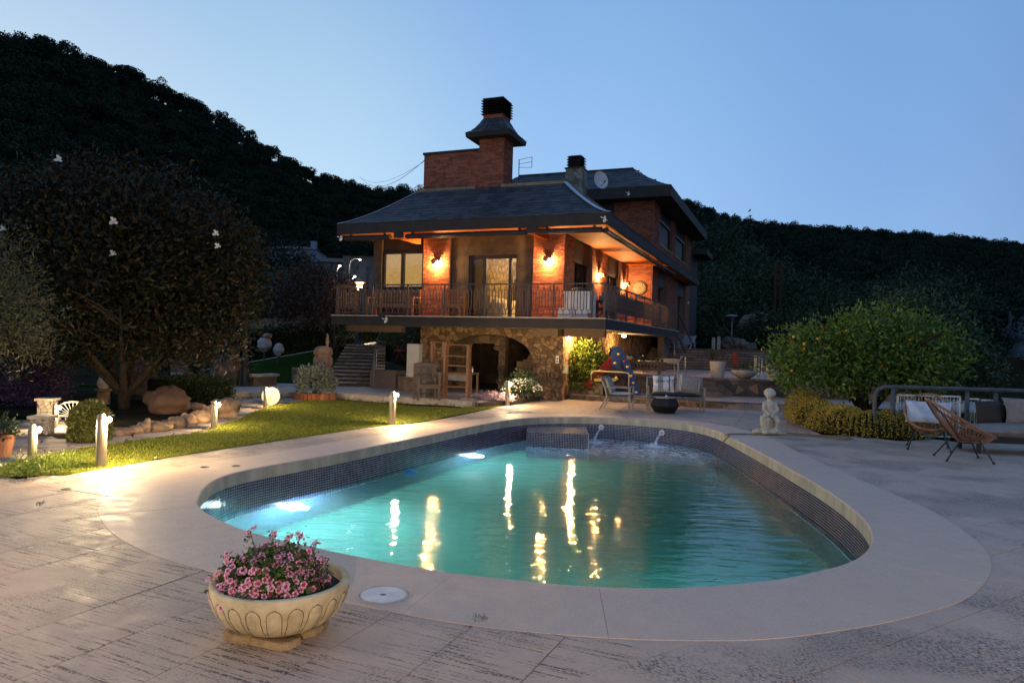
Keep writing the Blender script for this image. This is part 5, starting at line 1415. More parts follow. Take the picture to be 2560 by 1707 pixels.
# stairs: each tread a row of stones
stairs = empty('garden_stairs', label='wide stone garden steps climbing beside the house to the upper lawn', cat='stairs')
nst = 12; dv = STT - STB; dxy = Vector((dv.x, dv.y, 0)); side = Vector((dxy.y, -dxy.x, 0)).normalized()
MT['step'] = mat('step_stone', (.15, .11, .085), (.30, .235, .19), .9, 6, rand='obj', bump=.5)
MT['riser'] = mat('riser_stone', (.09, .06, .045), (.17, .12, .09), .9, 7, bump=.6)
for i in range(nst):
    p = STB + dv * (i / nst); q = STB + dv * ((i + 1) / nst); zt = STB.z + dv.z * (i + 1) / nst
    w = lerp(1.95, 1.55, i / nst) + (.7 if i < 2 else 0)
    if i == 5: pass
    rb = MB(); c = (p + q) / 2; ang = math.atan2(side.y, side.x)
    rb.box((c.x + dxy.x / nst * .1, c.y + dxy.y / nst * .1, zt / 2 - .1), (w, dxy.length / nst * 1.1, zt + .1), ang)
    st_ = rb.build('step', MT['riser'], stairs)
    x = -w / 2
    while x < w / 2 - .01:
        L = min(rnd.uniform(.35, .6), w / 2 - x); tb_ = MB()
        o_ = c + side * (x + L / 2)
        tb_.box((o_.x, o_.y, zt + rnd.uniform(-.006, .006)), (L - .012, dxy.length / nst * 1.12, .05), ang)
        tb_.build('tread_stone', MT['step'], st_); x += L
# low walls round the foot of the stairs
def rubble_wall(name, A, B, h, thick, label, cat='wall', cap=True, z0=0.0, cell=(.24, .13), m='stone_dk', h2=None, seed=0):
    t = empty(name, label=label, cat=cat)
    A = Vector(A); B = Vector(B); d = (B - A); L = Vector((d.x, d.y, 0)).length; u = Vector((d.x, d.y, 0)).normalized(); n = Vector((u.y, -u.x, 0))
    h2 = h if h2 is None else h2
    b = MB(); back = -n * thick
    b.add([A, B, B + back, A + back, A + Vector((0, 0, h)), B + Vector((0, 0, h2)), B + back + Vector((0, 0, h2)), A + back + Vector((0, 0, h))], [(3, 2, 1, 0), (4, 5, 6, 7), (0, 1, 5, 4), (1, 2, 6, 5), (2, 3, 7, 6), (3, 0, 4, 7)])
    b.build('mortar_bed', MT['smortar'], t)
    M = wallM(A, u, n)
    for P in voronoi(0, L, 0, h, cell[0], cell[1], rnd, .008):
        if abs(h2 - h) > .01 or abs(d.z) > .01: P = [(x, y * lerp(1, h2 / h, x / L) + d.z * x / L) for x, y in P]
        place_poly('stone', P, rnd.uniform(.01, .028), MT[m], t, M, .012)
    if cap:
        x = 0
        while x < L - .02:
            l = min(rnd.uniform(.35, .6), L - x); p = A + d * ((x + l / 2) / L) + back / 2; hh = lerp(h, h2, (x + l / 2) / L)
            c = MB(); c.box((p.x, p.y, p.z + hh + .025), (l - .01, thick + .08, .05), math.atan2(u.y, u.x)); c.build('cap_stone', MT['step'], t); x += l
    return t
rubble_wall('stone_plinth', G(740, 958, .13), G(823, 957, .13), .50, .45, 'low brick-like stone plinth left of the steps carrying the clay urn', cell=(.16, .08))
rubble_wall('retaining_wall', G(945, 967, .13), G(1045, 972, .13), .47, .4, 'low rubble wall with cap stones right of the garden steps', cell=(.22, .12))
rubble_wall('retaining_wall', G(950, 960, .3) + Vector((0, .6, 0)), D(962, 872, 30), .42, .35, 'rising rubble wall along the right side of the garden steps', cell=(.22, .14), h2=.3)
# hand rail
t = empty('hand_rail', G(925, 960, .3), label='bent steel tube hand rail halfway up the garden steps', cat='hand rail')
b = MB(); b.tube([(0, 1.0, .2), (0, 1.0, 1.15), (.05, .8, 1.28), (.12, .0, .95), (.12, 0, -.1)], .022, 8); b.build('tube', MT['steel'], t)
t = empty('hand_rail', D(956, 866, 29.2), label='arched steel hand rail at the top of the garden steps', cat='hand rail')
b = MB(); b.tube([(-.25, .3, -.8), (-.25, .3, .35), (-.1, .2, .62), (.12, .05, .75), (.22, 0, .72), (.22, 0, .2)], .022, 8); b.build('tube', MT['steel'], t)
# bright kerb under the hedge lit by a hidden light strip, hedge beyond
kp = [D(868, 866, 33.2), D(920, 861, 33.6), D(962, 853.5, 34.2)]
b = MB(); b.bar(kp[0], kp[1], .35, .10); b.bar(kp[1], kp[2], .35, .10)
tag(b.build('light_kerb', MT['white']), 'brightly lit white kerb under the hedge behind the lantern', 'kerb')
lamp('hedge_light', D(915, 845, 32.9), 60, (1, .72, .35), .1)
def hedge(name, A, B, depth, h, n, size, m, label, seed=0, hB=None, cat='hedge', asp=.5, rag=.08):
    rg_ = np.random.default_rng(seed); A = Vector(A); B = Vector(B)
    t = empty(name, A, label=label, cat=cat)
    d = B - A; u = Vector((d.x, d.y, 0)).normalized(); nn = Vector((u.y, -u.x, 0)); hB = hB or h
    s_ = rg_.uniform(0, 1, n); face = rg_.uniform(0, 1, n)
    hh = h + (hB - h) * s_
    wv = rag * (np.sin(s_ * 37 + seed) + np.sin(s_ * 91))
    off = np.where(face < .6, rg_.uniform(-.05, .08, n) + wv * .5, rg_.uniform(-depth, 0, n)); zz = np.where(face < .6, rg_.uniform(0, 1, n) * hh, hh * (1 + rg_.uniform(-.08, .04, n)) + wv)
    C = np.outer(s_, np.array(d)) + np.outer(off, np.array(nn)); C[:, 2] += zz
    out = np.where((face < .6)[:, None], np.array(nn)[None], np.array((0, 0, 1.0))[None])
    quads_obj('foliage', leaf_verts(C, size, asp, rg_, up=.3, out=out), m, t)
    b = MB(); k1 = -nn * .12; k2 = -nn * depth
    b.add([k1, d + k1, d + k2, k2, k1 + Vector((0, 0, h * .93)), d + k1 + Vector((0, 0, hB * .93)), d + k2 + Vector((0, 0, hB * .93)), k2 + Vector((0, 0, h * .93))], [(3, 2, 1, 0), (4, 5, 6, 7), (0, 1, 5, 4), (1, 2, 6, 5), (2, 3, 7, 6), (3, 0, 4, 7)])
    b.build('twigs', MT['earth'], t)
    return t
hedge('hedge', D(560, 918, 35.8), D(830, 868, 35.8), 1.2, 1.55, 9000, .13, MT['leaf_dk'], 'long dark hedge behind the curved upper path', 1, hB=1.35)
hedge('hedge', D(830, 868, 36), D(1010, 850, 38), 1.0, 1.45, 7000, .12, MT['leaf_box'], 'lamplit hedge behind the bright kerb under the balcony', 2)
rubble_wall('boundary_wall', D(600, 870, 42), D(845, 850, 42), 1.6, .3, 'brown boundary wall rising behind the long dark hedge', cap=False, cell=(.6, .4))
# clipped hedge and topiary in the left bed
hedge('hedge', G(445, 1012), G(583, 1003), 1.3, .62, 6000, .06, MT['leaf_dk'], 'clipped low hedge behind the row of rocks', 3, rag=.02)
def topiary(loc, r, h, label):
    t = empty('boxwood_ball', loc, label=label, cat='topiary'); rg_ = np.random.default_rng(9)
    N = 9000; d = rg_.normal(size=(N, 3)); d /= np.linalg.norm(d, axis=1)[:, None]; d[:, 2] = np.abs(d[:, 2])
    C = d * np.array((r, r, h * .55)) * (1 + .05 * rg_.normal(size=N))[:, None]; C[:, 2] += h * .45
    C[: N // 3, 2] = rg_.uniform(.02, h * .5, N // 3); q = C[: N // 3, :2]; q /= np.linalg.norm(q, axis=1)[:, None]; C[: N // 3, :2] = q * r * (1 + .04 * rg_.normal(size=N // 3))[:, None]
    quads_obj('foliage', leaf_verts(C, .045, .55, rg_, up=.2, out=d), MT['leaf_box'], t)
    b = MB(); b.lathe([(r * .9, 0), (r * .92, h * .45), (r * .75, h * .8), (.01, h * .93)], 20); b.build('twigs', MT['earth'], t)
topiary(G(224, 1103) , .28, .62, 'rounded clipped boxwood bush left of the big bollard')
# rocks
rk = [(290, 1090, .26, .13), (330, 1086, .18, .14), (352, 1082, .15, .21), (384, 1080, .26, .17), (411, 1073, .16, .17), (433, 1071, .20, .20), (462, 1064, .22, .22), (487, 1058, .26, .22), (508, 1050, .20, .24), (262, 1092, .15, .12)]
nmr = ['second', 'third', 'tall pitted', 'broad orange', 'narrow', 'pale middle', 'round tan', 'brown', 'rearmost', 'first small']
for i, (px, py, w, h) in enumerate(rk):
    g = G(px, py); b = MB(); b.blob((0, 0, h * .38), (w * .8, .17, h * .62), i * 3 + 1, .24, 16, 10, flat=-h * .42)
    tag(b.build('border_rock', MT['rock'], loc=(g.x, g.y + .15, 0), smooth=True), '%s rock in the row edging the bed behind the lawn path' % nmr[i], 'rock', 'rocks edging the left bed')
g = G(545, 1045); b = MB(); b.blob((0, 0, .15), (.32, .26, .25), 77, .3, 20, 12, flat=-.16)
tag(b.build('garden_rock', MT['rock'], loc=(g.x, g.y + .3, 0), smooth=True), 'large rounded rock behind the middle bollard at the end of the row', 'rock')
g = G(395, 1036); b = MB(); b.blob((0, 0, .26), (.46, .4, .36), 5, .2, 20, 12, flat=-.27)
tag(b.build('boulder', MT['redrock'], loc=(g.x, g.y + .4, 0), smooth=True), 'big flat-faced reddish boulder under the magnolia', 'boulder')
g = G(485, 1022); b = MB(); b.blob((0, 0, .05), (.3, .2, .10), 15, .2, 14, 8)
tag(b.build('garden_rock', MT['rock'], loc=(g.x, g.y, 0), smooth=True), 'flat pale rock in front of the clipped hedge', 'rock')
bed = sheet('flower_bed', [(-6.6, 12.6), (-6.2, 14.8), (-6.9, 16.8), (-7.8, 19.4), (-8.6, 20.3), (-16, 22), (-19, 14), (-9.2, 14.5), (-8.0, 14.0), (-7.4, 12.2)], -.006, MT['earth'])
# plaque, standing stones, stone figure, bird bath
g = G(443, 965)
t = empty('plaque_stone', g, label='rough stone with a pale inscribed plaque behind the clipped hedge', cat='plaque stone')
b = MB(); b.blob((0, .2, .35), (.34, .24, .52), 31, .15, 14, 10); b.build('rough_stone', MT['rock_dk'], t, smooth=True)
b = MB(); b.bx(-.20, .20, -.10, -.04, .02, .46); b.build('plaque', MT['conc'], t)
b = MB(); [b.bx(-.15, .13 - .04 * (k % 2), -.106, -.101, .10 + .07 * k, .125 + .07 * k) for k in range(5)]; b.build('inscription', MT['soil'], t)
for (px, py, w, h, sd, nm) in ((548, 975, .24, 1.0, 41, 'pitted standing stone left of the lantern post'), (580, 972, .30, 1.15, 42, 'tall pitted standing stone behind the lantern post'), (505, 960, .28, .36, 43, 'round pitted stone on the lawn behind the clipped hedge'), (340, 985, .5, 1.0, 44, 'grey pointed standing stone behind the magnolia trunk')):
    g = G(px, py, .03); b = MB(); b.blob((0, 0, h * .45), (w, .22, h * .55), sd, .22, 16, 14)
    tag(b.build('standing_stone', MT['rock_dk'], loc=g, smooth=True), nm, 'standing stone')
# sculptures on forked stands
for (px, py0, py1, w, h, sd, nm, top) in ((555, 897, 858, .30, .36, 51, 'pale broken stone head on a forked stand, left of the three', 'j'), (660, 880, 842, .30, .34, 52, 'pale stone with a flat dark stone on top, middle of the three on stands', 'c'), (695, 889, 861, .23, .28, 53, 'smallest pale stone on a forked stand, right of the three', None)):
    base = D(px, {555: 927, 660: 904, 695: 912}[px], 31); c = D(px, (py0 + py1) / 2, 31)
    t = empty('stone_sculpture', base, label=nm, cat='sculpture', group='stones on forked stands')
    z = c.z - base.z
    b = MB(); b.tube([(0, 0, 0), (0, 0, z - h)], .035, 8)
    for s_ in (-1, 1): b.tube([(0, 0, z - h), (s_ * w * .7, -.1, z - h * .8), (s_ * w * .9, -.15, z - h * .35)], .03, 6)
    b.build('forked_stand', MT['dark'], t)
    b = MB(); b.blob((0, 0, z), (w, w * .8, h), sd, .12, 18, 12)
    if top == 'j':
        for k in range(4): b.blob((-.1 + .09 * k, 0, z + h * .85), (.05, .06, .16), k, .2, 8, 6)
    b.build('stone', mat('pale_marble', (.26, .24, .25), (.36, .33, .34), .8, 5, bump=.3) if sd == 51 else bpy.data.materials['pale_marble'], t, smooth=True)
    if top == 'c': b = MB(); b.blob((.1, 0, z + h * 1.05), (w * .68, .2, .14), 3, .06, 14, 8); b.build('cap_stone', MT['rock'], t, smooth=True)
# big lantern post by the bench (its lantern is up in the magnolia)
def lantern_post(loc, H_, label, lit, sc=1.0):
    t = empty('lantern_post', loc, label=label, cat='lantern')
    b = MB(); b.lathe([(.26, 0), (.26, .08), (.19, .12), (.16, .3), (.13, .65), (.10, .80), (.14, .84), (.12, .95), (.14, 1.0), (.08, 1.1), (.065, 1.2), (.055, H_ - .05), (.09, H_)], 16); b.build('post', MT['dark'], t, smooth=True)
    b = MB(); b.lathe([(.09, H_), (.16, H_ + .36)], 6); b.build('lantern_glass', emis('lantern_glass', (1, .72, .36), 4) if lit else MT['glass'], t)
    b = MB(); b.lathe([(.22, H_ + .36), (.20, H_ + .40), (.08, H_ + .52), (.03, H_ + .54), (.03, H_ + .6), (.005, H_ + .64)], 12); b.build('lantern_roof', MT['terr'], t)
    if lit: lamp('lantern_light', (0, 0, H_ + .2), 60, (1, .66, .32), .12, t)
    return t
lantern_post(G(610, 975, .02), 3.4, 'tall dark cast iron lantern post beside the stone bench', False)
base = D(895, 862, 31.5); top = D(901, 718, 31.5)
lantern_post(base, top.z - base.z - .15, 'lit cast iron lantern rising behind the left end of the balcony', True)
# bench, lit disc stone
A_ = G(618, 975, .03); B_ = G(683, 972, .03)
t = empty('stone_bench', (A_ + B_) / 2 + Vector((0, .3, 0)), math.atan2(B_.y - A_.y, B_.x - A_.x), 'curved pale stone bench beside the lantern post', 'bench')
b = MB(); n = 10; L = .55
vs = []
for i in range(n + 1):
    s_ = i / n * 2 - 1; vs.append((s_ * L, -.22 - .10 * (1 - s_ * s_) + .10)); 
vs2 = [(x, y + .42) for x, y in reversed(vs)]
b.prism(vs + vs2, .42, .50); b.build('seat', MT['conc'], t)
b = MB(); b.prism([(x * .85, y * .9 + .03) for x, y in vs + vs2], 0, .42); b.build('base', MT['stone_dk'], t)
g = G(665, 1016); b = MB(); b.tube([(0, -.05, .24), (0, .05, .24)], .235, 28)
t = empty('millstone', (g.x + .0, g.y + .38, 0), label='pale round millstone standing on edge behind a bollard', cat='millstone')
b.build('disc', MT['conc'], t); b = MB(); b.blob((0, .1, .03), (.25, .12, .06), 3, .2, 12, 6); b.build('support_stones', MT['rock'], t)
# grey-green shrub in brick ring
g = G(778, 1000, .0)
t = shrub('round_shrub', (g.x, g.y + .35, .16), (.52, .40, .50), 3400, .07, MT['leaf_grey'], 'grey-green round shrub in a brick ring in front of the steps', seed=5, lower=-.4)
t2 = empty('brick_ring', (g.x, g.y + .35, 0), label='half ring of upright bricks round the grey-green shrub', cat='edging')
bk = MB(); bk.bx(-.05, .05, -.035, .035, 0, .19); bk = bk.mesh('brick', MT['brick'])
for k in range(17):
    a = math.pi + math.pi * (k + .5) / 17; inst('brick', bk, (.60 * math.cos(a), .48 * math.sin(a), 0), (0, 0, a + math.pi / 2 if k % 2 else a + math.pi / 2 + .05), parent=t2)
b = MB(); b.lathe([(.001, .16), (.55, .15)], 20); b.build('soil', MT['soil'], t2)
# urn on the plinth
g = G(800, 936, .66)
t = empty('clay_urn', (g.x, g.y + .3, .68), label='broken clay urn standing on the stone plinth by the steps', cat='urn')
b = MB(); b.lathe([(.14, 0), (.24, .12), (.30, .35), (.28, .5), (.24, .55), (.30, .62), (.26, .78), (.12, .85), (.10, .80), (.02, .5)], 20); b.build('body', mat('old_clay', (.16, .10, .07), (.28, .19, .13), .9, 6, bump=.4), t, smooth=True)
b = MB(); b.blob((.12, 0, 1.0), (.05, .05, .22), 2, .15, 10, 8); b.build('broken_neck', bpy.data.materials['old_clay'], t, smooth=True)
# gate, pillars
def pillar(name, px, py, w, h, label):
    g = G(px, py); t = empty(name, (g.x, g.y + w / 2, 0), .15, label, 'pillar')
    b = MB(); b.bx(-w / 2, w / 2, -w / 2, w / 2, 0, h); b.build('core', MT['smortar'], t)
    for n_, (p0, u_, nr) in enumerate((((-w / 2, -w / 2, 0), (1, 0, 0), (0, -1, 0)), ((w / 2, -w / 2, 0), (0, 1, 0), (1, 0, 0)))):
        for P in voronoi(0, w, 0, h, .12, .07, rnd, .005, jit=.15): place_poly('stone', P, .01, MT['conc'], t, wallM(p0, u_, nr), .006)
    b = MB(); b.bx(-w / 2 - .04, w / 2 + .04, -w / 2 - .04, w / 2 + .04, h, h + .05); b.build('cap', MT['conc'], t)
pillar('gate_pillar', 107, 1057, .25, .42, 'lit pale stone gate pillar left of the fan-shaped gate')
pillar('gate_pillar', 93, 1086, .26, .26, 'low stone pillar behind the leftmost bollard')
g0 = G(123, 1057); g1 = G(222, 1055); gc = (g0 + g1) / 2; Wd = (g1 - g0).length
t = empty('fan_gate', (gc.x, gc.y + .1, 0), math.atan2(g1.y - g0.y, g1.x - g0.x), 'white iron gate with a sunburst fan top behind the boxwood', 'gate')
rr0 = Wd / 2
b = MB(); b.tube([(rr0 * math.cos(a), 0, .12 + rr0 * .86 * math.sin(a)) for a in [math.pi * i / 20 for i in range(21)]], .012, 6); b.build('arch', MT['white'], t)
b = MB(); b.tube([(.93 * rr0 * math.cos(a), 0, .12 + .93 * rr0 * .86 * math.sin(a)) for a in [math.pi * i / 20 for i in range(21)]], .006, 5); b.build('inner_arch', MT['white'], t)
for k in range(13):
    a = math.pi * (k + .5) / 13; b = MB(); b.tube([(.15 * rr0 * math.cos(a), 0, .12 + .13 * rr0 * math.sin(a)), (.93 * rr0 * math.cos(a), 0, .12 + .8 * rr0 * math.sin(a))], [.004, .008], 5); b.build('fan_bar', MT['white'], t)
b = MB(); b.bar((-rr0, 0, .12), (rr0, 0, .12), .02, .02); b.bar((-rr0, 0, .0), (rr0, 0, .0), .02, .02); b.build('rail', MT['white'], t)
for k in range(4):
    b = MB(); x0 = -rr0 + rr0 * .5 * (k + .5); b.tube([(x0 + .05 * (1 - q / 14) * math.cos(q), 0, .06 + .05 * (1 - q / 14) * math.sin(q)) for q in range(12)], .006, 5); b.build('scroll', MT['white'], t)
# low figure by the magnolia
g = G(258, 1010)
t = empty('bust', (g.x, g.y, 0), label='weathered stone bust on a low column beside the magnolia trunk', cat='bust')
b = MB(); b.lathe([(.16, 0), (.14, .3), (.2, .34), (.2, .38), (.001, .38)], 14); b.build('column', MT['rock'], t)
b = MB(); b.blob((0, 0, .52), (.16, .11, .18), 4, .08, 14, 10); b.blob((0, 0, .77), (.09, .09, .12), 5, .06, 14, 10); b.build('torso', MT['conc'], t, smooth=True)
# bollards
def bollard(px, py, h, pw, label, rad=.06, ang=0.0, ball=True):
    g = G(px, py)
    t = empty('bollard_lamp', g, ang, label, 'bollard lamp', 'bollard lamps along the lawn')
    b = MB(); b.tube([(0, 0, 0), (0, 0, h - .08)], rad, 20); b.tube([(0, 0, h - .08), (-.01, 0, h)], [rad, rad * .6], 20); b.build('post', MT['conc'] if False else MT['bol'], t, smooth=False)
    b = MB(); b.blob((rad + .03, 0, h - .07), (.027, .03, .038), 1, 0, 14, 10); b.build('bulb', MT['bulb_warm'], t, smooth=True)
    b = MB(); b.bx(rad - .01, rad + .085, -.03, .03, h - .02, h - .008); b.build('visor', MT['bol'], t)
    lamp('bollard_light', (rad + .05, 0, h - .085), pw * 1.15, (1.0, .72, .38), .035, t)
MT['bol'] = mat('bronze_bollard', (.22, .19, .14), (.26, .22, .16), .4, 4, metal=.4)
bollard(252, 1166, .69, 230, 'nearest and tallest bollard lamp at the bright edge of the lawn', .066)
bollard(535, 1070, .52, 95, 'bollard lamp in front of the large rounded rock, left side of the lawn', .055)
bollard(663, 1019, .52, 95, 'bollard lamp in front of the round millstone at the back of the lawn', .05)
bollard(980, 1061, .69, 190, 'bollard lamp on the pool side of the lawn in front of the garden steps', .066)
bollard(1268, 1014, .69, 180, 'bollard lamp among white flowers before the stone arch', .066)
bollard(80, 1153, .50, 95, 'leftmost bollard lamp next to the low stone pillar', .055)
bollard(137, 1070, .44, 110, 'bollard lamp standing before the fan-shaped gate', .045)
# small plants at left edge
for i, (px, py, r, n, nm) in enumerate(((30, 1196, .20, 500, 'ragged green herb tuft at the left edge of the picture'), (98, 1190, .20, 700, 'bright green sprawling plant at the lawn tip near the big bollard'), (150, 1185, .12, 250, 'small fern-like plant right of the sprawling one at the lawn tip'))):
    g = G(px, py); shrub('herb_plant', (g.x, g.y + .1, 0), (r, r * .6, .12), n, .045, MT['leaf_bright'], nm, 'plant', .3, seed=20 + i, stem=False, up=.9)
g = G(10, 1140)
t = empty('flower_pot', (g.x - .05, g.y + .0, 0), label='terracotta pot cut by the left edge of the picture', cat='pot')
b = MB(); b.lathe([(.12, 0), (.17, .25), (.19, .27), (.19, .31), (.15, .31), (.14, .26), (.001, .26)], 18); b.build('pot', MT['terr'], t); 
shrub('potted_plant', (g.x - .05, g.y, .26), (.16, .16, .14), 300, .06, MT['leaf_dk'], 'dark plant in the terracotta pot at the left edge', 'plant', stem=False, seed=4)
g = G(45, 1010)
shrub('lavender_bush', (g.x - .3, g.y + .2, -.0), (1.1, .8, .85), 16000, .07, MT['leaf_pur'], 'wide mauve flowering bush at the far left under the olive', seed=8, lower=-.5, cr=.12, stem=False)
# flower planter with bollard in front of the arch
t = empty('stone_planter', label='low stone-edged planter in front of the arch', cat='planter')
ppl = [(-.93, 19.25), (-.2, 20.15), (.45, 21.3), (.95, 22.3), (.3, 22.35), (-.6, 21.2), (-1.35, 19.9)]
b = MB(); b.prism(ppl, 0, .13); b.build('soil', MT['soil'], t)
for i in range(7):
    a = Vector((*ppl[i], 0)); c = Vector((*ppl[(i + 1) % 7], 0)); n = max(1, round((c - a).length / .35))
    if 0 <= i <= 3 and i != 99:
        hh = .16 if i > 3 or i == 6 else .03
    for j in range(n):
        p = a.lerp(c, (j + .03) / n); q = a.lerp(c, (j + .97) / n)
        if i in (6, 5, 4): bb = MB(); bb.bar(p + Vector((0, 0, .11)), q + Vector((0, 0, .11)), .12, .24); bb.build('edge_stone', MT['step'], t)
g = Vector((.35, 21.5, .12)); shrub('white_flower_bush', g, (.55, .5, .48), 1500, .07, MT['leaf_dk'], 'dark-leaved bush covered in small white flowers right of the planter lamp', seed=12)
rg_ = np.random.default_rng(3); d = rg_.normal(size=(700, 3)); d /= np.linalg.norm(d, axis=1)[:, None]; d = d[d[:, 2] > -.1]
fb = [o for o in bpy.data.objects if o.name.startswith('white_flower_bush')][-1]
quads_obj('blossom', leaf_verts(d * np.array((.58, .52, .30)) + np.array((0, 0, .28)), .055, .8, rg_, up=.2, out=d), MT['petal_white'], fb)
sh2 = shrub('ground_cover_flowers', (-.45, 20.5, .12), (.55, .35, .10), 1600, .035, MT['petal_lilac'], 'low carpet of pale pink flowers in the planter left of the lamp', 'flowers', .8, seed=13, stem=False)
# ------------------------------------------------------------------ right terraces
def flat(name, poly, z0, z1, m):
    b = MB(); b.prism(poly, z0, z1); o = b.build(name, m); o['kind'] = 'structure'; return o
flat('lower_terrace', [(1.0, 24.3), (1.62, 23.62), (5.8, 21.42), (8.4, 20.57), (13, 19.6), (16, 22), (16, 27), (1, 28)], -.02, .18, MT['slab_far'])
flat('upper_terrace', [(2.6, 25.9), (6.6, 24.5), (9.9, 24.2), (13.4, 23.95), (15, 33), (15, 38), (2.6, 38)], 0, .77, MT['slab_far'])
flat('garden_terrace', [(5, 37.2), (40, 37.2), (45, 60), (-5, 60)], 0, 1.77, MT['earth'])
rubble_wall('terrace_step', (1.62, 23.60, 0), (5.8, 21.40, 0), .13, .3, 'long low stone step behind the armchair and sofa', 'step', cell=(.24, .12))
rubble_wall('terrace_step', (5.8, 21.40, 0), (12.5, 19.6, 0), .13, .3, 'long low stone step behind the statue', 'step', cell=(.24, .12))
rubble_wall('terrace_wall', (2.9, 25.75, .18), (6.6, 24.45, .18), .54, .3, 'stone retaining wall behind slide and sofa', cell=(.26, .16))
MT['stone_mix'] = mat('ochre_wall_stone', (.10, .075, .06), (.30, .18, .10), .9, 4, rand='obj', bump=.5, randamt=.8)
rubble_wall('terrace_wall', (6.6, 24.45, .18), (13.5, 23.9, .18), .54, .3, 'stone retaining wall under the row of white pots', cell=(.34, .17), m='stone_mix')
t = empty('terrace_steps', label='wide stone steps rising at the back of the upper terrace', cat='stairs')
for k in range(8):
    b = MB(); y0 = 33.5 + .46 * k; b.bx(6.6, 14.9, y0, y0 + .46 + .02, .5, .77 + .125 * (k + 1) - .05); s_ = b.build('step', MT['riser'], t)
    x = 6.6
    while x < 14.9:
        L = min(rnd.uniform(.6, 1.1), 14.9 - x); b = MB(); b.bx(x + .008, x + L - .008, y0 - .03, y0 + .47, .77 + .125 * (k + 1) - .048, .77 + .125 * (k + 1)); b.build('tread_stone', MT['step'], s_); x += L + .001
for k in range(3):
    g = Vector((6.4 - .5 * k, 24.25 - .0 * k, .18))
t = empty('corner_steps', label='two small stone steps behind the right end of the sofa', cat='stairs')
for k in range(3): b = MB(); b.bx(5.75, 6.9, 23.35 + .32 * k, 24.6, .18, .18 + .15 * (k + 1)); b.build('step', MT['step'], t)
# rails by the steps
def frame_rail(name, pts, r, m, label):
    t = empty(name, pts[0], label=label, cat='rail'); p0 = Vector(pts[0]); b = MB(); b.tube([Vector(p) - p0 for p in pts], r, 8); b.build('tube', m, t); return t
def P3(px, py, Y): return D(px, py, Y)
frame_rail('hand_rail', [P3(1694, 955, 23.3), P3(1696, 908, 23.3), P3(1704, 892, 23.5), P3(1714, 892, 23.9), P3(1712, 958, 23.9)], .022, MT['steel'], 'thin steel hand rail behind the sofa at the corner steps')
frame_rail('tube_frame', [G(1478, 983, .18), P3(1478, 935, 22.9), P3(1481, 929, 22.9), P3(1488, 927, 22.9), P3(1562, 931, 22.6), P3(1571, 933, 22.6), P3(1573, 940, 22.6), G(1571, 986, .18)], .022, MT['cream'], 'bent grey tube barrier in front of the slide')
# climbing plant under the lamp
c = Vector((2.42, 23.75, .35))
t = shrub('climbing_shrub', c, (.66, .5, .95), 6200, .11, MT['leaf_bright'], 'big glossy green shrub lit by the lamp under the balcony', seed=31, lower=-.75, cr=.10)
rg_ = np.random.default_rng(2); d = rg_.normal(size=(26, 3)); d /= np.linalg.norm(d, axis=1)[:, None]; d[:, 1] = -abs(d[:, 1])
quads_obj('red_blossom', leaf_verts(d * np.array((.66, .5, .9)) + np.array((0, 0, .55)), .08, .8, rg_), mat('red_petal', (.45, .05, .03), (.6, .1, .05), .6, transl=.3), t)
rubble_wall('shrub_planter', (1.85, 23.45, .18), (3.0, 23.15, .18), .32, .8, 'low stone planter holding the big glossy shrub', cell=(.2, .14))
# slide
SY = 23.3
t = empty('playground_slide', (3.8, SY, .18), label='blue plastic climbing wall with yellow grips and a red slide', cat='slide')
outer = [(3.28, .95), (3.25, 1.30), (3.32, 1.52), (3.46, 1.60), (3.62, 1.50), (3.82, 1.15), (4.05, .62), (4.28, .0)]
inner = [(3.50, .80), (3.55, 1.0), (3.58, 1.12), (3.60, 1.10), (3.66, .95), (3.78, .70), (3.90, .40), (4.0, .0)]
MT['blue'] = mat('blue_play_plastic', (.014, .042, .15), (.022, .06, .20), .5, 3); MT['red'] = mat('red_play_plastic', (.22, .014, .008), (.28, .020, .012), .5, 3); MT['yel'] = mat('yellow_grip', (.65, .48, .12), None, .5)
outer = [(x - 3.8, z) for x, z in outer]; inner = [(x - 3.8, z) for x, z in inner]
b = MB(); n = len(outer)
vs = [(x, 0, z) for x, z in outer] + [(x, 0, z) for x, z in inner] + [(x, .06, z) for x, z in outer] + [(x, .06, z) for x, z in inner]
fs = [(i, i + 1, n + i + 1, n + i) for i in range(n - 1)] + [(2 * n + i, 3 * n + i, 3 * n + i + 1, 2 * n + i + 1) for i in range(n - 1)] + [(i, 2 * n + i, 2 * n + i + 1, i + 1) for i in range(n - 1)]
b.add(vs, fs); b.build('side_panel', MT['blue'], t)
b = MB(); b.add([(v[0], v[1] + .60, v[2]) for v in vs], fs); b.build('side_panel', MT['blue'], t)
b = MB()
for i in range(2, n - 1): b.bar((outer[i][0] - .05, .33, outer[i][1] - .03), (outer[i + 1][0] - .05, .33, outer[i + 1][1] - .03), .56, .04)
b.build('climbing_face', MT['blue'], t)
for k, (i, s_) in enumerate(((0, .6), (2, .6), (4, .4), (4, 1.0), (5, .7), (6, .2), (6, .8))):
    x = (outer[i][0] + inner[i][0]) / 2 * (1 - s_) + (outer[min(i + 1, n - 1)][0] + inner[min(i + 1, n - 1)][0]) / 2 * s_; z = (outer[i][1] + inner[i][1]) / 2 * (1 - s_) + (outer[min(i + 1, n - 1)][1] + inner[min(i + 1, n - 1)][1]) / 2 * s_
    b = MB(); b.blob((x, -.02, z), (.055, .03, .04), k, .12, 10, 6); b.build('grip', MT['yel'] if k != 2 else MT['red'], t, smooth=True)
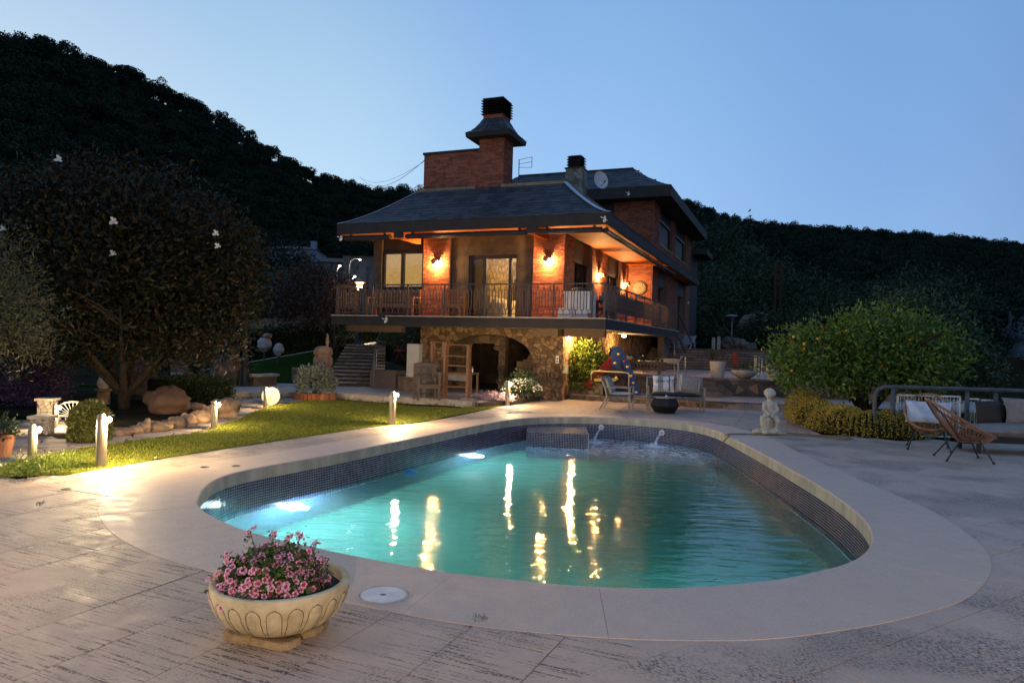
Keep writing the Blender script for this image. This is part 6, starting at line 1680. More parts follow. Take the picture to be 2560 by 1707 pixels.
for k in range(5):
    s_ = (k + .5) / 5; i = 4 + min(2, int(s_ * 3)); q = s_ * 3 - int(s_ * 3)
    x = outer[i][0] * (1 - q) + outer[i + 1][0] * q; z = outer[i][1] * (1 - q) + outer[i + 1][1] * q
    b = MB(); b.blob((x + .0, .33 + .12 * (-1) ** k, z), (.06, .06, .035), k, .1, 10, 6); b.build('grip', MT['yel'], t, smooth=True)
b = MB(); b.bar((-.5, .33, 1.05), (-1.35, .1, .12), .5, .04); b.bar((-.5, .06, 1.16), (-1.35, -.17, .23), .04, .22); b.bar((-.5, .60, 1.16), (-1.35, .37, .23), .04, .22); b.build('red_slide', MT['red'], t)
b = MB(); b.bar((-1.1, -.25, .48), (-.45, -.25, .50), .10, .09); b.bar((-.46, -.25, .50), (-.36, -.25, .58), .10, .09); b.build('cream_beam', MT['yel'], t)
# wooden trough planter on the terrace edge
g = G(1600, 934, .77)
t = empty('wooden_trough', (g.x, g.y, .77), -.2, 'long weathered wooden trough with worn lettering beside the slide', 'planter')
b = MB(); b.bx(-.95, .95, -.15, .15, .14, .46); b.build('box', MT['wood'], t)
b = MB()
for k, ch_ in enumerate('KRUMUC'): pass
for k in range(7): b.blob((-.15 + .12 * k, -.152, .30 + .02 * math.sin(k * 3)), (.035, .006, .06), k, .35, 8, 6)
b.build('worn_lettering', MT['soil'], t)
for s_ in (-.7, .7): b = MB(); b.bx(s_ - .06, s_ + .06, -.12, .12, 0, .14); b.build('foot', MT['step'], t)
for k in range(3): shrub('trough_plant', (g.x - .7 + .62 * k, g.y + .14 - .12 * k, 1.2), (.24, .16, .16), 260, .06, MT['leaf_dk'], '%s dark plant growing in the wooden trough' % ('left', 'middle', 'right')[k], 'plant', stem=False, seed=60 + k)
# cream plastic stool / children's table, red chair, white table
def stool(name, loc, w, h, m, label, cat='stool'):
    t = empty(name, loc, .1, label, cat)
    b = MB(); b.box((0, 0, h - .02), (w, w * .8, .04)); b.build('seat', m, t)
    for sx_ in (-1, 1):
        for sy_ in (-1, 1): b = MB(); b.bar((sx_ * w * .42, sy_ * w * .34, h - .04), (sx_ * w * .5, sy_ * w * .42, 0), .07, .03); b.build('leg', m, t)
    b = MB(); b.box((0, -w * .35, h - .10), (w * .8, .02, .12)); b.build('apron', m, t)
g = G(1672, 932, .77); stool('plastic_table', (g.x, g.y, .77), .66, .56, MT['cream'], 'cream plastic child table behind the wooden trough', 'table')
g = D(1846, 928, 31); g.z = .77
MT['redc'] = mat('faded_red_plastic', (.17, .03, .015), (.22, .045, .02), .6, 3)
t = empty('red_chair', (g.x, g.y, .77), .5, 'orange-red plastic chair on the upper terrace between the pots', 'chair')
b = MB(); b.bar((0, .2, .42), (0, .32, .95), .30, .03, up=(1, 0, 0)); b.build('backrest', MT['redc'], t); b = MB(); b.bx(-.2, .2, -.2, .22, .42, .45); b.build('seat', MT['redc'], t)
for sx_ in (-1, 1):
    for sy_ in (-1, 1): b = MB(); b.bx(sx_ * .17 - .02, sx_ * .17 + .02, sy_ * .17 - .02, sy_ * .17 + .02, 0, .42); b.build('leg', MT['redc'], t)
t.scale = (.8, .8, .9)
g = D(1890, 930, 29)
t = empty('dining_table', (g.x + .1, g.y, .77), 0, 'table with pale legs behind the right white bowl planter', 'table')
b = MB(); b.bx(-.35, .9, -.4, .4, .70, .74); b.build('table_top', MT['dark'], t)
b = MB(); b.bx(-.30, -.20, -.38, -.32, 0, .78); b.build('leg', MT['cream'], t)
for x_, y_ in ((.0, -.36), (.12, .3), (.28, -.38), (.85, -.36)): b = MB(); b.bx(x_ - .015, x_ + .015, y_ - .015, y_ + .015, 0, .70); b.build('leg', MT['white'], t)
def plastic_chair(loc, rz_, label, m):
    t = empty('plastic_chair', loc, rz_, label, 'chair', 'white plastic garden chairs')
    b = MB(); b.bx(-.25, .25, -.25, .23, .42, .45); b.build('seat', m, t)
    for k in range(5): b = MB(); b.bar((-.2 + .1 * k, .23, .44), (-.2 + .1 * k, .33, .85), .05, .02); b.build('back_slat', m, t)
    b = MB(); b.bar((-.27, .33, .86), (.27, .33, .86), .06, .05); b.build('top_rail', m, t)
    for s_ in (-1, 1):
        b = MB(); b.bar((s_ * .27, -.25, 0), (s_ * .25, -.2, .64), .06, .05); b.build('front_leg', m, t)
        b = MB(); b.bar((s_ * .27, .30, 0), (s_ * .25, .25, .64), .06, .05); b.build('rear_leg', m, t)
        b = MB(); b.bar((s_ * .26, -.24, .65), (s_ * .26, .30, .66), .06, .03); b.build('armrest', m, t)
MT['pchair'] = mat('weathered_white_plastic', (.36, .38, .42), (.44, .46, .5), .5)
g = D(1668, 890, 35.9); plastic_chair((g.x, 35.9, 1.395), .3, 'white plastic chair nearest the house at the terrace steps', MT['pchair'])
g = D(1684, 880, 38); plastic_chair((g.x, 38, 1.77), 2.8, 'white plastic chair standing behind the first one', MT['pchair'])
g = D(1714, 870, 39); t = empty('sun_lounger', (g.x, 39, 1.77), -.7, 'white slatted lounger backrest right of the plastic chairs', 'lounger')
for k in range(6): b = MB(); b.box((0, .1 * k, .25 + .08 * k), (.6, .08, .02), rx=.7); b.build('slat', MT['pchair'], t)
for s_ in (-1, 1): b = MB(); b.bar((s_ * .3, -.1, .0), (s_ * .3, .62, .72), .04, .04); b.bar((s_ * .3, .5, 0), (s_ * .3, .45, .55), .04, .04); b.build('frame', MT['pchair'], t)
for i, px in enumerate((1783, 1796)):
    g = D(px, 870, 42); b = MB(); b.bx(-.10, .10, -.05, .05, 0, .62 + .06 * i); b.bx(-.08, .08, -.04, .04, .62 + .06 * i, .70 + .06 * i); tag(b.build('post_stone', MT['conc'], loc=(g.x, 42, 1.77)), 'pale upright %s slab at the top of the terrace steps' % ('left', 'right')[i], 'post')
# white pots in a row on the wall edge
MT['pot'] = mat('off_white_pot', (.36, .32, .28), (.46, .41, .36), .7, 4)
def ribbed_pot(px, py, w, h, label, plab, seed):
    g = G(px, py, .77); t = empty('ribbed_pot', (g.x, g.y + w * .3, .77), 0, label, 'pot')
    b = MB(); n = 72; pr = [(.36 * w, 0), (.5 * w, h * .95), (.51 * w, h), (.46 * w, h), (.44 * w, h * .85), (.001, h * .85)]
    vs = []; fs = []
    for r, z in pr:
        for k in range(n): rr2 = r * (1 + (.018 if k % 2 else -.018) * (z < h * .9)); a = 2 * math.pi * k / n; vs.append((rr2 * math.cos(a), rr2 * math.sin(a), z))
    for i in range(len(pr) - 1):
        for k in range(n): fs.append((i * n + k, i * n + (k + 1) % n, (i + 1) * n + (k + 1) % n, (i + 1) * n + k))
    b.add(vs, fs); b.build('pot_body', MT['pot'], t)
    shrub('potted_shrub', (g.x, g.y + w * .3, .77 + h * .9), (w * .42, w * .42, h * .4), 420, .09, MT['leaf_dk'], plab, 'plant', .2, seed=seed, stem=False, up=1.0)
ribbed_pot(1797, 945, .56, .58, 'tall ribbed white pot, left end of the row on the terrace edge', 'grassy plant in the left tall ribbed pot', 71)
ribbed_pot(1935, 951, .46, .47, 'shorter ribbed white pot on the terrace edge beside the orange tree', 'spiky plant in the shorter ribbed pot', 72)
def bowl(px, py, w, h, label, plab, seed):
    g = G(px, py, .77); t = empty('bowl_planter', (g.x, g.y + w * .25, .77), 0, label, 'bowl')
    b = MB(); b.lathe([(.18 * w, 0), (.32 * w, h * .25), (.44 * w, h * .6), (.5 * w, h), (.47 * w, h), (.42 * w, h * .8), (.001, h * .8)], 32); b.build('bowl_body', MT['pot'], t, smooth=True)
    shrub('potted_shrub', (g.x, g.y + w * .25, .77 + h * .8), (w * .36, w * .34, .16), 500, .07, MT['leaf_dk'], plab, 'plant', .3, seed=seed, stem=False, up=.6)
bowl(1866, 947, .92, .29, 'wide white bowl planter between the two ribbed pots', 'dark low plant in the wide bowl between the ribbed pots', 73)
bowl(2013, 951, .7, .28, 'white bowl planter half hidden under the orange tree', 'dark low plant in the bowl under the orange tree', 74)
# outdoor kitchen things in the lit recess
g = D(1555, 893, 25.6)
t = empty('sink_unit', (3.95, 26.6, .77), -.2, 'pale washing trough with a white basin under the balcony lamp', 'sink')
b = MB(); b.bx(-.5, .5, -.25, .25, 0, .55); b.build('base', MT['stone_dk'], t); b = MB(); b.bx(-.55, .55, -.3, .3, .55, .64); b.build('slab', MT['conc'], t)
b = MB(); b.bx(-.2, .25, -.2, .2, .641, .72); b.build('basin', MT['white'], t)
g = D(1600, 885, 28)
t = empty('white_tub', (g.x + .3, 28.2, .77), 0, 'white square tub standing behind the wooden trough', 'tub'); b = MB(); b.box((0, 0, .3), (.5, .4, .34), taper=1.25); b.build('body', MT['pchair'], t); b = MB(); b.bx(-.12, .12, -.1, .1, 0, .13); b.build('foot', MT['pchair'], t)
# patio furniture
MT['rope'] = mat('grey_rope', (.12, .10, .08), (.26, .22, .18), .8, 12); MT['greyc'] = mat('grey_canvas', (.20, .21, .22), (.27, .28, .29), .95, 20, bump=.2); MT['pale_wood'] = mat('greyed_wood', (.20, .18, .155), (.32, .29, .25), .7, 5, stretch=(4, 4, 20))
def cushion(name, m, parent, loc, size, rot=(0, 0, 0), n=8):
    """pillow with pinched corners"""
    b = MB(); w, d, h = size
    for sgn in (1, -1):
        base = len(b.v); vs = []
        for j in range(n + 1):
            for i in range(n + 1):
                u = i / n * 2 - 1; v = j / n * 2 - 1
                e = (1 - u ** 4) * (1 - v ** 4); k = 1 - .10 * (1 - abs(u)) * 0
                x = u * w / 2 * (1 - .08 * (1 - v * v) * abs(u)); y = v * d / 2 * (1 - .08 * (1 - u * u) * abs(v))
                vs.append((x, y, sgn * h / 2 * max(e, 0) ** .5))
        fs = [(j * (n + 1) + i, j * (n + 1) + i + 1, (j + 1) * (n + 1) + i + 1, (j + 1) * (n + 1) + i) for j in range(n) for i in range(n)]
        if sgn < 0: fs = [tuple(reversed(f)) for f in fs]
        b.add(vs, fs)
    o = b.build(name, m, parent, smooth=True); o.location = loc; o.rotation_euler = rot; return o
def rope_seat(kind, loc, rz_, W_, label, cat):
    t = empty(kind, loc, rz_, label, cat); m = MT['pale_wood']; D_ = .68
    for s_ in (-1, 1):
        b = MB(); b.bx(s_ * (W_ / 2 - .03) - .025, s_ * (W_ / 2 - .03) + .025, -D_ / 2, -D_ / 2 + .05, 0, .62); b.build('front_leg', m, t)
        b = MB(); b.tube([(s_ * (W_ / 2 - .03), .52, 0), (s_ * (W_ / 2 - .03), .30, .36), (s_ * (W_ / 2 - .03), .36, .62), (s_ * (W_ / 2 - .03), .50, .90)], [.022, .028, .028, .02], 6); b.build('rear_leg', m, t)
        b = MB(); b.bar((s_ * (W_ / 2 - .03), -D_ / 2 - .02, .64), (s_ * (W_ / 2 - .03), .36, .63), .06, .03); b.build('armrest', m, t)
    b = MB(); b.bx(-W_ / 2 + .05, W_ / 2 - .05, -D_ / 2 + .02, .30, .30, .40); b.build('seat_frame', MT['rope'], t)
    n = int(W_ / .05)
    bk = MB()
    for k in range(n): x = -W_ / 2 + .06 + (W_ - .12) * k / (n - 1); bk.tube([(x, .32, .42), (x, .40, .62), (x, .51, .88)], .009, 5)
    o = bk.build('rope_back', MT['rope'], t); o['kind'] = 'stuff'
    b = MB(); b.tube([(-W_ / 2 + .03, .50, .89), (W_ / 2 - .03, .50, .89)], .02, 8); b.tube([(-W_ / 2 + .03, .31, .42), (W_ / 2 - .03, .31, .42)], .02, 8); b.build('back_rail', m, t)
    return t
t = rope_seat('armchair', (3.05, 19.85, .0), R(72), .72, 'grey wooden armchair with blue-grey back cushion, left of the sofa', 'armchair')
cushion('seat_cushion', mat('pale_pad', (.42, .40, .38), (.5, .48, .45), .95), t, (0, -.02, .45), (.62, .62, .10))
cushion('back_cushion', MT['greyc'], t, (0, .27, .68), (.58, .50, .16), (R(68), 0, 0))
t = rope_seat('sofa', (4.72, 20.42, 0), R(-8), 1.62, 'wooden rope-backed sofa with black seat and two printed cushions', 'sofa')
cushion('seat_cushion', MT['blackpl'], t, (0, -.02, .44), (1.5, .64, .10))
c1 = cushion('white_cushion', mat('white_canvas', (.60, .58, .58), (.7, .68, .67), .95, 15), empty('printed_cushion', (0, 0, 0), label='white cushion with grey stripes and QUAI lettering on the sofa', cat='cushion'), (0, 0, 0), (.62, .50, .18))
pc = c1.parent; pc.matrix_world = t.matrix_basis @ Matrix.Translation((-.33, .10, .72)) @ Matrix.Rotation(R(72), 4, 'X')
b = MB(); b.bx(-.16, -.02, -.238, .238, .088, .093); b.build('grey_band', MT['greyc'], pc)
b = MB(); b.bx(.14, .17, -.235, .235, .086, .092); b.build('dark_stripe', MT['dark'], pc)
fc = bpy.data.curves.new('lettering', 'FONT'); fc.body = 'QUAI N°7'; fc.size = .125; fc.extrude = .002; fc.align_x = 'CENTER'; fc.materials.append(MT['dark'])
fo = bpy.data.objects.new('lettering_src', fc); lm2 = bpy.data.meshes.new_from_object(fo); bpy.data.objects.remove(fo); lm2.name = 'lettering'
fo = inst('lettering', lm2, (0, .02, .099), parent=pc)
c2 = cushion('grey_cushion', mat('taupe_canvas', (.22, .19, .17), (.30, .26, .23), .95, 15), empty('striped_cushion', (0, 0, 0), label='large taupe cushion with two white stripes on the right of the sofa', cat='cushion'), (0, 0, 0), (.72, .52, .20))
pc2 = c2.parent; pc2.matrix_world = t.matrix_basis @ Matrix.Translation((.36, .08, .72)) @ Matrix.Rotation(R(70), 4, 'X') @ Matrix.Rotation(R(-6), 4, 'Z')
b = MB(); b.bx(-.25, -.235, -.245, .245, .074, .092); b.bx(-.21, -.195, -.245, .245, .080, .096); b.build('white_stripe', MT['white'], pc2)
fc = bpy.data.curves.new('lettering', 'FONT'); fc.body = 'DOCK 9'; fc.size = .09; fc.extrude = .002; fc.align_x = 'CENTER'; fc.materials.append(MT['white'])
b = MB(); [b.blob((.30 + .012 * (k % 2), -.16 + .055 * k, .075), (.016, .016, .006), k, .3, 6, 4) for k in range(6)]; b.build('white_print', MT['white'], pc2)
bpy.data.curves.remove(fc)
g = G(1669, 1035); TC = (g.x, g.y + .36, 0)
t = empty('coffee_table', TC, label='black woven drum coffee table with glass top before the sofa', cat='table')
b = MB(); b.lathe([(.26, .02), (.38, .20), (.28, .40), (.001, .40)], 8); b.lathe([(.001, .02), (.26, .02)], 8); b.build('drum', MT['blackpl'], t)
sl = MB()
for k in range(64):
    a = 2 * math.pi * k / 64; f_1 = math.cos(math.pi / 8) / math.cos((a % (math.pi / 4)) - math.pi / 8)
    sl.tube([((r + .006) * f_1 * math.cos(a), (r + .006) * f_1 * math.sin(a), z) for r, z in ((.265, .02), (.385, .20), (.285, .40))], .005, 4, caps=False)
sl.build('woven_strands', MT['dark'], t)['kind'] = 'stuff'
b = MB(); b.lathe([(.001, .405), (.31, .405), (.31, .42), (.001, .42)], 32); b.build('glass_top', MT['steel'], t)
b = MB(); b.lathe([(.001, 0), (.025, 0), (.03, .04), (.02, .06)], 12); tag(b.build('tea_light', MT['white'], loc=(TC[0] + .03, TC[1], .422)), 'tiny tea light on the glass top of the drum table', 'candle')
# ---- statue: one continuous cast figure (remeshed)
g = G(1922, 1087)
t = empty('cherub_statue', (g.x, g.y + .12, .0), R(12), 'pale cast stone cherub kneeling over an open-mouthed fish by the pool', 'statue')
b = MB()
def cap(p, q, r0, r1, n=5):
    p = Vector(p); q = Vector(q)
    for i in range(n + 1): s_ = i / n; b.blob(p.lerp(q, s_), r0 + (r1 - r0) * s_, 0, 0, 12, 8)
b.blob((.0, 0, .05), (.235, .17, .055), 2, .08, 20, 10, flat=-.05)
for i in range(9): a = i * .7; b.blob((.20 * math.cos(a), .14 * math.sin(a), .05 + .015 * (i % 2)), (.06, .06, .045), i, .1, 10, 6)
cap((.05, .03, .08), (.06, .04, .40), .13, .085)      # rock support behind
cap((-.07, -.08, .08), (-.13, -.09, .33), .075, .06)  # fish body rising
cap((-.06, -.09, .09), (.10, -.12, .10), .06, .04); cap((.10, -.12, .10), (.16, -.04, .06), .05, .03)
for a in range(10): an = a / 10 * 2 * math.pi; b.blob((-.145 + .038 * math.cos(an), -.11 + .035 * math.sin(an), .375), .020, 0, 0, 8, 6)
cap((.04, .0, .40), (.03, -.01, .60), .088, .092)      # trunk
b.blob((.03, -.01, .64), (.105, .07, .05), 0, 0, 14, 8)  # shoulders
cap((.03, -.01, .66), (.02, -.02, .72), .038, .036)    # neck
b.blob((.025, -.015, .83), (.082, .092, .098), 0, 0, 18, 12)  # skull
b.blob((-.015, -.07, .795), (.055, .05, .055), 0, 0, 12, 8)   # cheeks
b.blob((-.045, -.105, .80), (.014, .02, .016), 0, 0, 8, 6); b.blob((-.035, -.085, .765), (.025, .022, .018), 0, 0, 8, 6)
for i in range(60):
    ct = 1 - 2 * (i + .5) / 60; st_ = math.sqrt(1 - ct * ct); a = i * 2.39996; x, y, z = st_ * math.cos(a), st_ * math.sin(a), ct
    if z < -.35 or (x * -.75 + y * -.66 > .45 and z < .55): continue
    b.blob((.03 + .080 * x, -.01 + .088 * y, .835 + .088 * z), .025, i, .09, 8, 6)
cap((-.065, -.02, .63), (-.10, -.05, .50), .038, .032); cap((-.10, -.05, .50), (-.03, -.12, .42), .032, .025)
cap((.125, -.02, .63), (.155, -.06, .50), .040, .034); cap((.155, -.06, .50), (.03, -.13, .42), .034, .025)
for k in range(5): cap((-.03 - .012 * k, -.125, .42), (-.055 - .012 * k, -.14, .39), .010, .008, 3); cap((.03 + .0 * k, -.13 - .006 * k, .42 - .01 * k), (-.01, -.145, .40 - .01 * k), .010, .008, 3)
cap((-.03, -.02, .38), (-.06, -.13, .30), .06, .05); cap((-.06, -.13, .30), (-.05, -.12, .14), .045, .032)
cap((.10, -.03, .38), (.12, -.14, .28), .068, .055); cap((.12, -.14, .28), (.10, -.11, .12), .048, .034); cap((.10, -.11, .11), (.09, -.18, .10), .034, .024)
so = b.build('figure', mat('cast_stone', (.36, .33, .27), (.50, .45, .36), .8, 5, bump=.2, bscale=30), t, smooth=True, fixn=False)
so.scale = (1.22, 1.18, 1.03)
md = so.modifiers.new('weld', 'REMESH'); md.mode = 'VOXEL'; md.voxel_size = .0075; md.use_smooth_shade = True
md = so.modifiers.new('smooth', 'SMOOTH'); md.iterations = 3; md.factor = .5
# ---- yellow hedge
hp_ = [(8.1, 19.6), (7.35, 17.6), (7.2, 16.1), (7.5, 15.3), (8.3, 15.15), (9.4, 15.75), (10.6, 16.1)]
hc = []
for i in range(len(hp_) - 1):
    for s_ in range(10):
        q = s_ / 10; p0 = np.array(hp_[max(i - 1, 0)]); p1 = np.array(hp_[i]); p2 = np.array(hp_[i + 1]); p3 = np.array(hp_[min(i + 2, len(hp_) - 1)])
        hc.append(.5 * (2 * p1 + (p2 - p0) * q + (2 * p0 - 5 * p1 + 4 * p2 - p3) * q * q + (-p0 + 3 * p1 - 3 * p2 + p3) * q ** 3))
hc = np.array(hc); rg_ = np.random.default_rng(17); N = 30000
idx = rg_.uniform(0, len(hc) - 1.001, N); i0 = idx.astype(int); fr = (idx - i0)[:, None]; base = hc[i0] * (1 - fr) + hc[i0 + 1] * fr
a = rg_.uniform(-.15, math.pi + .15, N); wv = 1 + .07 * np.sin(idx * .55) + .05 * np.sin(idx * 1.3 + 2 * a); tg = hc[i0 + 1] - hc[i0]; tg /= np.linalg.norm(tg, axis=1)[:, None]; nm_ = np.stack([-tg[:, 1], tg[:, 0]], 1)
rad = .46 * wv * (1 + .05 * rg_.normal(size=N)); hh = np.interp(idx, [0, 20, 35, 60], [.62, .58, .52, .44]) * wv
C = np.stack([base[:, 0] + nm_[:, 0] * np.cos(a) * rad, base[:, 1] + nm_[:, 1] * np.cos(a) * rad, np.maximum(.02, np.abs(np.sin(a)) ** .6 * hh)], 1)
out = np.stack([nm_[:, 0] * np.cos(a), nm_[:, 1] * np.cos(a), np.sin(a)], 1)
t = empty('golden_hedge', (0, 0, 0), label='low curved golden-leaved hedge at the foot of the orange tree', cat='hedge')
quads_obj('foliage', leaf_verts(C, .034, .7, rg_, up=.2, out=out), MT['leaf_yel'], t)
b = MB(); b.tube([(p[0], p[1], .16) for p in hc], [.32 * (1 if 0 < i < len(hc) - 1 else .5) for i in range(len(hc))], 10); b.build('twigs', MT['earth'], t)
# ---- trees near
def branchy(b, base, H_, spread, n, rg2, r0=.12, lean=(0, 0)):
    base = Vector(base)
    for k in range(n):
        a = 2 * math.pi * k / n + rg2.uniform(-.3, .3); h = H_ * rg2.uniform(.75, 1.1); s_ = spread * rg2.uniform(.6, 1.1)
        p = [base, base + Vector((lean[0] * .2 + .06 * math.cos(a), lean[1] * .2 + .06 * math.sin(a), H_ * .12)), base + Vector((s_ * .35 * math.cos(a) + lean[0] * .5, s_ * .35 * math.sin(a), h * .38)), base + Vector((s_ * .75 * math.cos(a) + lean[0], s_ * .75 * math.sin(a), h * .68)), base + Vector((s_ * 1.05 * math.cos(a) + lean[0], s_ * 1.05 * math.sin(a), h))]
        b.tube(p, [r0, r0 * .8, r0 * .55, r0 * .32, r0 * .1], 8)
        for j in range(4):
            q = p[2 + j % 2].lerp(p[3 + j % 2], rg2.uniform(.1, .9)); a2 = a + rg2.uniform(-1.3, 1.3)
            b.tube([q, q + Vector((.4 * s_ * math.cos(a2) * .6, .4 * s_ * math.sin(a2) * .6, h * .12)), q + Vector((.7 * s_ * math.cos(a2) * .7, .7 * s_ * math.sin(a2) * .7, h * .22))], [r0 * .3, r0 * .2, r0 * .06], 5)
def tree(name, base, lobes, m, size, asp, label, n, cat='tree', H_=2, spread=1.5, nb=5, r0=.1, seed=0, cr=.22, shell=.5, per=14, lower=-.8, lean=(0, 0)):
    rg2 = random.Random(seed); rgx = np.random.default_rng(seed); base = Vector(base)
    t = empty(name, base, label=label, cat=cat)
    b = MB(); branchy(b, (0, 0, 0), H_, spread, nb, rg2, r0, lean); b.build('trunk', MT['bark'], t, smooth=True)
    VV = []
    tot = sum(l[1][0] * l[1][1] * l[1][2] for l in lobes)
    for c, r in lobes:
        k = n * (r[0] * r[1] * r[2]) / tot
        pts, out = clumps(Vector(c) - base, r, int(k / per), per, cr, rgx, shell, lower)
        VV.append(leaf_verts(pts, size, asp, rgx, up=.15, out=out * .6))
    quads_obj('crown', np.concatenate(VV), m, t)
    return t
ob = Vector((9.0, 18.0, 0))
ot = tree('orange_tree', ob, [((7.5, 17.4, 1.6), (1.15, 1.1, .80)), ((8.3, 17.3, 1.95), (.8, .9, .75)), ((9.3, 17.7, 1.9), (1.1, 1.2, .95)), ((10.2, 18.0, 1.7), (1.1, 1.2, .95)), ((8.9, 17.2, 1.3), (1.6, 1.1, .55)), ((7.1, 17.2, 1.15), (.6, .6, .4))], MT['leaf_org'], .115, .42, 'wide bushy orange tree with a few fruits at the terrace edge', 24000, H_=2.2, spread=1.7, seed=3, r0=.13, cr=.16)
fm = MB(); fm.blob((0, 0, 0), .036, 1, .03, 14, 10); fm = fm.mesh('orange_fruit', mat('orange_peel', (.55, .22, .02), (.60, .38, .05), .5, rand='obj'), True)
for px, py in ((1984, 830), (2125, 866), (2275, 838), (2213, 878), (2203, 903), (2307, 878), (2332, 887), (2208, 945), (2213, 950), (2338, 948), (2010, 848), (2045, 835), (1979, 915), (2116, 815), (2066, 897), (2185, 922), (2010, 860), (2232, 900)):
    p = D(px, py + 12, 16.75) - ob; inst('orange_fruit', fm, p, (rnd.uniform(0, 3), rnd.uniform(0, 3), 0), parent=ot)
tree('citrus_tree', (11.6, 20.0, 0), [((11.3, 19.6, 2.0), (1.3, 1.2, 1.25)), ((12.3, 20.0, 1.4), (1.4, 1.2, .9)), ((10.6, 19.6, 2.5), (.9, .9, .9))], mat('deep_green_leaf', (.010, .030, .010), (.03, .07, .02), .45, 3, rand='island', randamt=.7, transl=.2), .12, .42, 'darker citrus tree standing behind the orange tree on the right', 16000, H_=2.0, spread=.7, seed=5, cr=.2)
mb_ = G(318, 1020); mb_ = Vector((-9.0, 16.6, 0))
mt_ = tree('magnolia_tree', mb_, [((D(340, 650, 16.8)), (2.5, 2.2, 1.9)), ((D(120, 640, 17.5)), (2.3, 2.0, 1.9)), ((D(500, 700, 16.8)), (1.35, 1.6, 1.7)), ((D(230, 530, 17.2)), (1.9, 1.8, 1.1)), ((D(300, 800, 16.4)), (2.9, 1.6, .9)), ((D(170, 850, 16.0)), (1.6, 1.0, .7)), ((D(480, 860, 16.2)), (1.3, 1.0, .5)), ((D(-60, 700, 18)), (2, 2, 2.2))], MT['leaf_mag'], .135, .42, 'large dark magnolia with a few white blooms on the left of the garden', 120000, H_=3.0, spread=1.8, nb=7, r0=.12, seed=11, cr=.20, per=16, shell=.35)
bm2 = MB()
for k in range(6):
    a = 2 * math.pi * k / 6 + .2 * (k % 2); e1 = .02 + .05 * (k % 3); w_ = .62
    bm2.add([(0, 0, 0), (.06 * math.cos(a - w_), .06 * math.sin(a - w_), .03), (.11 * math.cos(a - .35), .11 * math.sin(a - .35), e1), (.12 * math.cos(a + .3), .12 * math.sin(a + .3), e1), (.06 * math.cos(a + w_), .06 * math.sin(a + w_), .03)], [(0, 1, 2, 3, 4)])
bm2 = bm2.mesh('magnolia_bloom', MT['petal_white'])
for px, py in ((285, 556), (283, 638), (545, 618), (146, 402), (8, 575), (540, 586)):
    p = D(px, py, 14.75 if px < 480 else 15.2) - mb_; inst('bloom', bm2, p, (rnd.uniform(.6, 1.5), rnd.uniform(-.4, .4), 0), (rnd.uniform(.5, .8),) * 3, parent=mt_)
tree('olive_tree', (-9.6, 12.2, 0), [(D(-60, 790, 12.2), (1.15, 1.1, 1.0)), (D(-30, 690, 12.4), (.75, .9, .9)), (D(20, 860, 12.2), (.55, .7, .5))], MT['leaf_olive'], .11, .16, 'silvery olive tree cut by the left edge of the picture', 9000, H_=2.2, spread=.9, seed=13, cr=.14, per=14, nb=4)
tree('spreading_shrub', (D(440, 955, 25.8).x, 25.8, 0), [(D(435, 885, 25.8), (1.0, .8, .7)), (D(470, 910, 25.5), (.7, .6, .6))], MT['leaf_dk'], .16, .3, 'large-leaved dark shrub between magnolia and stone sculptures', 3600, cat='shrub', H_=1.2, spread=.8, seed=15, r0=.05)
# small trees near the stairs
tb_ = D(838, 893, 31.0)
tree('plum_tree', tb_, [(D(790, 740, 33), (1.9, 1.4, 1.4)), (D(845, 765, 31.5), (1.0, .9, .9)), (D(760, 790, 33), (1.2, 1.0, .7))], mat('dark_red_leaf', (.018, .008, .006), (.05, .022, .014), .6, 3, rand='island', transl=.2), .14, .5, 'dark red-leaved small tree left of the balcony', 9000, H_=1.9, spread=.9, seed=21, nb=3, r0=.09)
tree('clipped_tree', D(862, 868, 34.2), [(D(862, 822, 34.2), (.62, .6, .62))], MT['leaf_dk'], .09, .5, 'small dark ball-clipped tree behind the steps', 2600, H_=.7, spread=.15, nb=2, seed=22, shell=.8, r0=.05, cr=.05)
tree('green_bush', D(715, 800, 48), [(D(700, 745, 48), (2.3, 1.5, 1.8)), (D(760, 770, 48), (1.4, 1.2, 1.2))], mat('mid_green_leaf', (.012, .035, .010), (.035, .075, .022), .6, 1, rand='island', transl=.2), .22, .5, 'mid green bushy tree between magnolia and house', 6500, H_=2, spread=1.3, seed=23, cr=.3)
tree('dark_bush', D(700, 760, 60), [(D(700, 680, 60), (2.9, 2, 2.1)), (D(640, 700, 60), (1.9, 1.6, 2.1)), (D(770, 700, 60), (1.5, 1.5, 1.3))], MT['leaf_pine'], .3, .5, 'dark rounded tree below the white house in the village', 8000, H_=3, spread=2, seed=24, cr=.4)
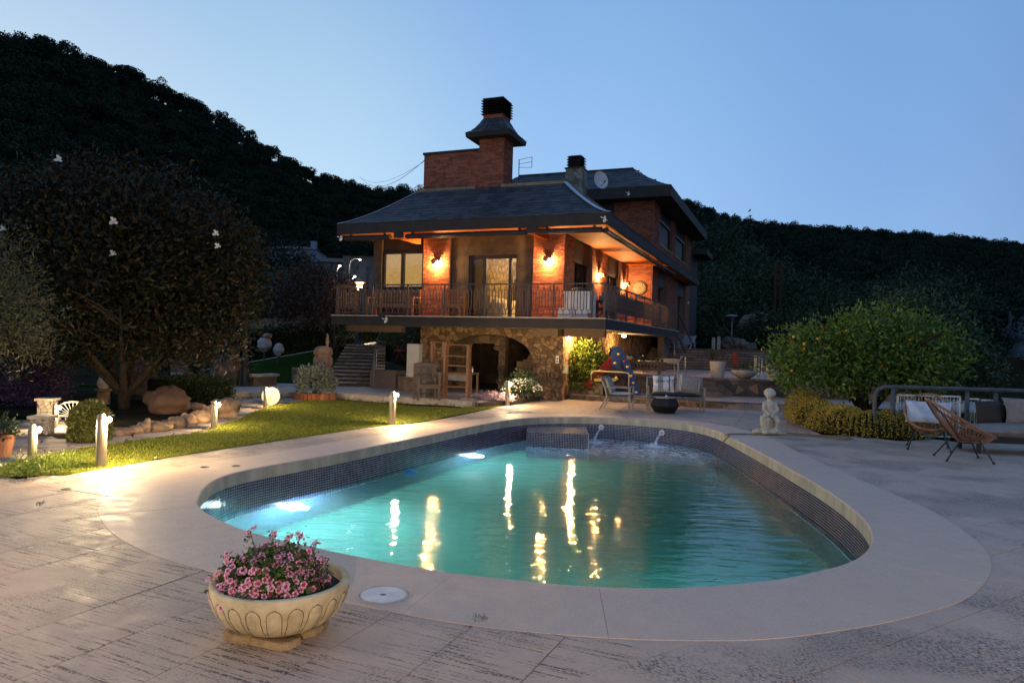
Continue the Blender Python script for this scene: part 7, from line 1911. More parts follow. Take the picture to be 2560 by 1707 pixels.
# dark broadleaf trees beyond the right terrace
lm_ = mat('dusky_leaf', (.010, .022, .010), (.03, .055, .022), .8, .5, rand='island', transl=.1)
for i, (px, py, Y, rx, rz_, nm) in enumerate(((1880, 720, 75, 4.6, 4.0, 'broad pale green tree behind the twin poles'), (1765, 770, 62, 3.2, 3.4, 'dusky tree just right of the house end'), (1990, 740, 80, 4.2, 3.0, 'dusky tree above the orange tree'), (1800, 640, 95, 5.5, 4.5, 'tall dusky tree high on the slope by the house'), (1945, 830, 48, 2.4, 1.5, 'low dark bush right of the lamp post'), (2080, 790, 60, 3.5, 2.2, 'dark bush between the two citrus crowns and the slope'), (2300, 760, 70, 6, 3.0, 'dark tree mass above the citrus crown on the right'), (1740, 850, 47, 1.8, 1.2, 'low dark bush behind the white chairs'))):
    c = D(px, py, Y); tree('dusky_tree', (c.x, Y, 1.7), [(c, (rx, rx * .8, rz_)), (c + Vector((rx * .5, 0, -rz_ * .3)), (rx * .7, rx * .6, rz_ * .7)), (c - Vector((rx * .6, 0, rz_ * .35)), (rx * .6, rx * .6, rz_ * .6))], lm_, Y * .0052, .5, nm, 5200, H_=max(1, c.z - 1.7), spread=rx * .4, seed=40 + i, cr=.09 * rx, nb=3, r0=.12)
for i, (px, py, w, h, nm) in enumerate(((1832, 868, 1.1, .7, 'large pale grey rock on the garden terrace below the lamp post'), (1865, 866, .9, .5, 'low grey rock right of the big one on the garden terrace'), (1900, 868, .7, .35, 'small grey rock near the dark bush on the garden terrace'), (1888, 815, 1.5, 1.1, 'high dark boulder on the slope behind the lamp post'))):
    Y = 43 + 3 * i; c = D(px, py, Y); b = MB(); b.blob((0, 0, h * .4), (w * .8, w * .6, h * .75), 80 + i, .2, 14, 10); tag(b.build('slope_rock', MT['rock_dk'], loc=(c.x, Y, 1.7 if i < 3 else c.z - .3), smooth=True), nm, 'rock')
c = D(1828, 872, 45)
t = empty('lamp_post', (c.x, 45, 1.72), label='unlit slim garden lamp post with flat head beyond the terrace', cat='lamp post')
b = MB(); b.tube([(0, 0, 0), (0, 0, 1.9)], .04, 8); b.build('post', MT['steel'], t); b = MB(); b.lathe([(.10, 1.9), (.22, 2.12), (.36, 2.16), (.30, 2.22), (.001, 2.26)], 16); b.build('lamp_head', MT['steel'], t)
for px, nm in ((1936, 'left'), (1950, 'right')):
    c0 = D(px, 812, 66); c1 = D(px, 655, 66); b = MB(); b.tube([(0, 0, -3), (0, 0, c1.z - c0.z)], .13, 8)
    tag(b.build('wooden_pole', mat('rusty_pole_' + nm, (.055, .028, .020), (.08, .036, .026), .95, spec=0), loc=c0), '%s one of the two rusty poles rising above the citrus trees' % nm, 'pole')
# ---- right railing, white mesh panels, lounge chairs
t = empty('pipe_railing', (8.0, 14.9, 0), label='thick grey pipe railing along the right edge of the pool deck', cat='railing')
b = MB(); b.tube([(0, 0, .30), (-.22, 0, .30), (-.34, 0, .36), (-.38, 0, .48), (-.38, 0, .88), (-.33, 0, 1.0), (-.20, 0, 1.06), (0, 0, 1.07), (6.5, -.1, 1.05)], .042, 12); b.build('top_rail', MT['pipe'] if 'pipe' in MT else mat('grey_pipe', (.055, .06, .065), (.085, .09, .095), .5, 6), t, smooth=True)
for x_ in (0, 1.55, 2.15, 3.7, 5.2): b = MB(); b.tube([(x_, .0, 0), (x_, 0, 1.05)], .045, 10); b.build('post', bpy.data.materials['grey_pipe'], t, smooth=True)
def panel(x0, x1, z0, z1, step, label, y=15.0):
    t = empty('mesh_panel', (x0, y, 0), label=label, cat='fence panel'); w = x1 - x0
    b = MB(); b.bar((0, 0, z0), (w, 0, z0), .03, .03); b.bar((0, 0, z1), (w, 0, z1), .03, .03); b.bar((.015, 0, z0), (.015, 0, z1), .03, .03); b.bar((w - .015, 0, z0), (w - .015, 0, z1), .03, .03); b.build('frame', MT['white'], t)
    x = step
    while x < w - .02: b = MB(); b.bar((x, 0, z0), (x, 0, z1), .007, .007); b.build('wire', MT['white'], t); x += step
    for z in (z0 + (z1 - z0) * .33, z0 + (z1 - z0) * .78): b = MB(); b.bar((0, .008, z), (w, .008, z), .007, .007); b.build('wire', MT['white'], t)
panel(8.14, 9.48, .05, .90, .075, 'wide white wire panel leaning behind the left woven chair')
panel(9.62, 9.86, .05, .86, .08, 'narrow white wire panel, left of the two small ones behind the chairs')
panel(9.90, 10.18, .05, .84, .08, 'narrow white wire panel, right of the two small ones behind the chairs')
panel(10.4, 12.2, .10, .80, .10, 'long white wire panel behind the grey lounge sofa')
def acapulco(loc, rz_, label, pillow):
    t = empty('woven_chair', loc, rz_, label, 'chair')
    hoop = []
    for k in range(48):
        a = 2 * math.pi * k / 48; x = .40 * math.sin(a) * (1 + .12 * math.cos(a)); q = math.cos(a)   # q=1 back top, -1 front
        y = .52 * q; z = .70 + .30 * q + .05 * (1 - q * q) * -1
        hoop.append(Vector((x, y, z)))
    b = MB(); b.tube(hoop, .020, 8, closed=True); b.build('hoop', MT['cord'], t, smooth=True)
    base = [Vector((.10 * math.sin(a), -.10 + .12 * math.cos(a), .30)) for a in [2 * math.pi * k / 48 for k in range(48)]]
    cords = []
    for k in range(48): cords.append([hoop[k], hoop[k].lerp(base[k], .5) + Vector((0, 0, -.055)), base[k]])
    for k in range(48):
        b = MB(); b.tube(cords[k], .0065, 5, caps=False); b.build('cord', MT['cord'], t)
    b = MB(); b.tube(base, .012, 6, closed=True); b.build('base_ring', MT['blackpl'], t)
    for sx_ in (-1, 1):
        for sy_ in (-1, 1):
            b = MB(); top = Vector((sx_ * .22, -.08 + sy_ * .14, .36)); ft = Vector((sx_ * .34, -.05 + sy_ * .34, .02)); b.tube([top, ft], .013, 6); b.tube([ft + Vector((0, 0, .02)), ft - Vector((0, 0, .02))], .022, 8); b.build('leg', MT['blackpl'], t)
        b = MB(); b.tube([(sx_ * .22, .06, .36), (sx_ * .30, .30, .70), (sx_ * .15, .50, .98)], .011, 6); b.build('side_rod', MT['blackpl'], t)
    b = MB(); b.tube([(-.22, -.22, .36), (.22, -.22, .36), (.22, .06, .36), (-.22, .06, .36)], .012, 6, closed=True); b.build('seat_frame', MT['blackpl'], t)
    return t
ac1 = acapulco((7.85, 13.35, 0), R(-28), 'brown corded round chair with a pale cushion, the one nearer the pipe railing', True)
pl = empty('pale_cushion', (0, 0, 0), label='pale blue-grey cushion resting in the rear corded chair', cat='cushion')
cushion('pad', mat('pale_blue_cloth', (.36, .40, .46), (.44, .48, .54), .95, 9), pl, (0, 0, 0), (.78, .50, .17), n=10)
pl.matrix_world = ac1.matrix_basis @ Matrix.Translation((0, .12, .68)) @ Matrix.Rotation(R(52), 4, 'X')
ac2 = acapulco((7.62, 12.05, 0), R(75), 'brown corded round chair seen from the side, nearest the camera on the right', False)
t = empty('lounge_sofa', (9.6, 13.15, 0), R(-6), 'grey cushioned lounge sofa cut by the right edge of the picture', 'sofa')
b = MB(); b.bx(-1.15, 1.3, -.40, .40, .20, .30); b.build('base_frame', MT['dark'], t)
for x_ in (-1.05, 1.1):
    for y_ in (-.33, .33): b = MB(); b.bx(x_ - .03, x_ + .03, y_ - .03, y_ + .03, 0, .20); b.build('leg', MT['dark'], t)
cushion('seat_cushion', mat('warm_grey_cloth', (.17, .155, .15), (.22, .20, .19), .95, 9), t, (.08, -.02, .40), (2.4, .86, .26), n=14)
b = MB(); b.bx(-.45, 1.3, .40, .46, .30, .85); b.build('back_frame', MT['dark'], t)
cushion('back_cushion', bpy.data.materials['warm_grey_cloth'], t, (.42, .26, .74), (1.5, .52, .26), (R(75), 0, 0), n=12)
b2_ = empty('dark_cushion', (0, 0, 0), label='dark ribbed cushion leaning on the left end of the grey lounge sofa', cat='cushion'); cushion('pad', MT['fascia'], b2_, (0, 0, 0), (.46, .46, .14)); b2_.matrix_world = t.matrix_basis @ Matrix.Translation((-.62, .20, .70)) @ Matrix.Rotation(R(78), 4, 'X')
# ---- cellar furniture: shelves, barrel, chair, table, cabinet
def shelf(name, px0, px1, ytop, Y, dep, zs, label, h):
    a = D(px0, 900, Y); c = D(px1, 900, Y); t = empty(name, (a.x, Y, .15), -.12, label, 'shelving'); w = c.x - a.x
    for x_ in (0, w):
        for y_ in (0, dep): b = MB(); b.bx(x_ - .035, x_ + .035, y_ - .02, y_ + .02, 0, h); b.build('upright', MT['teak'], t)
    for z in zs: b = MB(); b.bx(-.03, w + .03, 0, dep, z, z + .025); b.build('shelf', MT['teak'], t)
    return t
shelf('wooden_shelves', 1112, 1170, 860, 20.15, .35, (.33, .66, .93, 1.20, 1.52), 'open orange wooden shelf unit standing before the stone arch', 1.54)
shelf('wooden_shelves', 1079, 1108, 860, 21.2, .3, (.55, 1.05, 1.28, 1.58), 'narrower wooden shelf unit against the stone wall behind the chair', 1.62)
cab = D(1034, 936, 22.6)
t = empty('white_cabinet', (cab.x, 22.7, .62), -.3, 'tall blank white panel cabinet left of the stone wall', 'cabinet')
b = MB(); b.bx(-.21, .21, -.12, .12, 0, 1.05); b.build('cabinet_body', mat('cream_panel', (.40, .36, .30), (.46, .42, .35), .6), t)
b = MB(); b.bx(-.20, .20, -.13, -.122, .02, 1.03); b.build('cabinet_door', bpy.data.materials['cream_panel'], t)
b = MB(); b.bx(-.5, .5, -.2, .3, 0, .5); tag(b.build('low_wall_block', MT['riser'], loc=(cab.x, 22.9, .12), rz=-.3), 'low masonry block under the white cabinet', 'wall block')
g = G(1055, 1000, .15)
t = empty('oak_barrel', (g.x - .05, g.y + 1.1, .15), 0, 'old greenish oak barrel standing behind the lattice chair', 'barrel')
stv = MB()
for k in range(18):
    a0, a1 = 2 * math.pi * k / 18 + .01, 2 * math.pi * (k + 1) / 18 - .01; st2 = MB()
    pr = [(.27, 0), (.33, .3), (.35, .5), (.33, .7), (.27, 1.0)]
    vs = [(r * math.cos(a), r * math.sin(a), z) for r, z in pr for a in (a0, a1)]
    st2.add(vs, [(2 * i, 2 * i + 1, 2 * i + 3, 2 * i + 2) for i in range(4)]); st2.build('stave', MT['brl'] if 'brl' in MT else mat('green_oak', (.10, .10, .07), (.19, .18, .13), .8, 6, rand='obj', stretch=(4, 4, 1)), t); MT['brl'] = bpy.data.materials['green_oak']
for z, r in ((.12, .30), (.32, .336), (.68, .336), (.88, .30)): b = MB(); b.lathe([(r, z - .025), (r + .008, z - .025), (r + .008, z + .025), (r, z + .025)], 24); b.build('hoop', MT['iron'], t)
b = MB(); b.lathe([(.001, .97), (.265, .97)], 18); b.build('lid', MT['wood'], t)
teak_bench('garden_chair', 0, 0, .66, 'weathered lattice armchair at the patio edge before the barrel', 'chair', world=(G(1062, 1002, .15).x, G(1062, 1002, .15).y + .35, .15), rz_=.35, H=1.0)
t = empty('work_table', (HW(-5.2, .55, .15)), -AX, 'long table with a steel tray in front of the arch', 'table')
b = MB(); b.bx(-.75, .85, -.3, .3, .60, .64); b.build('table_top', MT['wood'], t); b = MB(); b.bx(-.7, .75, -.30, -.27, .38, .60); b.build('steel_front', MT['steel'], t)
for x_ in (-.7, .8):
    for y_ in (-.25, .25): b = MB(); b.bx(x_ - .03, x_ + .03, y_ - .03, y_ + .03, 0, .60); b.build('leg', MT['wood'], t)
p = HW(-4.5, .6, .795); b = MB(); b.lathe([(.001, 0), (.05, 0), (.05, .12), (.02, .16), (.02, .2)], 12); tag(b.build('metal_jug', MT['steel'], loc=p), 'small metal jug on the table in front of the arch', 'jug')
b = MB(); b.bx(-.5, .5, -.3, .3, 0, .55); b.bx(-.52, .52, -.32, .32, .552, .60); tag(b.build('wooden_box', MT['wood'], loc=HW(-7.6, .5, .15), rz=-AX), 'dark wooden chest left of the barrel', 'chest')
# ---- folded red chairs on the bank under the balcony
t = empty('bistro_chair', D(1000, 905, 27), .3, 'red folding chair on the dark bank under the balcony', 'chair')
b = MB(); b.bar((-.2, 0, 0), (.2, .3, .8), .012, .012); b.bar((.2, 0, 0), (-.2, .3, .8), .012, .012); b.build('frame', MT['red'], t); b = MB(); b.bx(-.2, .2, -.05, .3, .42, .45); b.build('seat', MT['red'], t)
quadgrid('planted_bank', lambda u, v: D(945, 895, 28).lerp(D(1050, 930, 25), u).lerp(D(948, 850, 31).lerp(D(1050, 832, 33), u), v), 5, 4, MT['earth'])
for i, (px, py, Y, nm) in enumerate(((985, 870, 29, 'dark shrub on the bank under the balcony'), (1020, 850, 31, 'rounded dark shrub at the top of the bank under the balcony'))):
    c = D(px, py, Y); shrub('bank_shrub', (c.x, Y, c.z - .3), (.7, .6, .6), 1200, .1, MT['leaf_dk'], nm, seed=90 + i, lower=-.5)
# ------------------------------------------------------------------ hills and woods
def hill(name, ridge, foot, m, px_of, nu=60, nv=16, rough=1.5, seed=1):
    rg2 = np.random.default_rng(seed)
    def f(u, v):
        a = ridge(u); c = foot(u); p = c.lerp(a, v); s_ = math.sin(v * math.pi)
        p.z += -s_ * .06 * (a.z - c.z) + rough * s_ * math.sin(u * 40 + v * 9) * .5; return p
    return quadgrid(name, f, nu, nv, m), f
LR = [(-1500, -250), (-700, -60), (0, 95), (100, 108), (200, 138), (350, 188), (430, 225), (530, 275), (650, 350), (800, 425), (900, 458), (1060, 482), (1300, 500)]
def lridge(u):
    px = -1500 + 2800 * u; py = np.interp(px, [q[0] for q in LR], [q[1] for q in LR]) + 44; Y = np.interp(px, [-1500, 0, 600, 1300], [120, 150, 210, 330]); return D(px, py, Y)
def lfoot(u):
    px = -1500 + 2800 * u; Y = np.interp(px, [-1500, 0, 600, 1300], [45, 60, 92, 170]); p = D(px, 700, Y); return Vector((p.x, Y, np.interp(px, [-1500, 0, 600, 1300], [1.0, 1.5, 5.5, 9])))
_, lf_ = hill('left_hill', lridge, lfoot, MT['earth'], None)
RR = [(800, 470), (1060, 480), (1300, 470), (1500, 450), (1600, 465), (1730, 518), (1800, 545), (1900, 566), (2000, 572), (2200, 583), (2400, 598), (2560, 615), (3200, 650), (4200, 700)]
def rridge(u):
    px = 800 + 3400 * u; py = np.interp(px, [q[0] for q in RR], [q[1] for q in RR]) + 20; Y = np.interp(px, [800, 1700, 2560, 4200], [480, 420, 520, 600]); return D(px, py, Y)
def rfoot(u):
    px = 800 + 3400 * u; Y = np.interp(px, [800, 1700, 2560, 4200], [180, 110, 130, 160]); p = D(px, 850, Y); return Vector((p.x, Y, 0.5))
_, rf_ = hill('right_hill', rridge, rfoot, MT['earth'], None, rough=6, seed=2)
def proto(n, rg2, tall, q):
    pts = []; 
    for k in range(7):
        c = np.array((rg2.uniform(-.5, .5), rg2.uniform(-.5, .5), tall * rg2.uniform(.35, .95))); r = rg2.uniform(.35, .62)
        d = rg2.normal(size=(n // 7, 3)); d /= np.linalg.norm(d, axis=1)[:, None]; pts.append(c + d * r * np.array((1, 1, .75)) * rg2.uniform(.75, 1, (n // 7, 1)))
    C = np.concatenate(pts); return leaf_verts(C, q, .8, rg2, up=.2)
def wood(name, fn, n, per, rad, q, m, seed, flatv=.75):
    """a wood that reads as one mass: tree crowns instanced on points by geometry nodes"""
    rg2 = np.random.default_rng(seed)
    pc_ = bpy.data.collections.new(name + '_crowns')
    for k in range(6):
        V = proto(per, rg2, rg2.uniform(1.5, 2.4), q)
        o = quads_obj(name + '_crown', V, m); COL.objects.unlink(o); pc_.objects.link(o)
    P, Sx, Rz = [], [], []
    for i in range(n):
        u = rg2.uniform(); v = rg2.uniform() ** .9
        if i < n * .10: v = rg2.uniform(.97, 1.0)
        p = fn(u, v); P.append(p); Sx.append(rad * rg2.uniform(.6, 1.35)); Rz.append((0, 0, rg2.uniform(0, 6.28)))
    me = bpy.data.meshes.new(name); me.from_pydata([tuple(p) for p in P], [], [])
    at = me.attributes.new('sc', 'FLOAT', 'POINT'); at.data.foreach_set('value', Sx)
    at = me.attributes.new('rt', 'FLOAT_VECTOR', 'POINT'); at.data.foreach_set('vector', np.array(Rz).ravel())
    o = bpy.data.objects.new(name, me); COL.objects.link(o); o['kind'] = 'stuff'
    ng = bpy.data.node_groups.new(name, 'GeometryNodeTree')
    ng.interface.new_socket('Geometry', in_out='INPUT', socket_type='NodeSocketGeometry'); ng.interface.new_socket('Geometry', in_out='OUTPUT', socket_type='NodeSocketGeometry')
    N = ng.nodes; L = ng.links
    gi = N.new('NodeGroupInput'); go = N.new('NodeGroupOutput'); ip = N.new('GeometryNodeInstanceOnPoints'); ci = N.new('GeometryNodeCollectionInfo')
    ci.inputs['Collection'].default_value = pc_; ci.inputs['Separate Children'].default_value = True; ci.inputs['Reset Children'].default_value = True
    a1 = N.new('GeometryNodeInputNamedAttribute'); a1.data_type = 'FLOAT'; a1.inputs['Name'].default_value = 'sc'
    a2 = N.new('GeometryNodeInputNamedAttribute'); a2.data_type = 'FLOAT_VECTOR'; a2.inputs['Name'].default_value = 'rt'
    er = N.new('FunctionNodeEulerToRotation'); L.new(a2.outputs['Attribute'], er.inputs[0])
    L.new(gi.outputs[0], ip.inputs['Points']); L.new(ci.outputs[0], ip.inputs['Instance']); ip.inputs['Pick Instance'].default_value = True
    L.new(er.outputs[0], ip.inputs['Rotation']); L.new(a1.outputs['Attribute'], ip.inputs['Scale']); L.new(ip.outputs[0], go.inputs[0])
    md = o.modifiers.new('wood', 'NODES'); md.node_group = ng
    return o
def fn_l(u, v): return lf_(u * .60 + .38, v)
wood('pine_wood', fn_l, 2400, 1400, 2.15, .13, MT['leaf_pine'], 3)
wood('pine_wood_beyond', lambda u, v: lf_(u * .40, v), 450, 1200, 3.2, .16, MT['leaf_pine'], 4)
wood('far_wood', lambda u, v: rf_(u * .72, v), 7500, 600, 3.1, .18, MT['leaf_far'], 5)
wood('far_wood_beyond', lambda u, v: rf_(.70 + .3 * u, v), 900, 500, 5.5, .2, MT['leaf_far'], 6)
for nm_, ff_ in (('left_hill_foot', lfoot), ('right_hill_foot', rfoot)):
    quadgrid(nm_, lambda u, v: ff_(u).lerp(ff_(u) + Vector((0, -12, -ff_(u).z - 1.5)), 1 - v), 40, 1, MT['earth'])
# skyline pines one can tell apart on the left ridge
rg2 = np.random.default_rng(8)
for i, px in enumerate(list(range(10, 1050, 36))):
    u = (px + 1500) / 2800; p = lf_(u, .995); n = 1400; tall = rg2.uniform(1.5, 2.6)
    V = proto(n, rg2, tall, .13); s_ = rg2.uniform(1.3, 2.6) * (.8 + .4 * p.y / 300)
    t = empty('ridge_pine', p, label='dark pine standing out on the skyline of the left hill', cat='pine tree', group='pines along the left ridge')
    o = quads_obj('crown', V * s_, MT['leaf_pine'], t)
    b = MB(); b.tube([(0, 0, -.5), (.1 * s_, 0, tall * s_ * .7)], [.12 * s_, .05 * s_], 5); b.build('trunk', MT['bark'], t)
# cliff at the right
MT['cliff'] = mat('grey_cliff', (.012, .013, .014), (.10, .10, .11), .95, .35, bump=1, bscale=.8)
def fcl(u, v):
    p0 = D(2490 + 900 * u, 1010, 120); p1 = D(2500 + 900 * u, 775 + 30 * math.sin(u * 9), 135); p = p0.lerp(p1, v); k = math.sin(u * 37) * 2 + math.sin(u * 91 + v * 5) * 1.3 + math.sin(v * 13 + u * 20) * 1.2; p.y += k; p.x += math.sin(v * 8) * 1.2; return p
quadgrid('cliff', fcl, 60, 30, MT['cliff'], noise=.35)
# village houses
def cottage(name, px0, px1, pyt, pyb, Y, dep, wallm, roofm, label, wins, cat='house', roof_h=.7, over=.3):
    a = D(px0, pyb, Y); c = D(px1, pyb, Y); tz = D((px0 + px1) / 2, pyt, Y).z; bz = min(a.z, c.z) - 2.5; w = c.x - a.x; h = tz - bz
    t = empty(name, (a.x, Y, bz), .06, label, cat)
    b = MB(); b.bx(0, w, 0, dep, 0, h); b.build('wall', wallm, t)
    b = MB(); o_ = over; b.add([(-o_, -o_, h), (w + o_, -o_, h), (w + o_, dep + o_, h), (-o_, dep + o_, h), (w * .2, dep * .5, h + roof_h), (w * .8, dep * .5, h + roof_h)], [(0, 1, 5, 4), (1, 2, 5), (2, 3, 4, 5), (3, 0, 4), (3, 2, 1, 0)]); r = b.build('roof', roofm, t)
    for x_, z_, ww, hh in wins:
        b = MB(); b.bx(w * x_, w * x_ + ww, -.06, -.005, h - z_ - hh, h - z_); wn = b.build('window', MT['glass'], t); b = MB(); b.bx(w * x_ - .08, w * x_ + ww + .08, -.09, -.0, h - z_ - hh - .1, h - z_ - hh - .002); b.build('sill', wallm, wn)
    return t
wm = mat('whitewash', (.16, .18, .24), (.24, .26, .33), .9, .8); gm = mat('grey_render', (.07, .07, .075), (.12, .12, .125), .9, .6); rm = mat('old_roof_tile', (.06, .035, .03), (.11, .065, .055), .9, .8)
h1 = cottage('white_house', 664, 790, 622, 660, 88, 6, wm, rm, 'white hillside house with a tiled roof above the dark trees', [(.25, .4, .7, .8), (.7, .5, .6, .8)])
b = MB(); b.bx(5.3, 5.95, .5, 1.2, 3.5, 5.6); b.build('chimney', wm, h1)
cottage('village_house', 792, 862, 655, 700, 76, 5, gm, rm, 'grey village house left of the two bright street lamps', [(.3, .5, .5, .6), (.6, 1.2, .5, .6)])
cottage('village_house', 855, 950, 640, 725, 72, 6, gm, rm, 'tall plain grey building behind the street lamps by the eave', [(.28, 1.0, .5, .5), (.62, 1.0, .5, .5), (.28, 2.6, .5, .5)], roof_h=.3)
cottage('village_house', 590, 655, 650, 690, 82, 5, wm, rm, 'small pale house glimpsed between magnolia and dark tree', [(.4, .4, .5, .6)])
for i, (bx_, by_, base, nm, em) in enumerate(((850, 663, 760, 'leftmost street lamp with a yellow glow beside the balcony', 6), (900, 648, 760, 'street lamp on a curved arm just left of the lit window', 5), (887, 690, 780, 'lower small white street lamp left of the house', 4))):
    Y = 66 - 4 * i; c = D(bx_, by_, Y); z0 = D(bx_, base, Y).z; t = empty('street_lamp', (c.x - (.9 if i == 1 else .25), Y, z0), label=nm, cat='street lamp')
    ar = .9 if i == 1 else .25; H_ = c.z - z0
    b = MB(); b.tube([(0, 0, 0), (0, 0, H_ - .5), (.12, 0, H_ - .15), (ar * .5, 0, H_ + .05), (ar, 0, H_)], [.07, .05, .04, .03, .03], 6); b.build('pole', MT['steel'], t)
    b = MB(); b.blob((ar, 0, H_ - .05), (.10, .10, .08), 1, 0, 12, 8); b.build('bulb', emis('street_bulb_%d' % i, (1, .86, .5) if i == 0 else (1, .95, .85), em), t, smooth=True)
    lamp('street_light', (ar, -.3, H_ - .2), 120, (1, .85, .6), .1, t)
for i, (px, nm) in enumerate(((867, 'left'), (884, 'middle'), (917, 'right'))):
    c = D(px, 770, 64); tp = D(px, 640 + 18 * i, 64); b = MB(); b.tube([(0, 0, 0), (0, 0, tp.z - c.z)], .09, 6); b.tube([(-.4, 0, tp.z - c.z - .3), (.4, 0, tp.z - c.z - .3)], .04, 5); tag(b.build('utility_pole', MT['dark'], loc=c), '%s utility pole before the grey village building' % nm, 'pole')
# ------------------------------------------------------------------ flower bowl in the foreground
pc = G(703, 1441, .33); BZ = .045
t = empty('stone_bowl', (pc.x, pc.y, BZ), 0, 'carved pale stone bowl in the left foreground, planted with pink flowers', 'bowl')
BP = [(.14, 0), (.21, .010), (.278, .042), (.333, .090), (.370, .145), (.391, .205), (.398, .265), (.394, .275), (.360, .277), (.352, .268), (.350, .18), (.001, .18)]
b = MB(); b.lathe(BP, 96); b.lathe([(.001, 0), (.13, 0)], 96)
MT['bowl'] = mat('carved_limestone', (.42, .33, .18), (.62, .52, .33), .85, 7, bump=.35, bscale=45)
o = b.build('bowl_body', MT['bowl'], t, smooth=True); 
def surf(z):  # radius of the outside at height z
    return float(np.interp(z, [p[1] for p in BP[:7]], [p[0] for p in BP[:7]]))
NT = 21
for k in range(NT):
    a0 = 2 * math.pi * (k + .5) / NT; hw_ = .038; rows2 = 12; vs = []; fs = []
    z0, z1 = .026, .222
    cols = 7
    for j in range(rows2 + 1):
        z = z0 + (z1 - z0) * (1 - (1 - j / rows2) ** 1.7); r = surf(z)
        top = max(0.0, (z - (z1 - .045)) / .045); wj = hw_ * math.sqrt(max(0, 1 - top * top)) * (.45 + .55 * (r / .39))
        for i in range(cols):
            s_ = i / (cols - 1) * 2 - 1; edge = max(0, 1 - abs(s_) ** 4) * (1 if 0 < j < rows2 else 0)
            a = a0 + s_ * wj / max(r, .1); rr2 = r - .004 + .012 * edge; vs.append((rr2 * math.cos(a), rr2 * math.sin(a), z))
    for j in range(rows2):
        for i in range(cols - 1): q = j * cols + i; fs.append((q, q + 1, q + cols + 1, q + cols))
    b = MB(); b.add(vs, fs); b.build('carved_flute', MT['bowl'], t, smooth=True, fixn=False)
    # thin dark line laid along the edge of each tongue
    b = MB(); g_ = []
    for j in range(0, rows2 + 1):
        z = z0 + (z1 - z0) * (1 - (1 - j / rows2) ** 1.7); r = surf(z) + .0005; top = max(0.0, (z - (z1 - .045)) / .045); wj = (hw_ + .004) * math.sqrt(max(0, 1 - top * top)) * (.45 + .55 * (r / .39)); g_.append((r, z, wj))
    pts = [(r * math.cos(a0 - w_ / r), r * math.sin(a0 - w_ / r), z) for r, z, w_ in g_] + [((surf(z1) + .0005) * math.cos(a0 + s_ * .012 / .39), (surf(z1) + .0005) * math.sin(a0 + s_ * .012 / .39), z1 + .003) for s_ in (-1, 0, 1)] + [(r * math.cos(a0 + w_ / r), r * math.sin(a0 + w_ / r), z) for r, z, w_ in reversed(g_)]
    b.tube(pts, .0022, 4); b.build('groove', MT['groove'] if 'groove' in MT else mat('groove_dark', (.07, .045, .02), (.22, .16, .08), .95, 20), t); MT['groove'] = bpy.data.materials['groove_dark']
b = MB(); b.lathe([(.001, .232), (.15, .240), (.28, .228), (.352, .215)], 40); b.build('soil', MT['soil'], t)
for i, (dx, dy, w, d, nm) in enumerate(((-.15, -.02, .26, .32, 'left flat stone slab under the flower bowl'), (.02, -.15, .30, .18, 'front flat stone slab under the flower bowl'), (.15, .05, .20, .26, 'right flat stone slab under the flower bowl'))):
    b = MB(); n = 14; rgs = random.Random(i + 4); poly = []
    for k in range(n):
        a = 2 * math.pi * k / n; q = (abs(math.cos(a)) ** 4 + abs(math.sin(a)) ** 4) ** -.25; poly.append((w / 2 * q * math.cos(a) * rgs.uniform(.93, 1.05), d / 2 * q * math.sin(a) * rgs.uniform(.93, 1.05)))
    b.prism(poly, 0.0, .042 - .003 * i, .012)
    tag(b.build('flat_stone', mat('ochre_flag_%d' % i, (.20, .13, .06), (.36, .26, .14), .95, 9, bump=.9, bscale=18), loc=(pc.x + dx, pc.y + dy, .002), rz=-.42 + .03 * i), nm, 'stone slab')
plant = empty('pink_geranium', (pc.x, pc.y, BZ + .22), label='bushy plant of small pink and crimson flowers filling the carved bowl', cat='plant')
rg_ = np.random.default_rng(77)
cs = []
for k in range(1000):
    d = rg_.normal(size=3); d /= np.linalg.norm(d)
    if d[2] < -.12: continue
    c = np.array((-.06, 0, -.01)) + d * np.array((.292, .275, .215)) * (1 + .06 * rg_.normal())
    cs.append(c)
cs = np.array(cs)
lp = np.repeat(cs[:520], 9, axis=0) * .94 + rg_.normal(size=(520 * 9, 3)) * .022
quads_obj('leaves', leaf_verts(lp, .030, .7, rg_, up=.5), mat('geranium_leaf', (.025, .06, .012), (.08, .14, .03), .5, 3, rand='island', transl=.3), plant)
def flower_mesh(nm, s_):
    vs, f1, f2 = [], [], []
    b = MB(); mi = []
    for k in range(5):
        a = 2 * math.pi * k / 5; w_ = .55
        base = len(b.v)
        b.v += [(0, 0, 0), (.45 * s_ * math.cos(a - w_), .45 * s_ * math.sin(a - w_), .10 * s_), (.62 * s_ * math.cos(a), .62 * s_ * math.sin(a), .16 * s_), (.45 * s_ * math.cos(a + w_), .45 * s_ * math.sin(a + w_), .10 * s_)]
        b.f.append((base, base + 1, base + 2, base + 3)); mi.append(1)
        b.v += [(.95 * s_ * math.cos(a - .50), .95 * s_ * math.sin(a - .50), .20 * s_), (1.08 * s_ * math.cos(a), 1.08 * s_ * math.sin(a), .14 * s_), (.95 * s_ * math.cos(a + .50), .95 * s_ * math.sin(a + .50), .20 * s_)]
        b.f.append((base + 1, base + 4, base + 5, base + 2)); mi.append(0); b.f.append((base + 2, base + 5, base + 6, base + 3)); mi.append(0)
    me = b.mesh(nm, MT['petal_pink']); me.materials.append(MT['petal_dark'])
    for p_, i in zip(me.polygons, mi): p_.material_index = i
    return me
fms = [flower_mesh('flower', .0225), flower_mesh('flower', .019)]
heads = []
for c in cs:
    if all((c[0] - h[0]) ** 2 + (c[1] - h[1]) ** 2 + (c[2] - h[2]) ** 2 > .035 ** 2 for h in heads): heads.append(c)
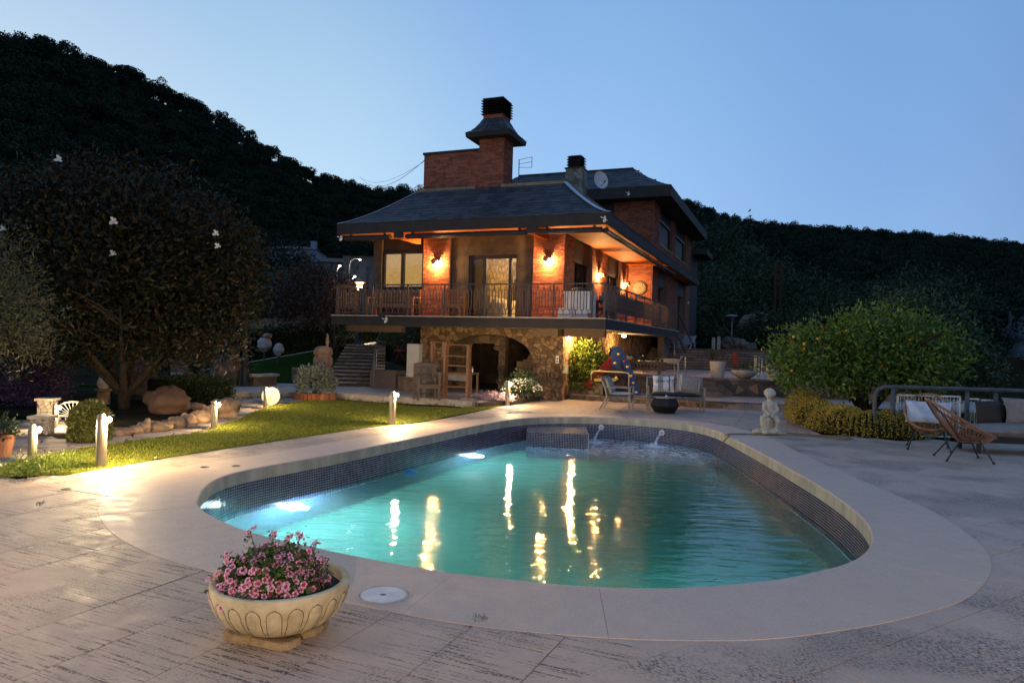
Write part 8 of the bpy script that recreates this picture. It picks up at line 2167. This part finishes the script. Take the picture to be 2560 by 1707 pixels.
nfl = 0; extra = []; more_fl = []
def put_flower(p, d, s_=1.0):
    global nfl
    q = Vector(d).to_track_quat('Z', 'Y').to_euler()
    if nfl >= 255:
        M4 = Matrix.LocRotScale(Vector(p), q, None)
        more_fl.append([M4 @ v.co for v in fms[nfl % 2].vertices]); nfl += 1; return
    o = inst('flower', fms[nfl % 2], p, q, (s_,) * 3, parent=plant); nfl += 1
heads = [h for h in heads if rg_.uniform() < .92]
heads.sort(key=lambda h: h[1] - h[2] * .6)
for h in heads:
    d = np.array(h) - np.array((-.07, 0, -.05)); d /= np.linalg.norm(d)
    for k in range(3):
        o_ = rg_.normal(size=3) * .016; dd = d + rg_.normal(size=3) * .35; put_flower(np.array(h) * 1.03 + o_, dd)
if more_fl:
    b = MB(); mi = []
    for vs in more_fl:
        b.add(vs, [tuple(p_.vertices) for p_ in fms[0].polygons]); mi += [p_.material_index for p_ in fms[0].polygons]
    o = b.build('rear_flowers', MT['petal_pink'], plant, fixn=False); o['kind'] = 'stuff'; o.data.materials.append(MT['petal_dark'])
    for p_, i in zip(o.data.polygons, mi): p_.material_index = i
sm_ = MB()
for (x, y, z, L) in ((-.17, .0, .20, .12), (-.06, .02, .21, .10), (.09, .02, .20, .11), (.16, .04, .16, .09), (.02, .03, .22, .08), (-.28, -.04, .10, .09), (.23, 0, .09, .08)):
    top = Vector((x * 1.12, y, z + L)); sm_.tube([(x * .7, y, z - .06), (x, y, z + L * .5), top], .0022, 4)
    for k in range(6):
        p = top + Vector(rg_.normal(size=3) * .014)
        b = MB(); q = Vector((rg_.normal() * .4, rg_.normal() * .4 - .5, 1)).to_track_quat('Z', 'Y').to_euler(); inst('flower', fms[1], p, q, (.8,) * 3, parent=plant)
    lp2 = np.array(top)[None] + rg_.normal(size=(30, 3)) * np.array((.016, .016, .03)) - np.array((0, 0, .035)); extra.append(leaf_verts(lp2, .02, .6, rg_, up=.5))
quads_obj('upper_leaves', np.concatenate(extra), bpy.data.materials['geranium_leaf'], plant); sm_.build('stems', bpy.data.materials['geranium_leaf'], plant)
# weeds in the joints
for i, (px, py) in enumerate(((100, 1267), (1200, 1556))):
    g = G(px, py); shrub('joint_weed', (g.x, g.y, 0), (.03, .03, .03), 40, .02, MT['leaf_box'], ('tiny weed in a paving joint on the far left', 'tiny weed in the joint outside the coping ring')[i], 'weed', .15, seed=100 + i, stem=False, up=1.2, cr=.012)
# unseen lamps placed outside the frame (their light crosses the near paving)
t = empty('bollard_lamp', (-4.9, 3.9, 0), 0, 'bollard lamp outside the left edge of the picture', 'bollard lamp', 'bollard lamps along the lawn')
b = MB(); b.tube([(0, 0, 0), (0, 0, .62)], .066, 20); b.build('post', MT['bol'], t); b = MB(); b.blob((.11, 0, .6), (.04, .04, .045), 1, 0, 14, 10); b.build('bulb', MT['bulb_warm'], t, smooth=True)
lamp('bollard_light', (.126, 0, .60), 220, (1.0, .70, .38), .035, t)
t = empty('unseen_lantern', (.6, -4.6, 0), 0, 'lantern on a post behind the viewpoint', 'lantern')
b = MB(); b.tube([(0, 0, 0), (0, 0, 2.35)], .05, 12); b.build('post', MT['dark'], t); b = MB(); b.lathe([(.10, 2.35), (.16, 2.6)], 6); b.build('lantern_glass', emis('unseen_lantern_glass', (1, .7, .35), 8), t); b = MB(); b.lathe([(.2, 2.6), (.03, 2.72), (.001, 2.74)], 12); b.build('lantern_roof', MT['dark'], t)
lamp('lantern_light', (0, 0, 2.48), 1700, (1.0, .68, .36), .08, t)
t = empty('unseen_lantern', (6.5, -3.2, 0), 0, 'unseen lantern added behind the viewpoint to warm the right deck', 'lantern')  # second lantern, added only to brighten and warm the right deck
b = MB(); b.tube([(0, 0, 0), (0, 0, 2.35)], .05, 12); b.build('post', MT['dark'], t); b = MB(); b.lathe([(.10, 2.35), (.16, 2.6)], 6); b.build('lantern_glass', bpy.data.materials['unseen_lantern_glass'], t); b = MB(); b.lathe([(.2, 2.6), (.03, 2.72), (.001, 2.74)], 12); b.build('lantern_roof', MT['dark'], t)
lamp('lantern_light', (0, 0, 2.48), 750, (1.0, .70, .42), .08, t)
